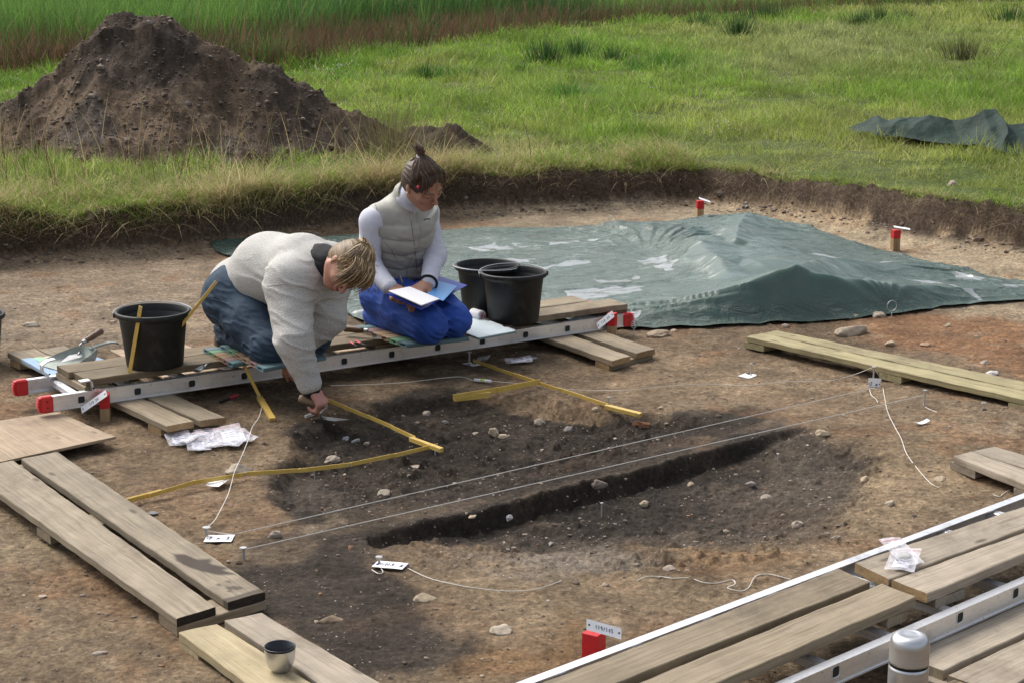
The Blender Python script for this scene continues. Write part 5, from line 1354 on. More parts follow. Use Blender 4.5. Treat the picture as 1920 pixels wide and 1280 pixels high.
# ================================================================== PEOPLE
class SDF:
    """smooth union of tapered capsules and ellipsoids, turned into one continuous surface"""
    def __init__(s, h=.005): s.p = []; s.h = h
    def cone(s, a, b, ra, rb=None, k=.02, flat=None): s.p.append(('c', np.asarray(a, float), np.asarray(b, float), ra, rb if rb is not None else ra, k, flat)); return s
    def chain(s, pts, rs, k=.02, flat=None):
        for i in range(len(pts) - 1): s.cone(pts[i], pts[i + 1], rs[i], rs[i + 1], k, flat)
        return s
    def ell(s, c, R, r, k=.02, sub=False): s.p.append(('s' if sub else 'e', np.asarray(c, float), np.asarray(R, float), np.asarray(r, float), None, k, None)); return s
    def mesh(s, disp=None, clip=None):
        lo = np.full(3, 1e9); hi = -lo
        for t, a, b, c, d, k, fl in s.p:
            if t == 'c':
                r = max(c, d) * (max(1, fl[1]) if fl else 1); lo = np.minimum(lo, np.minimum(a, b) - r); hi = np.maximum(hi, np.maximum(a, b) + r)
            elif t == 'e': lo = np.minimum(lo, a - max(c)); hi = np.maximum(hi, a + max(c))
        h = s.h; lo -= 4 * h + .02; hi += 4 * h + .02
        n = np.ceil((hi - lo) / h).astype(int) + 1
        D = np.full(n, .08, np.float32); ax = [lo[i] + h * np.arange(n[i]) for i in range(3)]
        for t, a, b, c, d, k, fl in s.p:
            m = (max(c, d) * (max(1, fl[1]) if fl else 1) if t == 'c' else max(c)) + k + .03
            l = (np.minimum(a, b) if t == 'c' else a) - m; u = (np.maximum(a, b) if t == 'c' else a) + m
            i0 = np.clip(((l - lo) / h).astype(int), 0, n - 1); i1 = np.clip(((u - lo) / h).astype(int) + 2, 1, n)
            X = ax[0][i0[0]:i1[0], None, None]; Y = ax[1][None, i0[1]:i1[1], None]; Z = ax[2][None, None, i0[2]:i1[2]]
            if t == 'c':
                ba = b - a; L2 = max(ba @ ba, 1e-9)
                px, py, pz = X - a[0], Y - a[1], Z - a[2]
                tt = np.clip((px * ba[0] + py * ba[1] + pz * ba[2]) / L2, 0, 1)
                qx, qy, qz = px - ba[0] * tt, py - ba[1] * tt, pz - ba[2] * tt
                rad = c + (d - c) * tt
                if fl:          # flattened section: fl = (axis, factor)
                    f = unit(fl[0]); g = fl[1]; dd = qx * f[0] + qy * f[1] + qz * f[2]
                    q2 = qx * qx + qy * qy + qz * qz - dd * dd + (dd / g) ** 2; di = (np.sqrt(np.maximum(q2, 1e-12)) - rad) * min(1, g ** .5)
                else: di = np.sqrt(qx * qx + qy * qy + qz * qz) - rad
            else:
                R = b; px, py, pz = X - a[0], Y - a[1], Z - a[2]
                e = [(px * R[i, 0] + py * R[i, 1] + pz * R[i, 2]) for i in range(3)]
                k0 = np.sqrt(sum((e[i] / c[i]) ** 2 for i in range(3))); k1 = np.sqrt(sum((e[i] / c[i] ** 2) ** 2 for i in range(3)))
                di = k0 * (k0 - 1) / np.maximum(k1, 1e-6)
            V = D[i0[0]:i1[0], i0[1]:i1[1], i0[2]:i1[2]]
            di = np.broadcast_to(di, V.shape).astype(np.float32)
            if t == 's': hh = np.clip(.5 - .5 * (V + di) / k, 0, 1); V[...] = V * (1 - hh) + (-di) * hh + k * hh * (1 - hh)
            else: hh = np.clip(.5 + .5 * (V - di) / k, 0, 1); V[...] = V * (1 - hh) + di * hh - k * hh * (1 - hh)
        if disp is not None:
            idx = np.nonzero(np.abs(D) < .03)
            x, y, z = ax[0][idx[0]], ax[1][idx[1]], ax[2][idx[2]]; D[idx] += disp(x, y, z).astype(np.float32)
        if clip is not None:
            for (pt, nr) in clip:
                pt = np.asarray(pt, float); nr = unit(nr)
                pl = (ax[0][:, None, None] - pt[0]) * nr[0] + (ax[1][None, :, None] - pt[1]) * nr[1] + (ax[2][None, None, :] - pt[2]) * nr[2]
                D = np.maximum(D, pl.astype(np.float32))
        return nets(D, lo, h)
def nets(D, lo, h):
    S = D < 0; n = np.array(D.shape)
    cnt = np.zeros(n - 1, np.int8)
    for i in (0, 1):
        for j in (0, 1):
            for k in (0, 1): cnt += S[i:n[0] - 1 + i, j:n[1] - 1 + j, k:n[2] - 1 + k]
    cells = np.nonzero((cnt > 0) & (cnt < 8)); nc = len(cells[0]); idm = np.full(n - 1, -1, np.int32); idm[cells] = np.arange(nc)
    acc = np.zeros((nc, 3)); wt = np.zeros(nc); C = np.stack(cells, 1)
    E_ = [((0, 0, 0), a) for a in range(3)] + [((0, 1, 0), 0), ((0, 0, 1), 0), ((0, 1, 1), 0), ((1, 0, 0), 1), ((0, 0, 1), 1), ((1, 0, 1), 1), ((1, 0, 0), 2), ((0, 1, 0), 2), ((1, 1, 0), 2)]
    for o, a in E_:
        o = np.array(o); e = np.zeros(3, int); e[a] = 1; p = C + o; q = p + e
        v0 = D[p[:, 0], p[:, 1], p[:, 2]]; v1 = D[q[:, 0], q[:, 1], q[:, 2]]; m = (v0 < 0) != (v1 < 0)
        t = np.where(m, v0 / np.where(m, v0 - v1, 1), 0); pos = p + e * t[:, None]; acc[m] += pos[m]; wt[m] += 1
    V = lo + h * acc / wt[:, None]
    Fs = []
    for a in range(3):
        b, c = (a + 1) % 3, (a + 2) % 3
        sl0 = [slice(1, -1)] * 3; sl0[a] = slice(0, n[a] - 1); sl1 = list(sl0); sl1[a] = slice(1, n[a])
        s0, s1 = S[tuple(sl0)], S[tuple(sl1)]; idx = np.nonzero(s0 != s1); fl = s0[idx]
        P_ = np.stack(idx, 1) + 1; P_[:, a] -= 1
        eb = np.zeros(3, int); eb[b] = 1; ec = np.zeros(3, int); ec[c] = 1
        g = lambda q: idm[q[:, 0], q[:, 1], q[:, 2]]
        q = np.stack([g(P_ - eb - ec), g(P_ - ec), g(P_), g(P_ - eb)], 1)
        q[~fl] = q[~fl][:, ::-1]; Fs.append(q)
    Fq = np.concatenate(Fs); Fq = Fq[(Fq >= 0).all(1)]
    return V, Fq
def frame(up, fwd):
    u = unit(up); f = unit(np.asarray(fwd, float) - u * np.dot(fwd, u)); r = np.cross(f, u); return np.stack([r, f, u])      # rows: right, forward, up
def head(s, c, R):
    T = lambda x, y, z: c + R[0] * x + R[1] * y + R[2] * z
    s.ell(T(0, -.006, .022), R, (.073, .092, .088), .01)
    s.ell(T(0, .022, -.028), R, (.058, .062, .072), .03)
    s.ell(T(0, .052, -.078), R, (.026, .024, .022), .025)           # chin
    for x in (-1, 1):
        s.cone(T(x * .052, -.006, -.045), T(x * .018, .056, -.084), .017, .014, .025)    # jaw
        s.ell(T(x * .042, .056, -.018), R, (.020, .018, .018), .02)   # cheek
        s.ell(T(x * .031, .090, .004), R, (.014, .011, .009), .008, sub=True)   # eye socket
        s.ell(T(x * .031, .076, .003), R, (.0125, .0125, .0125), .003)   # eyeball with lid
        s.cone(T(x * .015, .088, .020), T(x * .045, .078, .022), .006, .004, .01)       # brow
        s.cone(T(x * .071, -.008, .012), T(x * .070, -.002, -.022), .010, .006, .004)     # ear
        s.ell(T(x * .078, -.006, .004), R, (.006, .013, .022), .003)
    s.cone(T(0, .086, .006), T(0, .106, -.026), .006, .0095, .008)      # nose
    for x in (-1, 1): s.ell(T(x * .010, .096, -.030), R, (.007, .008, .006), .004)
    s.ell(T(0, .086, -.050), R, (.020, .010, .0048), .004); s.ell(T(0, .084, -.059), R, (.017, .010, .0055), .004)
    return T
def headcol(V, c, R, base, C):
    q = (V - c) @ R.T; x, y, z = np.abs(q[:, 0]), q[:, 1], q[:, 2]
    def put(m, rgb):
        C[:] = C * (1 - m[:, None]) + np.array(rgb) * m[:, None]
    f = y > .04
    put(.75 * f * np.clip(1 - ((x / .021) ** 2 + ((z + .054) / .0095) ** 2), 0, 1) ** .35, (.36, .11, .09))
    put(.14 * f * np.exp(-(((x - .040) / .02) ** 2 + ((z + .02) / .02) ** 2)), (.50, .17, .11))
    put(.85 * f * (np.abs(z - .021 - .003 * (x < .04)) < .0040) * ((x > .013) & (x < .048)), (.10, .06, .035))
    put(.9 * f * (((x - .031) / .0145) ** 2 + ((z - .0005) / .0032) ** 2 < 1), (.05, .035, .03))
    put(.5 * (y > .09) * (np.abs(z + .034) < .004) * (x > .003) * (x < .010), (.12, .04, .03))
def hand(s, w, d, nrm, side, curl=(.5, .6, .6, .7), spread=.16, sc=1.0, thumb=(.6, .4), k=.005):
    """w wrist, d direction of the metacarpals, nrm back-of-hand normal, side +1 puts the thumb on cross(d,nrm)"""
    d = unit(d); nrm = unit(np.asarray(nrm, float) - d * np.dot(nrm, d)); t = np.cross(d, nrm) * side
    L = .078 * sc; tips = []
    for i, off in enumerate((.030, .010, -.010, -.029)):
        kn = w + d * (L - abs(i - 1) * .004) + t * off * sc
        s.cone(w + t * off * .55 * sc + d * .008, kn, .014 * sc, .0105 * sc, .016)
        a = 0; p = kn; dirn = unit(d + t * (off * spread * 12))
        for j, (ln, r) in enumerate(zip(((.040, .045, .042, .033)[i] * sc, (.025, .028, .026, .020)[i] * sc, (.020, .021, .020, .018)[i] * sc), (.0092, .0084, .0075))):
            a += curl[i] * (1.0, 1.15, .75)[j]
            dd = dirn * math.cos(a) - nrm * math.sin(a); q = p + dd * ln
            s.cone(p, q, r * sc, (r - .0009) * sc, k if j else .008); p = q
        tips.append(p)
    b0 = w + d * .014 * sc + t * .024 * sc - nrm * .006
    d1 = unit(d * .62 + t * .75 - nrm * .25); q = b0 + d1 * .036 * sc; s.cone(b0, q, .0155 * sc, .012 * sc, .014)
    d2 = unit(d * (.9) + t * (.35 - thumb[0]) - nrm * thumb[1]); q2 = q + d2 * .032 * sc; s.cone(q, q2, .0112 * sc, .0098 * sc, .006)
    d3 = unit(d2 - t * .35 - nrm * thumb[1] * .6); q3 = q2 + d3 * .024 * sc; s.cone(q2, q3, .0098 * sc, .0082 * sc, .005)
    return kn, tips, q3
def skinmat():
    m, nt, b = newmat('skin'); a = N(nt, 'ShaderNodeAttribute', attribute_name='col'); v = coords(nt)
    c = mixc(nt, 1, a.outputs['Color'], ramp(nt, noise(nt, v, 35, 4), [(.3, (.88, .84, .82)), (.7, (1.08, 1.08, 1.08))]), 'MULTIPLY')
    nt.links.new(c, b.inputs['Base Color']); b.inputs['Roughness'].default_value = .48; setin(b, 'Subsurface Weight', .12); setin(b, 'Subsurface Radius', (.012, .004, .002)); setin(b, 'Subsurface Scale', .5)
    bump(nt, b, noise(nt, v, 260, 3), .15, .001); return m
SKIN = skinmat()
WOOL = simple('undyed oatmeal wool', (.66, .645, .61), (.37, .36, .335), rough=.95, scale=230, bstr=.9, bscale=170, bdist=.006, detail=5)
DENIM = simple('dark blue denim', (.030, .060, .098), (.014, .030, .054), rough=.85, scale=50, bstr=.5, bscale=220, bdist=.002, detail=6)
DENIM2 = simple('worn light denim', (.085, .13, .18), (.045, .075, .115), rough=.85, scale=40, bstr=.5, bscale=220, bdist=.002)
BLUE = simple('bright blue work cotton', (.022, .085, .42), (.014, .058, .30), rough=.8, scale=22, bstr=.4, bscale=160, bdist=.002)
VEST = simple('grey beige padded nylon', (.40, .39, .345), (.33, .32, .28), rough=.55, scale=16, bstr=.35, bscale=70, bdist=.003)
SHIRT = simple('pale lilac grey jersey', (.62, .63, .71), (.53, .54, .62), rough=.85, scale=40, bstr=.3, bscale=150, bdist=.002)
BLACKC = simple('black cotton', (.012, .013, .016), (.008, .008, .010), rough=.85, scale=60, bstr=.3, bscale=200, bdist=.001)
LEATH = simple('brown leather', (.13, .085, .05), (.075, .05, .032), rough=.6, scale=30, bstr=.4, bscale=80, bdist=.003)
SOLE = M('dark rubber sole', (.05, .045, .04), (.03, .028, .025), rough=.8)
HAIRM = colmat('hair', .5, 120, .25, .3, 300, .001, spec=.5)
def put(name, s, mat, parent, disp=None, clip=None, colf=None):
    V, Fq = s.mesh(disp, clip)
    return obj(name, V, Fq, mat, parent, smooth=True, col=colf(V) if colf else None)
def bvh(o):
    from mathutils.bvhtree import BVHTree
    b = origin(o); me = o.data
    return BVHTree.FromPolygons([Vector(v.co) + Vector(b) for v in me.vertices], [tuple(p.vertices) for p in me.polygons])
def seam(name, parent, tree, pts, r, mat):
    """a thin line sewn onto the surface of a garment"""
    out = []; c0 = Vector((0, 0, CAMH))
    for k in range(len(pts) - 1):
        for t in np.linspace(0, 1, 8, endpoint=(k == len(pts) - 2)):
            d = Vector(ray(pts[k][0] * (1 - t) + pts[k + 1][0] * t, pts[k][1] * (1 - t) + pts[k + 1][1] * t)).normalized()
            loc, nrm, i, dist = tree.ray_cast(c0, d)
            if loc is not None and (not out or np.linalg.norm(np.array(loc) - out[-1]) < .06): out.append(np.array(loc) + np.array(nrm) * r * .1)
    if len(out) > 2:
        mb = MB(); mb.tube(out, r, 5); return mb.build(name, mat, parent)
def hairdo(parent, c, R, base_cols, tie, seed, bangs=0, lift=.0):
    rs = np.random.RandomState(seed); T = lambda x, y, z: c + R[0] * x + R[1] * y + R[2] * z
    s = SDF(.0035); s.ell(T(0, -.012, .028), R, (.0815, .094, .091), .01); s.ell(T(0, -.045, -.015), R, (.066, .055, .062), .02)
    s.ell(T(0, .085, -.055), R, (.085, .062, .085), .012, sub=True); s.ell(T(0, .125, .01), R, (.06, .065, .045), .02, sub=True)
    for x in (-1, 1): s.ell(T(x * .085, .010, -.022), R, (.026, .030, .036), .008, sub=True)
    def dsp(x, y, z):
        q = (np.stack([x, y, z], 1) - c) @ R.T; a = np.arctan2(q[:, 0], q[:, 2] + .02)
        return -.0022 * vnoise(a * 26, q[:, 1] * 8, s=seed) - .001 * vnoise(a * 60, q[:, 1] * 10, s=seed + 1)
    bc = np.array(base_cols)
    def cf(V):
        q = (V - c) @ R.T; a = np.arctan2(q[:, 0], q[:, 2] + .02); n = .5 + .5 * vnoise(a * 22, q[:, 1] * 6, s=seed + 3)
        return bc[0] * (1 - n[:, None]) + bc[1] * n[:, None]
    cap = put('hair', s, HAIRM, parent, dsp, None, cf)
    # strands combed from the hairline to the tie
    mb = []; VV, FF, CC = [], [], []; b = 0
    tie_l = np.array(tie)
    def strand(p0, p1, p2, p3, r, col, n=9):
        nonlocal b
        ts = np.linspace(0, 1, n)[:, None]; p = (1 - ts) ** 3 * p0 + 3 * (1 - ts) ** 2 * ts * p1 + 3 * (1 - ts) * ts ** 2 * p2 + ts ** 3 * p3
        M_ = MB(); M_.tube([c + R[0] * q[0] + R[1] * q[1] + R[2] * q[2] for q in p], [r * (1 - .6 * abs(2 * t - 1) ** 3) for t in ts[:, 0]], 4)
        VV.extend(M_.V); FF.extend([tuple(i + b for i in f) for f in M_.Fc]); CC.extend([col] * len(M_.V)); b += len(M_.V)
    cc = np.array([0, -.012, .028]); rr = np.array([.0835, .096, .093])
    def on(v, k=1.0): v = unit(v / rr); return cc + v * rr * k
    for _ in range(620):
        th = rs.uniform(-1.75, 1.75); p0 = on(np.array([math.sin(th) * .085, .060 + .020 * math.cos(th) - .02 * abs(th) + rs.normal() * .006, .075 * math.cos(th) + .022 - .012 * abs(th)]), 1.0)
        p3 = tie_l + rs.normal(0, .007, 3); m = on(p0 * .62 + p3 * .38, 1.10 + lift + rs.uniform(-.03, .06)); m2 = on(p0 * .3 + p3 * .7, 1.10 + lift + rs.uniform(-.02, .03))
        strand(p0, m, m2, p3, rs.uniform(.0012, .0032), bc[rs.randint(len(bc))] * rs.uniform(.75, 1.2))
    for _ in range(60):
        th = rs.uniform(-1.6, 1.6); p0 = on(np.array([math.sin(th) * .085, .056 + .020 * math.cos(th) - .02 * abs(th), .075 * math.cos(th) + .022])); p3 = tie_l + rs.normal(0, .009, 3)
        strand(p0, on(p0 * .62 + p3 * .38, 1.09 + lift + rs.uniform(-.01, .04)), on(p0 * .3 + p3 * .7, 1.09 + lift + rs.uniform(-.01, .04)), p3, rs.uniform(.0018, .0032), bc[rs.randint(len(bc))] * rs.uniform(.8, 1.15))
    for _ in range(300):
        sgn = rs.choice((-1, 1)); p0 = on(np.array([sgn * .05, -.075 + rs.uniform(-.01, .03), -.05 + rs.uniform(-.02, .03)])); p3 = tie_l + rs.normal(0, .007, 3)
        strand(p0, on(p0 * .6 + p3 * .4, 1.05), on(p0 * .3 + p3 * .7, 1.07), p3, rs.uniform(.001, .002), bc[rs.randint(len(bc))] * rs.uniform(.7, 1.1))
    for _ in range(bangs):
        x = rs.uniform(-.07, .075); p0 = on(np.array([x, .035 + rs.uniform(-.02, .02), .085])); dn = rs.uniform(.055, .12)
        p1 = p0 + np.array([x * .2, .05, .012]); p2 = p0 + np.array([x * .3, .066, -.03]); p3 = p0 + np.array([x * .35 + rs.normal() * .01, .060 + rs.normal() * .012, -dn])
        strand(p0, p1, p2, p3, rs.uniform(.0009, .0021), bc[rs.randint(len(bc))] * rs.uniform(.7, 1.25), 10)
    return cap, strand, (VV, FF, CC), T
def wrinkle(pts, amp, freq, seed):
    """creases around joints"""
    P_ = [(np.asarray(p, float), r) for p, r in pts]
    def f(x, y, z):
        w = sum(np.exp(-(((x - p[0]) ** 2 + (y - p[1]) ** 2 + (z - p[2]) ** 2) / r ** 2)) for p, r in P_)
        n = fbm(x * freq * .7, y * freq * .7, z * freq * 2.0 + x * freq * .6, s=seed, o=2, g=.35)
        return -amp * (np.clip(w, 0, 1) * np.clip(1 - np.abs(n) * 1.6, 0, 1) ** 1.5 * 1.7 + .30 * n)
    return f
# ------------------------------------------------------------------ woman in the wool jumper, bent over the trowel
def woman1():
    kR, kL = Rp(503, 7.13, .258), Rp(586, 7.30, .262)
    aR, aL = Rp(428, 7.50, .245), Rp(500, 7.72, .245)
    hR, hL = Rp(437, 7.42, .415), Rp(474, 7.62, .425)
    pel = (hR + hL) / 2 + np.array([0, 0, .015]); mid = Rp(505, 7.40, .535); ch = Rp(566, 7.24, .565)
    sR, sL = Rp(549, 7.07, .545), Rp(622, 7.33, .555)
    eR, wR = Rp(551, 6.93, .335), Rp(580, 6.925, .155)
    eL, wL = Rp(612, 7.18, .37), Rp(562, 7.15, .255)
    nk = Rp(598, 7.16, .605); hc = Rp(650, 7.03, .622)
    HR = frame((.80, -.42, .36), (-.02, -.55, -.85))
    g = np.array([*hR[:2], .0])
    s = SDF(.0042)
    s.cone(pel, mid, .115, .115, .05); s.cone(mid, ch, .115, .125, .05); s.cone(hR, hL, .105, .105, .04)
    s.chain([hR, kR, aR], [.085, .05, .038], .03); s.chain([hL, kL, aL], [.085, .05, .038], .03)
    fR = Rp(414, 7.66, .10); fL = Rp(490, 7.87, .10); s.cone(aR, fR, .034, .026, .02); s.cone(aL, fL, .034, .026, .02)
    s.cone(sR, sL, .075, .075, .04); s.cone(ch, nk, .09, .05, .04); s.cone(nk, hc - HR[2] * .03 - HR[1] * .02, .052, .050, .02)
    s.chain([sR, eR, wR], [.058, .043, .030], .03); s.chain([sL, eL, wL], [.058, .043, .030], .03)
    T = head(s, hc, HR)
    hd = unit([.42, -.10, -.60]); hn = unit([.75, -.35, .55])
    hand(s, wR + hd * .018, hd, hn, -1, (.85, .92, .98, 1.02), .05, 1.0, (.9, .55))
    hand(s, wL + np.array([-.004, -.004, -.006]), unit([-.30, -.04, -.60]), unit([-.45, -.75, .2]), 1, (.25, .3, .35, .4), .08, .95)
    sk = np.array([.46, .235, .165])
    def cf(V):
        C = np.tile(sk, (len(V), 1)); headcol(V, hc, HR, sk, C)
        w = np.exp(-np.sum((V - wR - hd * .08) ** 2, 1) / .07 ** 2)[:, None] * .6; C = C * (1 - w) + np.array([.52, .22, .19]) * w
        return np.clip(C, 0, 1)
    V, Fq = s.mesh()
    body = obj('person', V, Fq, SKIN, None, g, smooth=True, col=cf(V))
    tag(body, 'kneeling woman in an oatmeal wool jumper and jeans leaning down to scrape with a trowel', 'person')
    # jeans
    j = SDF(.005); j.cone(hR, hL, .128, .128, .05); j.cone(pel, mid * .35 + pel * .65, .125, .12, .05)
    j.chain([hR, kR * .5 + hR * .5, kR], [.118, .096, .072], .04); j.chain([hL, kL * .5 + hL * .5, kL], [.115, .094, .072], .04)
    j.chain([kR, aR], [.068, .052], .02); j.chain([kL, aL], [.068, .052], .02)
    j.cone(aR, aR + unit(fR - aR) * .035, .054, .050, .01); j.cone(aL, aL + unit(fL - aL) * .035, .054, .05, .01)
    jn = put('jeans', j, DENIM, body, wrinkle([(kR, .13), (kL, .13), (hR + [0, -.05, -.08], .16), (aR, .1)], .008, 22, 3))
    bv = bvh(jn); ST = M('pale denim stitching', (.09, .13, .17), (.06, .09, .12), rough=.9)
    seam('side_seam', jn, bv, [(396, 560), (430, 570), (470, 585), (505, 610)], .0015, ST); seam('knee_seam', jn, bv, [(400, 600), (430, 625), (460, 650)], .0013, ST)
    # jumper
    w = SDF(.0045); w.cone(pel + unit(pel - mid) * .02, mid, .134, .146, .05, ((0, 1, .15), 1.10)); w.cone(mid, ch, .152, .148, .06, ((0, 1, .1), 1.1))
    w.cone(ch, (sR + sL) / 2, .135, .115, .05); w.cone(sR, sL, .105, .105, .05); w.cone((sR + sL) / 2, nk, .11, .075, .04)
    w.chain([sR + [-.015, 0, 0], eR, wR - unit(wR - eR) * .01], [.100, .070, .050], .045); w.chain([sL, eL, wL - unit(wL - eL) * .02], [.095, .072, .046], .045)
    cu = unit(wR - eR); w.cone(wR - cu * .05, wR - cu * .005, .050, .051, .008)
    hem = pel + unit(pel - mid) * .075 + [.0, 0, -.02]
    w.cone(pel + unit(pel - mid) * .02, hem, .142, .128, .02, ((0, 1, .15), 1.12))
    wr = wrinkle([(eR, .15), (sR, .14), (eL, .12), (mid + [.05, -.1, -.1], .16)], .0065, 11, 8)
    axh = unit(hem - pel)
    def dj(x, y, z):
        q = np.stack([x, y, z], 1); d = wr(x, y, z)
        th_ = (q - wR) @ cu; m = np.exp(-(np.clip(np.abs(th_ + .03) - .03, 0, 1) / .006) ** 2) * (np.linalg.norm(q - wR, axis=1) < .12)
        a1 = unit(np.cross(cu, [0, 1, 0])); a2 = np.cross(cu, a1); an = np.arctan2((q - wR) @ a1, (q - wR) @ a2); d = d + m * (.0022 * np.sin(an * 22) + .002)
        th2 = (q - hem) @ axh; m2 = np.clip(1 - np.abs(th2 + .02) / .05, 0, 1) ** .3 * (np.linalg.norm(q - hem, axis=1) < .24)
        b1 = unit(np.cross(axh, [0, 1, 0])); b2 = np.cross(axh, b1); an2 = np.arctan2((q - pel) @ b1, (q - pel) @ b2); d = d + m2 * .0028 * np.sin(an2 * 52)
        return d
    jm = put('wool_jumper', w, WOOL, body, dj, [(wR - cu * .002, cu)] if False else None)
    bv = bvh(jm); KS = M('knit seam shade', (.40, .385, .36), (.30, .29, .27), rough=.95)
    seam('sleeve_seam', jm, bv, [(501, 537), (530, 533), (560, 537), (588, 545)], .0022, KS); seam('armhole_seam', jm, bv, [(588, 545), (600, 520), (596, 490), (585, 465)], .0016, KS)
    c2 = SDF(.0035); c2.cone(wR - cu * .012, wR + cu * .016, .0415, .040, .004); put('black_cuff', c2, BLACKC, body)
    nk2 = unit(hc - nk); n_ = SDF(.004); n_.chain([nk - nk2 * .035 + [-.01, 0, .0], nk + nk2 * .028 + [0, 0, .006], nk + nk2 * .062 + [0, 0, .004]], [.088, .077, .070], .012)
    put('black_roll_neck', n_, BLACKC, body, wrinkle([(nk, .1)], .004, 24, 5))
    # boots
    for q, a_, f_ in ((0, aR, fR), (1, aL, fL)):
        b_ = SDF(.005); dd = unit(f_ - a_); toe = f_ + dd * .085 + np.array([.0, -.01, 0]); b_.chain([a_ + dd * .02, a_ + dd * .06, f_ + dd * .02, toe], [.046, .047, .044, .034], .02); bo = put('boot', b_, LEATH, body, wrinkle([(f_, .06)], .003, 30, 6))
        so_ = SDF(.005); o_ = unit(np.cross(dd, [1, .2, 0])); o_ = o_ if o_[1] > 0 else -o_; so_.chain([a_ + dd * .015 + o_ * .034, f_ + o_ * .036, toe + o_ * .03], [.030, .028, .025], .01); put('sole', so_, SOLE, bo)
    cols = [(.10, .062, .03), (.30, .20, .095), (.62, .47, .27), (.18, .115, .055)]
    cap, strand, (VV, FF, CC), T = hairdo(body, hc, HR, cols, (0, -.060, .098), 21, 280, .06)
    rs = np.random.RandomState(4)
    for _ in range(260):           # messy knot
        a = rs.uniform(0, 6.28); k = np.array([0, -.062, .105]); r = rs.uniform(.014, .040)
        pts = [k + r * np.array([math.cos(a + t), math.sin(a + t) * .9, .5 * math.sin(t * 1.3 + a)]) + rs.normal(0, .004, 3) for t in (0, 1.2, 2.4, 3.6)]
        strand(*pts, rs.uniform(.0012, .0028), np.array(cols[rs.randint(4)]) * rs.uniform(.8, 1.3))
    for _ in range(70):            # flyaway hairs
        a = rs.uniform(0, 6.28); p0 = np.array([math.cos(a) * .075, .03 * math.sin(a * 2) + rs.uniform(-.03, .05), .02 + .075 * abs(math.sin(a))]); d_ = unit(p0) * rs.uniform(.012, .035) + rs.normal(0, .008, 3)
        strand(p0, p0 * 1.12 + d_ * .5, p0 * 1.1 + d_, p0 * .98 + d_ * 1.3 + [0, .01, -.03], .0009, np.array(cols[2]) * rs.uniform(.6, 1.1))
    o = obj('hair_strands', VV, FF, HAIRM, cap, col=np.array(CC), smooth=True)
    return body, wR, hd, hn
W1, w1w, w1d, w1n = woman1()
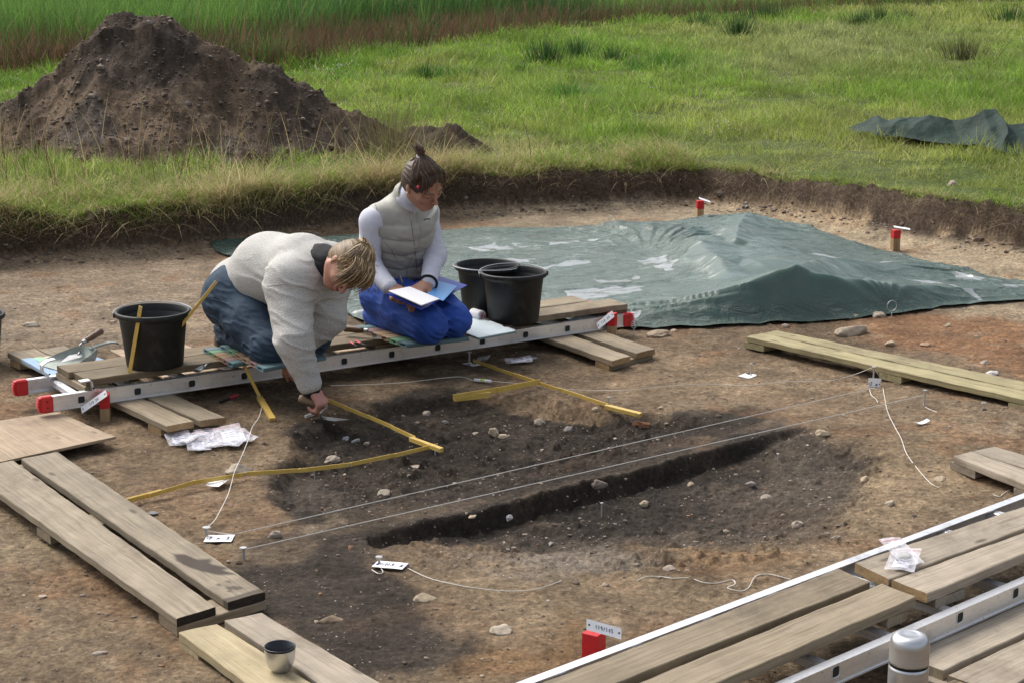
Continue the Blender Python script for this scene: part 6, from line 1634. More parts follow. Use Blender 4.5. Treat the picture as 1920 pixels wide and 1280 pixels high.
# ------------------------------------------------------------------ woman in the padded vest, writing
def woman2():
    kR, kL = Rp(803, 7.54, .262), Rp(850, 7.66, .262)
    hR, hL = Rp(724, 7.88, .335), Rp(764, 8.03, .335)
    aR, aL = Rp(705, 7.95, .225), Rp(748, 8.08, .225)
    pel = (hR + hL) / 2 + [0, 0, .03]; wst = Rp(746, 7.90, .50); ch = Rp(752, 7.81, .655); nk = Rp(764, 7.77, .785)
    sR, sL = Rp(698, 7.70, .700), Rp(800, 7.90, .705)
    eR, wR = Rp(690, 7.73, .505), Rp(731, 7.575, .425)
    eL, wL = Rp(815, 7.83, .52), Rp(803, 7.625, .437)
    hc = Rp(792, 7.66, .868)
    HR = frame((.24, -.52, .82), (.60, -.50, -.60))
    g = np.array([*hR[:2], 0.0]); s = SDF(.0042)
    s.chain([pel, wst, ch], [.10, .10, .115], .05); s.cone(hR, hL, .10, .10, .04); s.cone(sR, sL, .048, .048, .04); s.cone(ch, nk, .09, .05, .04)
    s.chain([hR, kR, aR], [.085, .05, .04], .03); s.chain([hL, kL, aL], [.085, .05, .04], .03)
    fR = Rp(697, 8.04, .12); fL = Rp(738, 8.17, .12); s.cone(aR, fR, .034, .026, .02); s.cone(aL, fL, .034, .026, .02)
    s.cone(nk, hc - HR[2] * .04 - HR[1] * .015, .050, .048, .02); s.chain([sR, eR, wR], [.050, .040, .028], .03); s.chain([sL, eL, wL], [.050, .040, .028], .03)
    head(s, hc, HR)
    dR = unit([.85, -.45, -.22]); dL = unit([-.55, -.62, -.30])
    hand(s, wR + dR * .012, dR, unit([-.15, -.25, 1]), 1, (.55, .6, .66, .72), .05, .98, (.75, .35))
    hand(s, wL + dL * .012, dL, unit([.1, -.3, 1]), -1, (.42, .5, .55, .62), .08, .98, (.6, .35))
    sk = np.array([.42, .22, .145])
    def cf(V):
        C = np.tile(sk, (len(V), 1)); headcol(V, hc, HR, sk, C); return np.clip(C, 0, 1)
    V, Fq = s.mesh(); body = obj('person', V, Fq, SKIN, None, g, smooth=True, col=cf(V))
    tag(body, 'kneeling woman in a grey padded vest and blue trousers writing in a folder', 'person')
    j = SDF(.005); j.cone(hR, hL, .118, .118, .05); j.cone(pel, wst * .5 + pel * .5, .112, .105, .05)
    j.chain([hR, kR * .5 + hR * .5 + [0, 0, .01], kR], [.108, .098, .076], .04); j.chain([hL, kL * .5 + hL * .5 + [0, 0, .01], kL], [.108, .096, .076], .03)
    j.chain([kR, aR], [.070, .062], .02); j.chain([kL, aL], [.070, .062], .02)
    put('blue_trousers', j, BLUE, body, wrinkle([(kR, .12), (kL, .12), (hR + [.08, -.1, 0], .18)], .008, 15, 13))
    # shirt sleeves
    w = SDF(.0045); w.chain([sR + [.006, 0, -.004], eR, wR - unit(wR - eR) * .004], [.059, .048, .036], .03); w.chain([sL + [-.006, 0, -.004], eL, wL - unit(wL - eL) * .004], [.058, .046, .036], .03); w.cone(sR, sL, .052, .052, .03)
    w.cone(ch, nk, .10, .062, .04); w.cone(nk, nk * .5 + hc * .5, .060, .056, .02)
    w.cone(pel, wst, .118, .108, .03)
    put('long_sleeved_shirt', w, SHIRT, body, wrinkle([(eR, .1), (eL, .1)], .005, 17, 15))
    v = SDF(.0045); fwd = unit([.55, -.80, 0]); side = unit(sL - sR)
    v.chain([pel + [0, 0, .055], wst, ch], [.122, .124, .130], .05, (side, 1.16)); v.cone(ch, (sR + sL) / 2 + [0, 0, .005], .125, .10, .05, (side, 1.2))
    mS = (sR + sL) / 2; v.cone(mS + (sR - mS) * .74 + [0, 0, .006], mS + (sL - mS) * .74 + [0, 0, .006], .080, .078, .04)
    v.cone(mS + [0, 0, .02], nk + [0, 0, .022], .085, .068, .03); v.cone(nk + [0, 0, .02], nk + unit(hc - nk) * .045 + [0, 0, .016], .074, .074, .01)
    for a_, b_ in ((sR, eR), (sL, eL)):
        continue; o_ = unit(a_ - mS); v.ell(a_ + o_ * .090 + (b_ - a_) * .22, np.stack([o_, unit(np.cross(o_, [0, 0, 1])), [0, 0, 1]]), (.055, .09, .10), .012, sub=True)
    v.cone(nk + unit(hc - nk) * .02, hc, .054, .054, .004) if False else None
    v.ell(nk + unit(hc - nk) * .085, np.eye(3), (.062, .062, .066), .006, sub=True)
    wr = wrinkle([(wst, .16), (ch, .1)], .006, 16, 19)
    def dv(x, y, z):
        c_ = pel; u = unit(nk - pel); t = (x - c_[0]) * u[0] + (y - c_[1]) * u[1] + (z - c_[2]) * u[2]
        ph = t / .085 + .12 * vnoise(x * 9, y * 9, z * 9, s=5); d = .006 - .014 * np.abs(np.sin(ph * math.pi)) ** .45 * (t < .40)
        # zip placket down the front
        q = (x - ch[0]) * side[0] + (y - ch[1]) * side[1] + (z - ch[2]) * side[2]
        fr = ((x - ch[0]) * fwd[0] + (y - ch[1]) * fwd[1]) > .0
        d = d + fr * .006 * np.exp(-(q / .006) ** 2)
        return d + wr(x, y, z) + .004
    vm = put('padded_vest', v, VEST, body, dv, [(pel + [0, 0, .045], (0, .1, -1))])
    bv = bvh(vm)
    seam('zip', vm, bv, [(768, 398), (772, 425), (777, 460), (782, 505)], .0016, M('dark grey zip', (.16, .155, .14), (.12, .12, .11), rough=.5))
    seam('zip_pull', vm, bv, [(769, 402), (771, 414)], .0028, WIRE); seam('chest_mark', vm, bv, [(795, 413), (800, 411), (806, 411)], .0028, BLACKC)
    seam('armhole_seam', vm, bv, [(700, 372), (707, 395), (712, 420), (712, 445)], .0018, M('vest piping', (.24, .235, .21), (.2, .195, .17), rough=.6))
    seam('pocket_seam', vm, bv, [(722, 455), (735, 470), (745, 490)], .0016, M('vest piping', (.24, .235, .21), (.2, .195, .17), rough=.6))
    # watch
    wd = SDF(.003); u_ = unit(wL - eL); wc = wL + u_ * .004
    mb = MB(); a1 = unit(np.cross(u_, [0, 0, 1])); a2 = np.cross(u_, a1)
    ring = [wc + (a1 * math.cos(t) + a2 * math.sin(t)) * .0385 for t in np.linspace(0, 2 * math.pi, 25)]
    mb.tube(ring, .006, 8, False); wt_ = mb.build('watch_strap', BLACKC, body, smooth=True)
    for q, a_, f_ in ((0, aR, fR), (1, aL, fL)):
        b_ = SDF(.005); dd = unit(f_ - a_); toe = f_ + dd * .075; b_.chain([a_ + dd * .01, f_ + dd * .02, toe], [.046, .044, .034], .02); bo = put('boot', b_, LEATH, body)
        so_ = SDF(.005); o_ = unit(np.cross(dd, [1, .2, 0])); o_ = o_ if o_[1] > 0 else -o_; so_.chain([a_ + dd * .015 + o_ * .034, f_ + o_ * .036, toe + o_ * .03], [.030, .028, .025], .01); put('sole', so_, SOLE, bo)
    cols = [(.045, .026, .016), (.085, .05, .03), (.17, .105, .062), (.06, .036, .022)]
    tie = (0, -.050, .115)
    cap, strand, (VV, FF, CC), T = hairdo(body, hc, HR, cols, tie, 55, 18, .02)
    rs = np.random.RandomState(8); k = np.array(tie)
    for _ in range(170):           # short tail standing up behind the tie
        a = rs.uniform(0, 6.28); r = rs.uniform(0, .012); o = np.array([math.cos(a), math.sin(a), 0]) * r
        strand(k + o * .7, k + o * 1.8 + [0, -.012, .018], k + o * 2.2 + [0, -.022 + rs.normal() * .006, .034], k + o * 1.6 + [rs.normal() * .008, -.026 + rs.normal() * .01, .040 + rs.uniform(-.016, .012)], rs.uniform(.0012, .0028), np.array(cols[rs.randint(4)]) * rs.uniform(.8, 1.8))
    obj('hair_strands', VV, FF, HAIRM, cap, col=np.array(CC), smooth=True)
    mb = MB(); 
    for q in range(3):
        ring = []
        for t in np.linspace(0, 2 * math.pi, 25): p = k + np.array([math.cos(t) * .016, math.sin(t) * .016, (q - 1) * .006 + .004 * math.sin(t * 6)]); ring.append(T(*p))
        mb.tube(ring, .0052, 6, False)
    mb.build('hair_tie', M('white fluffy tie', (.75, .75, .73), (.6, .6, .6), rough=.9), cap, smooth=True)
    mb = MB(); e_ = T(.074, .046, .050); mb.lathe(e_, [(0, .006), (.006, .004), (.0075, 0), (.006, -.004), (0, -.005)], 10, HR[0]); mb.build('hair_bobble', M('red bobble', (.65, .02, .06), (.5, .02, .04), rough=.4), cap)
    mb = MB(); e_ = T(.080, -.002, -.022) ; mb.lathe(e_, [(0, .005), (.0042, .002), (.0042, -.002), (0, -.004)], 8, HR[0]); mb.build('earring', TAGM, body)
    return body, wR, dR, wL, dL
W2, w2w, w2d, w2l, w2ld = woman2()
# ================================================================== THINGS ON THE DECKING
def quad_sheet(name, c4, th, mat, parent=None, loc=None, nx=10, bend=0.0):
    A, B_, C_, D_ = [np.asarray(p, float) for p in c4]; V = []; n = unit(np.cross(B_ - A, D_ - A)); n = n if n[2] > 0 else -n
    for j in range(nx + 1):
        for i in range(nx + 1):
            u, v = i / nx, j / nx; V.append((A * (1 - u) + B_ * u) * (1 - v) + (D_ * (1 - u) + C_ * u) * v + n * bend * math.sin(u * math.pi) * (1 - v))
    m = nx + 1; Fs = [(j * m + i, j * m + i + 1, (j + 1) * m + i + 1, (j + 1) * m + i) for j in range(nx) for i in range(nx)]
    k = len(V); V += [v - n * th for v in V]; Fs += [tuple(a + k for a in f[::-1]) for f in Fs]
    rim = [i for i in range(nx)] + [j * m + nx for j in range(nx)] + [nx * m + i for i in range(nx, 0, -1)] + [j * m for j in range(nx, 0, -1)]
    for a, b in zip(rim, rim[1:] + rim[:1]): Fs.append((a, b, b + k, a + k))
    return obj(name, V, Fs, mat, parent, loc)
F4 = [P(725, 551, .425), P(790, 581, .372), P(876, 535, .385), P(812, 514, .435)]
fc = sum(F4) / 4
fo = thing('folder', 'open dark blue ring folder lying on the lap of the writing woman', 'folder', fc)
quad_sheet('cover', F4, .003, simple('dark blue card', (.018, .050, .36), (.014, .04, .30), rough=.4, scale=8), fo)
up3 = np.array([0, 0, .006])
quad_sheet('light_blue_sheet', [P(800, 555, .398), P(831, 566, .386), P(857, 538, .395), P(813, 526, .428)], .0015, M('light blue card', (.10, .33, .68), (.09, .30, .62), rough=.4), fo).location = (0, 0, .004)
pd = thing('paper_pad', 'white paper pad in the blue folder under the writing hands', 'notepad', P(775, 556, .42))
quad_sheet('pages', [P(728, 548, .432), P(790, 575, .385), P(824, 563, .398), P(768, 540, .436)], .004, M('white paper', (.80, .80, .82), (.76, .76, .78), rough=.7), pd).location = (0, 0, .006)
pn = w2w + w2d * .085 + np.array([.008, -.01, -.012]); pu = unit([-.38, .25, .85])
mb = MB(); mb.tube([pn - pu * .035, pn - pu * .027, pn + pu * .10], [.001, .0042, .0042], 8); t = thing('pen', 'black pen in the writing hand above the white pad', 'pen', pn); mb.build('barrel', BLACKC, t, smooth=True)
mb = MB(); mb.box(pn + pu * .085 + np.array([.005, -.002, 0]), [.001, 0, 0], [0, .0015, 0], pu * .018); mb.build('clip', WIRE, t)
# clipboard with light sheet beside the buckets
CB = [P(862, 590, ZD + .012), P(866, 634, ZD + .012), P(967, 623, ZD + .010), P(884, 586, ZD + .012)]
CB = [P(822, 606, ZD + .010), P(898, 634, ZD + .010), P(968, 621, ZD + .010), P(878, 588, ZD + .010)]
cbt = thing('drawing_board', 'pale blue drawing board with a white sheet lying beside the front bucket', 'drawing board', sum(CB) / 4)
quad_sheet('board', CB, .008, M('green grey plastic board', (.20, .27, .27), (.17, .23, .23), rough=.4), cbt)
quad_sheet('drawing_film', [c_ + (sum(CB) / 4 - c_) * .03 + np.array([0, 0, .0012]) for c_ in CB], .0008, M('drawing film', (.62, .70, .72), (.56, .65, .68), rough=.35), cbt)
for k, (a_, b_) in enumerate(((.06, .35), (.45, .72), (.8, .97))):
    e0_, e1_ = CB[3] * (1 - a_) + CB[2] * a_, CB[3] * (1 - b_) + CB[2] * b_; mb = MB(); mb.box((e0_ + e1_) / 2 + np.array([0, -.004, .003]), (e1_ - e0_) / 2, [0, .006, 0], [0, 0, .0006]); mb.build('tape', TAGM, cbt)
rl = P(895, 590, ZD + .026); rd = unit(P(912, 592, ZD + .02) - P(880, 583, ZD + .02)); t = thing('paper_roll', 'roll of white paper in front of the hidden bucket', 'paper roll', rl)
mb = MB(); mb.lathe(rl - rd * .038, [(.006, 0), (.022, 0), (.025, .004), (.0245, .05), (.025, .072), (.023, .076), (.006, .076)], 20, rd); mb.build('roll', simple('white tissue', (.78, .77, .78), (.66, .64, .66), rough=.8, scale=40, bstr=.5, bscale=60, bdist=.003), t, smooth=True)
mb = MB(); mb.lathe(rl + rd * .0385, [(.006, 0), (.0175, 0)], 16, rd); mb.build('core', M('pink grey label', (.5, .3, .32), (.4, .25, .28), rough=.6), t)
# kneeling mats: ribbed foam with hollow cells
MC = {'blue': (.14, .22, .25), 'green': (.17, .34, .20), 'yellow': (.45, .42, .24), 'orange': (.36, .24, .145), 'pink': (.30, .19, .17), 'teal': (.11, .19, .21)}
MATM = {k: simple('foam ' + k, v, tuple(x * .8 for x in v), rough=.85, scale=40, bstr=.3, bscale=120, bdist=.002) for k, v in MC.items()}
def foam_mat(px, z, cells, label, th=.020, cellw=None, group='kneeling mats of hollow coloured foam strips'):
    """px: corners a,b (open cell end, left to right or top to bottom), c,d other end"""
    A, B_, C_, D_ = [P(*p, z) for p in px]; t = thing('kneeling_mat', label, 'kneeling mat', (A + B_ + C_ + D_) / 4 - np.array([0, 0, th]), group)
    n = len(cells); up = np.array([0, 0, 1.])
    for i, cn in enumerate(cells):
        f0, f1 = i / n + .004, (i + 1) / n - .004
        a0, a1 = A * (1 - f0) + B_ * f0, A * (1 - f1) + B_ * f1; d0, d1 = D_ * (1 - f0) + C_ * f0, D_ * (1 - f1) + C_ * f1
        mb = MB(); w_ = a1 - a0; wl = np.linalg.norm(w_); wu = w_ / wl; ln = unit(d0 - a0)
        ns = 20; out, inn = [], []
        for q in range(ns):
            an = 2 * math.pi * q / ns; ca, sa = math.cos(an), math.sin(an)
            sx = np.sign(ca) * abs(ca) ** .35; sz = np.sign(sa) * abs(sa) ** .35
            out.append((sx * .5, sz * .5)); inn.append((np.sign(ca) * abs(ca) ** .6 * .30, np.sign(sa) * abs(sa) ** .7 * .24))
        rows = []
        for (base, wv, prof, dpt) in ((a0, a1 - a0, inn, .06), (a0, a1 - a0, inn, 0), (a0, a1 - a0, out, .0), (d0, d1 - d0, out, 0), (d0, d1 - d0, inn, 0), (d0, d1 - d0, inn, -.02)):
            rows += [base + wv * (.5 + u) + up * (v * th - th / 2) + ln * dpt for u, v in prof]
        Fs = []
        for r_ in range(5):
            for q in range(ns): Fs.append((r_ * ns + q, r_ * ns + (q + 1) % ns, (r_ + 1) * ns + (q + 1) % ns, (r_ + 1) * ns + q))
        Fs += [tuple(range(ns)), tuple(range(5 * ns, 6 * ns))[::-1]]
        mb.add(rows, Fs); mb.build('foam_strip', MATM[cn], t)
    return t
zm = ZD + .0205
seq = ['blue', 'green', 'orange', 'orange', 'pink', 'teal']
foam_mat([(381, 652), (436, 681), (520, 668), (462, 645)], zm, seq, 'lower foam kneeling mat under the woman in the wool jumper')
foam_mat([(412, 646), (494, 690), (612, 667), (520, 640)], zm + .021, seq, 'upper foam kneeling mat directly under the knees of the woman in the wool jumper')
foam_mat([(660, 610), (764, 645), (880, 632), (770, 603)], zm, ['teal', 'pink', 'orange', 'orange', 'green', 'teal'], 'folded foam kneeling mat under the knees of the writing woman')
foam_mat([(45, 674), (120, 716), (240, 690), (165, 660)], ZW + .022, ['blue', 'blue'], 'placeholder') if False else None
def striped_mat():
    c4 = px4([(40, 672), (118, 716), (246, 690), (160, 661)], ZW + .024); names = ['blue', 'green', 'yellow', 'pink', 'pink', 'blue']
    A, B_, C_, D_ = c4; t = thing('kneeling_mat', 'striped pastel foam mat under the dustpan beside the ladder end', 'kneeling mat', sum(c4) / 4 - np.array([0, 0, .02]), 'kneeling mats of hollow coloured foam strips')
    for i, n_ in enumerate(names):
        f0, f1 = i / 6, (i + 1) / 6 - .006; q = [A * (1 - f0) + D_ * f0, A * (1 - f1) + D_ * f1, B_ * (1 - f1) + C_ * f1, B_ * (1 - f0) + C_ * f0]
        mt = {'blue': M('pastel blue foam', (.30, .42, .55), (.26, .37, .5), rough=.8), 'green': M('pastel green foam', (.34, .55, .40), (.3, .5, .36), rough=.8), 'yellow': M('pastel cream foam', (.56, .52, .36), (.5, .46, .32), rough=.8), 'pink': M('pastel pink foam', (.50, .38, .40), (.44, .34, .36), rough=.8)}[n_]
        board('foam_strip', q, .018, mt, t, mt)
striped_mat()
# ------------------------------------------------------------------ tools
STEEL = simple('worn steel', (.40, .41, .41), (.24, .24, .235), rough=.38, scale=25, metal=.9, bstr=.1, bscale=80, bdist=.001)
GALV = simple('galvanised sheet', (.34, .38, .34), (.25, .28, .25), rough=.55, scale=12, metal=.35, bstr=.15, bscale=40, bdist=.001)
HANDLE = simple('dark wooden handle', (.15, .08, .045), (.09, .05, .03), rough=.45, scale=30)
HANDLE2 = simple('light wooden handle', (.27, .19, .115), (.20, .14, .085), rough=.55, scale=30)
def trowel(label, tip, heel, up, handle_dir, bl_w=.042, hmat=HANDLE, hl=.115, neck=.035, scale=1.0):
    tip, heel = np.asarray(tip, float), np.asarray(heel, float); t = thing('trowel', label, 'trowel', heel, 'pointing trowels'); d = unit(tip - heel); L = np.linalg.norm(tip - heel); u = unit(np.asarray(up, float) - d * np.dot(up, d)); s = np.cross(d, u)
    ol = [(0, .010), (.06, bl_w * .55), (.22, bl_w), (.55, bl_w * .62), (.85, bl_w * .25), (1, .002)]
    P2 = [heel + d * L * f + s * w for f, w in ol] + [heel + d * L * f - s * w for f, w in ol[::-1]]
    n = len(P2); V = [p + u * .0009 for p in P2] + [p - u * .0009 for p in P2]; mb = MB(); Fs = [tuple(range(n)), tuple(range(n, 2 * n))[::-1]] + [(i, (i + 1) % n, (i + 1) % n + n, i + n) for i in range(n)]
    mb.add(V, Fs); mb.build('blade', STEEL, t)
    hd = unit(handle_dir); n0_ = heel + d * .012; pts = catmull([n0_, n0_ - d * .018 + u * .012, n0_ - d * .014 + u * neck + hd * .004, n0_ + u * (neck + .006) + hd * .028 - d * .010], 5)
    mb = MB(); mb.tube(pts, .0042, 8); mb.build('neck', STEEL, t, smooth=True)
    h0 = pts[-1]; mb = MB(); mb.lathe(h0, [(.0, 0), (.010, 0), (.0105, .018), (.0, .018)], 14, hd); fe = mb.build('ferrule', WIRE, t)
    mb = MB(); mb.lathe(h0 + hd * .017, [(0, 0), (.0105, 0), (.0125, .02), (.0155, hl * .45), (.0145, hl * .7), (.0165, hl * .9), (.013, hl * .985), (0, hl)], 18, hd); mb.build('handle', hmat, t, smooth=True)
    return t, h0
# trowel in the hand
gp = w1w + w1d * .082 - w1n * .022         # grip centre
ghd = unit(Q(563, 746, 6.93) - gp); 
tipW = G(655, 786, .018); heelW = G(606, 784, .030)
h_end = gp + ghd * .062
def hand_trowel():
    t = thing('trowel', 'pointing trowel gripped by the woman in the wool jumper, scraping the pit edge', 'trowel', heelW, 'pointing trowels'); d = unit(tipW - heelW); u = np.array([0, 0, 1.]); u = unit(u - d * np.dot(u, d)); s = np.cross(d, u); L = np.linalg.norm(tipW - heelW)
    ol = [(0, .010), (.06, .026), (.22, .042), (.55, .026), (.85, .011), (1, .002)]; P2 = [heelW + d * L * f + s * w for f, w in ol] + [heelW + d * L * f - s * w for f, w in ol[::-1]]
    n = len(P2); V = [p + u * .0009 for p in P2] + [p - u * .0009 for p in P2]; mb = MB(); mb.add(V, [tuple(range(n)), tuple(range(n, 2 * n))[::-1]] + [(i, (i + 1) % n, (i + 1) % n + n, i + n) for i in range(n)]); mb.build('blade', STEEL, t)
    f0 = gp - ghd * .045
    mb = MB(); mb.tube(catmull([heelW + d * .012, heelW - d * .014 + u * .012, heelW - d * .012 + u * .028, f0], 5), .0042, 8); mb.build('neck', STEEL, t, smooth=True)
    mb = MB(); mb.lathe(f0, [(.0, 0), (.0095, 0), (.012, .02), (.0155, .055), (.0145, .08), (.0175, .108), (.014, .122), (0, .126)], 18, ghd); mb.build('handle', HANDLE2, t, smooth=True)
hand_trowel()
u3 = (0, 0, 1)
trowel('trowel with a dark wooden handle lying on the decking before the writing woman', P(738, 636, ZD + .006), P(700, 632, ZD + .006), u3, unit(P(662, 629, ZD + .03) - P(690, 632, ZD + .028)) + np.array([0, 0, .0]), .030, HANDLE, .10, .020)
def dustpan():
    z0 = ZW + .026; c = P(135, 684, z0); fx = unit(P(78, 686, z0) - P(165, 668, z0)); fx[2] = 0; fx = unit(fx); t = thing('dustpan', 'green grey metal dustpan resting on the striped foam mat', 'dustpan', c)
    sx = unit(np.cross([0, 0, 1], fx)); up = np.array([0, 0, 1.])
    f = lambda a, b, z: c + fx * a + sx * b + up * z
    NL_, NW_ = 14, 12; V = []
    for i in range(NL_ + 1):
        a = i / NL_; wd = .060 + .050 * a ** .8; hgt = (.058 * (1 - a) ** .8 + .004)
        for j in range(NW_ + 1):
            b = j / NW_ * 2 - 1; e = abs(b) ** 5
            z = hgt * e + .02 * max(0, .12 - a) / .12 * .0; V.append(f(-.09 + .19 * a, wd * np.sign(b) * min(1, abs(b) * 1.1) * (1 + .06 * e), .002 + z))
    m = NW_ + 1; Fs = [(i * m + j, i * m + j + 1, (i + 1) * m + j + 1, (i + 1) * m + j) for i in range(NL_) for j in range(NW_)]
    k = len(V)
    for j in range(NW_ + 1): b = j / NW_ * 2 - 1; V.append(f(-.096 - .012 * (1 - b * b), .062 * b, .060 + .004 * (1 - b * b)))
    Fs += [(j, k + j, k + j + 1, j + 1) for j in range(NW_)]
    kk = len(V); 
    V2 = V + [v - up * .0012 - 0 for v in V]; Fs2 = Fs + [tuple(a + kk for a in f_[::-1]) for f_ in Fs]
    mb = MB(); mb.add(V2, Fs2); mb.build('pan', GALV, t, smooth=True)
    mb = MB(); pts = [f(-.10, 0, .055), f(-.14, 0, .062), f(-.20, 0, .066), f(-.235, 0, .060), f(-.245, 0, .052)]
    for p_, q_ in zip(pts[:-1], pts[1:]): mb.box((p_ + q_) / 2, (q_ - p_) / 2 * 1.05, sx * .012, up * .004, .001)
    mb.build('handle', GALV, t)
    return f
fd = dustpan()
trowel('trowel with a reddish brown handle lying in the dustpan', fd(.075, .03, .030), fd(-.045, -.005, .040), u3, unit(np.array(fd(-.2, -.03, .09)) - np.array(fd(-.07, 0, .06))), .036, HANDLE, .115, .035)
def scoop():
    c = P(372, 694, ZD + .010); d = unit(P(396, 684, ZD + .012) - P(364, 695, ZD + .010)); t = thing('spoon_scoop', 'small metal scoop lying on the decking right of the left bucket', 'scoop', c); s = np.cross(d, [0, 0, 1]); V = []
    for i in range(9):
        a = i / 8 * 2 - 1; w = .020 * math.sqrt(max(0, 1 - a * a * .96))
        for j in range(7): b = j / 6 * 2 - 1; V.append(c + d * a * .034 + s * b * w + np.array([0, 0, .011 * (b * b + a * a) - .006]))
    Fs = [(i * 7 + j, i * 7 + j + 1, (i + 1) * 7 + j + 1, (i + 1) * 7 + j) for i in range(8) for j in range(6)]
    mb = MB(); mb.add(V, Fs); mb.build('bowl', STEEL, t, smooth=True); mb = MB(); mb.tube([c + d * .030 + np.array([0, 0, .004]), c + d * .05 + np.array([0, 0, .010]), c + d * .085 + np.array([0, 0, .014])], [.0045, .0055, .004], 8); mb.build('handle', STEEL, t, smooth=True)
scoop()
def marker(a, b, label, cb, ca, r=.0045, grp='pens and knives lying about'):
    a, b = np.asarray(a, float), np.asarray(b, float); t = thing('pen' if 'pen' in label else 'cutter_knife', label, 'pen' if 'pen' in label else 'knife', a, grp); d = unit(b - a); L = np.linalg.norm(b - a)
    mb = MB(); mb.lathe(a, [(0, 0), (r, .001), (r, L * .5), (0, L * .5)], 10, d); mb.build('barrel', cb, t); mb = MB(); mb.lathe(a + d * L * .5, [(0, 0), (r * 1.08, 0), (r * 1.08, L * .38), (r * .5, L * .45), (.001, L * .5)], 10, d); mb.build('cap', ca, t)
RP = M('red pink plastic', (.55, .03, .07), (.48, .03, .05), rough=.35)
marker(P(657, 641, ZD + .006), P(670, 650, ZD + .006), 'red and black pen on the decking, left one of two', RP, BLACKC)
marker(P(667, 639, ZD + .006), P(686, 648, ZD + .006), 'red and black pen on the decking, right one of two', RP, BLACKC)
marker(G(412, 753, .007), G(448, 739, .007), 'black and red cutter knife on the soil left of the yellow folded rule', BLACKC, RP, .006)
t = thing('chalk_marker', 'short white plastic piece on the soil below the trowel hand', 'marker', G(584, 778)); c = G(584, 777, .008); d = unit(G(600, 772, .01) - G(568, 782, .01)); mb = MB(); mb.box(c - d * .010, d * .022, unit(np.cross(d, u3)) * .007, [0, 0, .006], .0015); mb.build('body', M('grey white plastic', (.60, .60, .58), (.5, .5, .48), rough=.5), t); mb = MB(); mb.box(c + d * .026, d * .0115, unit(np.cross(d, u3)) * .0055, [0, 0, .005], .0015); mb.build('cap', WIRE, t)
# ------------------------------------------------------------------ finds bags
def bagmat(name, base, alpha):
    m, nt, b = newmat(name); v = coords(nt); b.inputs['Base Color'].default_value = (*base, 1); b.inputs['Roughness'].default_value = .22; setin(b, 'Specular IOR Level', .7)
    n = noise(nt, v, 26, 4, .6, 1.0); a = ramp(nt, n, [(.35, (alpha * .7,) * 3), (.65, (min(1, alpha * 1.3),) * 3)]); nt.links.new(a, b.inputs['Alpha']); bump(nt, b, noise(nt, v, 18, 3, .5, .8), .5, .006); return m
BAG = bagmat('clear plastic bag', (.80, .80, .86), .42); BAGP = M('paper slip in bag', (.80, .80, .84), (.72, .72, .78), rough=.5); BAGR = M('pink grip seal', (.62, .22, .27), (.55, .2, .24), rough=.4)
def bag(px, py, wpx, hpx, rot, label, seed, lift=.004, paper=True, z=None, find=None):
    wpx *= .86; hpx *= .74; c = G(px, py, lift) if z is None else P(px, py, z + lift); s = F / np.linalg.norm(c - np.array([0, 0, CAMH])); w = wpx / s; h = hpx / s / .28
    rs = np.random.RandomState(seed); tl = rs.uniform(0, .16, 2); t = thing('finds_bag', label, 'plastic bag', c, 'clear grip seal finds bags'); ca, sa = math.cos(rot), math.sin(rot)
    ax, ay = np.array([ca, sa, 0]), np.array([-sa, ca, 0])
    def patch(u0, u1, v0, v1, n, amp, dz, name, mat, par):
        V = []
        for i in range(n + 1):
            for j in range(n + 1):
                u, v = u0 + (u1 - u0) * i / n, v0 + (v1 - v0) * j / n
                z_ = .6 * amp * (.5 + .5 * float(vnoise(u * 2.2 + seed, v * 2.2, s=seed))) + .12 * amp * float(vnoise(u * 7 + seed, v * 7, s=seed)) + tl[0] * (u + .5) * w + tl[1] * (v + .5) * h
                V.append(c + ax * u * w + ay * v * h + np.array([0, 0, z_ + dz]))
        Fs = [(i * (n + 1) + j, (i + 1) * (n + 1) + j, (i + 1) * (n + 1) + j + 1, i * (n + 1) + j + 1) for i in range(n) for j in range(n)]
        mb = MB(); mb.add(V, Fs); return mb.build(name, mat, par)
    film = patch(-.5, .5, -.5, .5, 12, .014, .002, 'film', BAG, t)
    patch(-.49, .49, .385, .405, 12, .014, .0032, 'grip_seal', BAGR, t)
    if paper:
        pp = patch(-.28, .25, -.36, .22, 8, .013, .0008, 'paper_slip', BAGP, t)
        mb = MB()
        for k in range(4):
            y0 = -.25 + k * .12
            mb.tube([c + ax * w * x_ + ay * h * y0 + np.array([0, 0, .011 + tl[0] * (x_ + .5) * w + tl[1] * (y0 + .5) * h]) for x_ in (-.2, -.05, .08, .18)], .0006, 4)
        mb.build('printed_lines', INK, pp)
    return t, c, ax, ay
for k, (x, y, w, h, r, lb, dz) in enumerate(((336, 829, 52, 22, .35, 'finds bag farthest left in the heap of bags', 0), (357, 826, 50, 24, -.5, 'finds bag with a paper slip second from left in the heap of bags', .006), (372, 838, 50, 22, .25, 'finds bag lying nearest to the camera in the heap of bags', .004),
        (388, 820, 60, 20, .1, 'finds bag with a lined slip at the back of the heap against the walkway', 0), (405, 832, 46, 24, -.4, 'finds bag in the middle of the heap of bags', .006), (430, 822, 58, 34, .3, 'whitest finds bag on top at the right of the heap', .012), (440, 834, 52, 24, -.25, 'finds bag at the right front of the heap of bags', .004), (458, 822, 36, 20, .7, 'small finds bag sticking out at the right end under the slack string', .008))):
    bag(x, y, w, h, r, lb, 31 + k, .003 + dz)
bag(972, 679, 58, 15, .1, 'finds bag lying by itself on the soil between the ladder and the right cross walkway', 51)
bag(990, 677, 36, 12, -.5, 'small pinkish finds bag overlapping the lone bag below the ladder', 52, .006)
bag(906, 676, 26, 11, -.2, 'tiny dark finds bag beside the start of the long ruler', 53, .004, False)
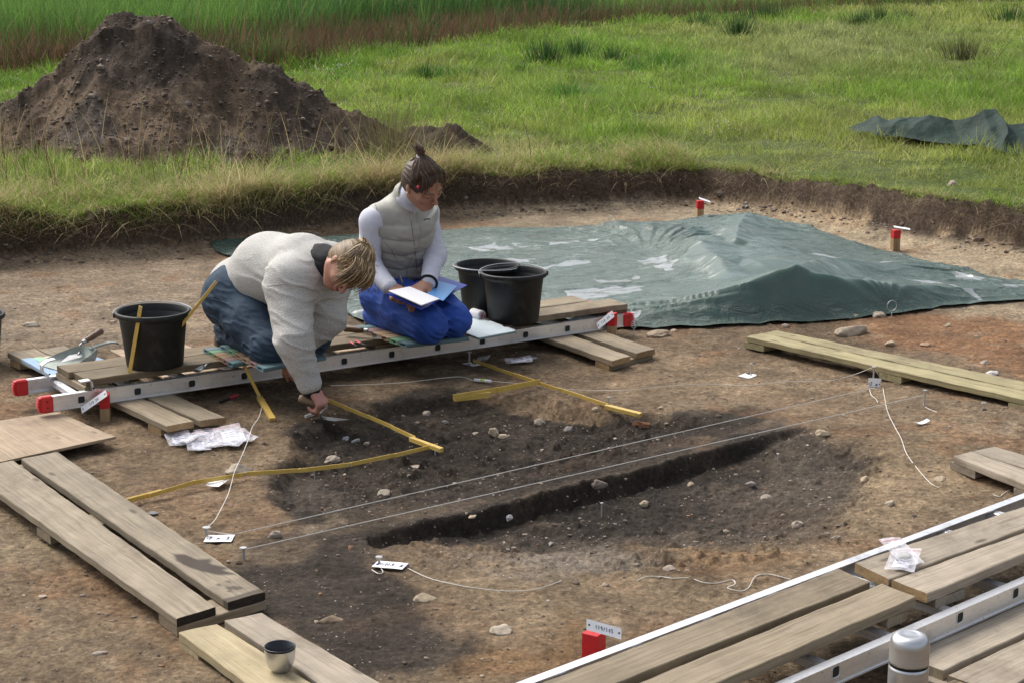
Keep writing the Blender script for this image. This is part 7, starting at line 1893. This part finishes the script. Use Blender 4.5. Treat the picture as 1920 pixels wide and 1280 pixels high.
bt, bc, bx_, by_ = bag(1693, 1056, 62, 40, -.35, 'finds bag lying flat on the decking of the near ladder', 54, .002, True, zt)
t, c, ax, ay = bag(1689, 1043, 50, 38, .25, 'bulging finds bag with a grey round find on the near ladder decking', 55, .014, False, zt)
V, Fc = ICO3; o = obj('find', V * np.array([.026, .030, .011]) * (1 + .1 * fbm(V[:, 0] * 2, V[:, 1] * 2, V[:, 2] * 2, s=3, o=2))[:, None] + c + np.array([.004, -.018, .008]), Fc, STM, None, c, col=np.tile((.45, .44, .44), (len(V), 1)), smooth=True); tag(o, 'grey round find inside the bulging bag on the near ladder', 'find')
# ------------------------------------------------------------------ cup and flask
BRUSH = simple('brushed stainless steel', (.60, .61, .62), (.53, .54, .55), rough=.30, scale=8, metal=.85, bstr=.08, bscale=40, bdist=.0006, stretch=(1, 1, 20))
cc = P(526, 1259, ZW - .006); cc = P(526, 1256, ZW - .006)
sw = F / np.linalg.norm(cc - np.array([0, 0, CAMH])); rc = 28.5 / sw
t = thing('flask_cup', 'steel flask cup with a black rim standing on the pale walkway', 'cup', cc); hc_ = .070
mb = MB(); mb.lathe(cc, [(0, 0), (rc * .52, 0), (rc * .60, .003), (rc * .80, .016), (rc * .93, .032), (rc * .985, .048), (rc, hc_ - .007)], 56); mb.build('shell', BRUSH, t, smooth=True)
mb = MB(); mb.lathe(cc, [(rc, hc_ - .007), (rc * 1.015, hc_ - .005), (rc * 1.015, hc_ - .001), (rc * .99, hc_), (rc * .93, hc_ - .001), (rc * .90, .030), (rc * .6, .012), (0, .010)], 56); mb.build('rim_and_lining', M('dark blue black plastic', (.012, .016, .022), (.010, .012, .016), rough=.25), t, smooth=True)
zf = .060; Yf = 4.0
for _ in range(20):
    top = Q(1707, 1189, Yf); Yf += (top[2] - (zf + .315)) * 1.0 * 1.5
top = Q(1707, 1186, Yf); cf_ = np.array([top[0], Yf, zf]); R_ = 36.0 / (F / np.linalg.norm(cf_ + [0, 0, .25] - np.array([0, 0, CAMH]))); Hh = top[2] - zf
t = thing('steel_flask', 'brushed steel vacuum flask with a domed lid in the bottom right corner', 'flask', cf_)
mb = MB(); mb.lathe(cf_, [(0, 0), (R_ * .93, 0), (R_, .004), (R_, Hh - .085), (R_ * .985, Hh - .080), (R_ * .93, Hh - .078), (R_ * .93, Hh - .070)], 64); mb.build('body', BRUSH, t, smooth=True)
mb = MB(); mb.lathe(cf_, [(R_ * .90, Hh - .079), (R_ * .955, Hh - .078), (R_ * .955, Hh - .072), (R_ * .9, Hh - .071)], 64); mb.build('seal_ring', BLACKC, t)
mb = MB(); mb.lathe(cf_, [(R_ * .90, Hh - .071), (R_ * 1.0, Hh - .0705), (R_ * 1.01, Hh - .066), (R_ * .99, Hh - .063), (R_ * .99, Hh - .030), (R_ * .95, Hh - .017), (R_ * .86, Hh - .008), (R_ * .70, Hh - .0025), (R_ * .48, Hh - .0010), (R_ * .46, Hh - .0018), (R_ * .2, Hh), (0, Hh)], 64); mb.build('lid', BRUSH, t, smooth=True)
print('FLASK', cf_, R_, Hh)
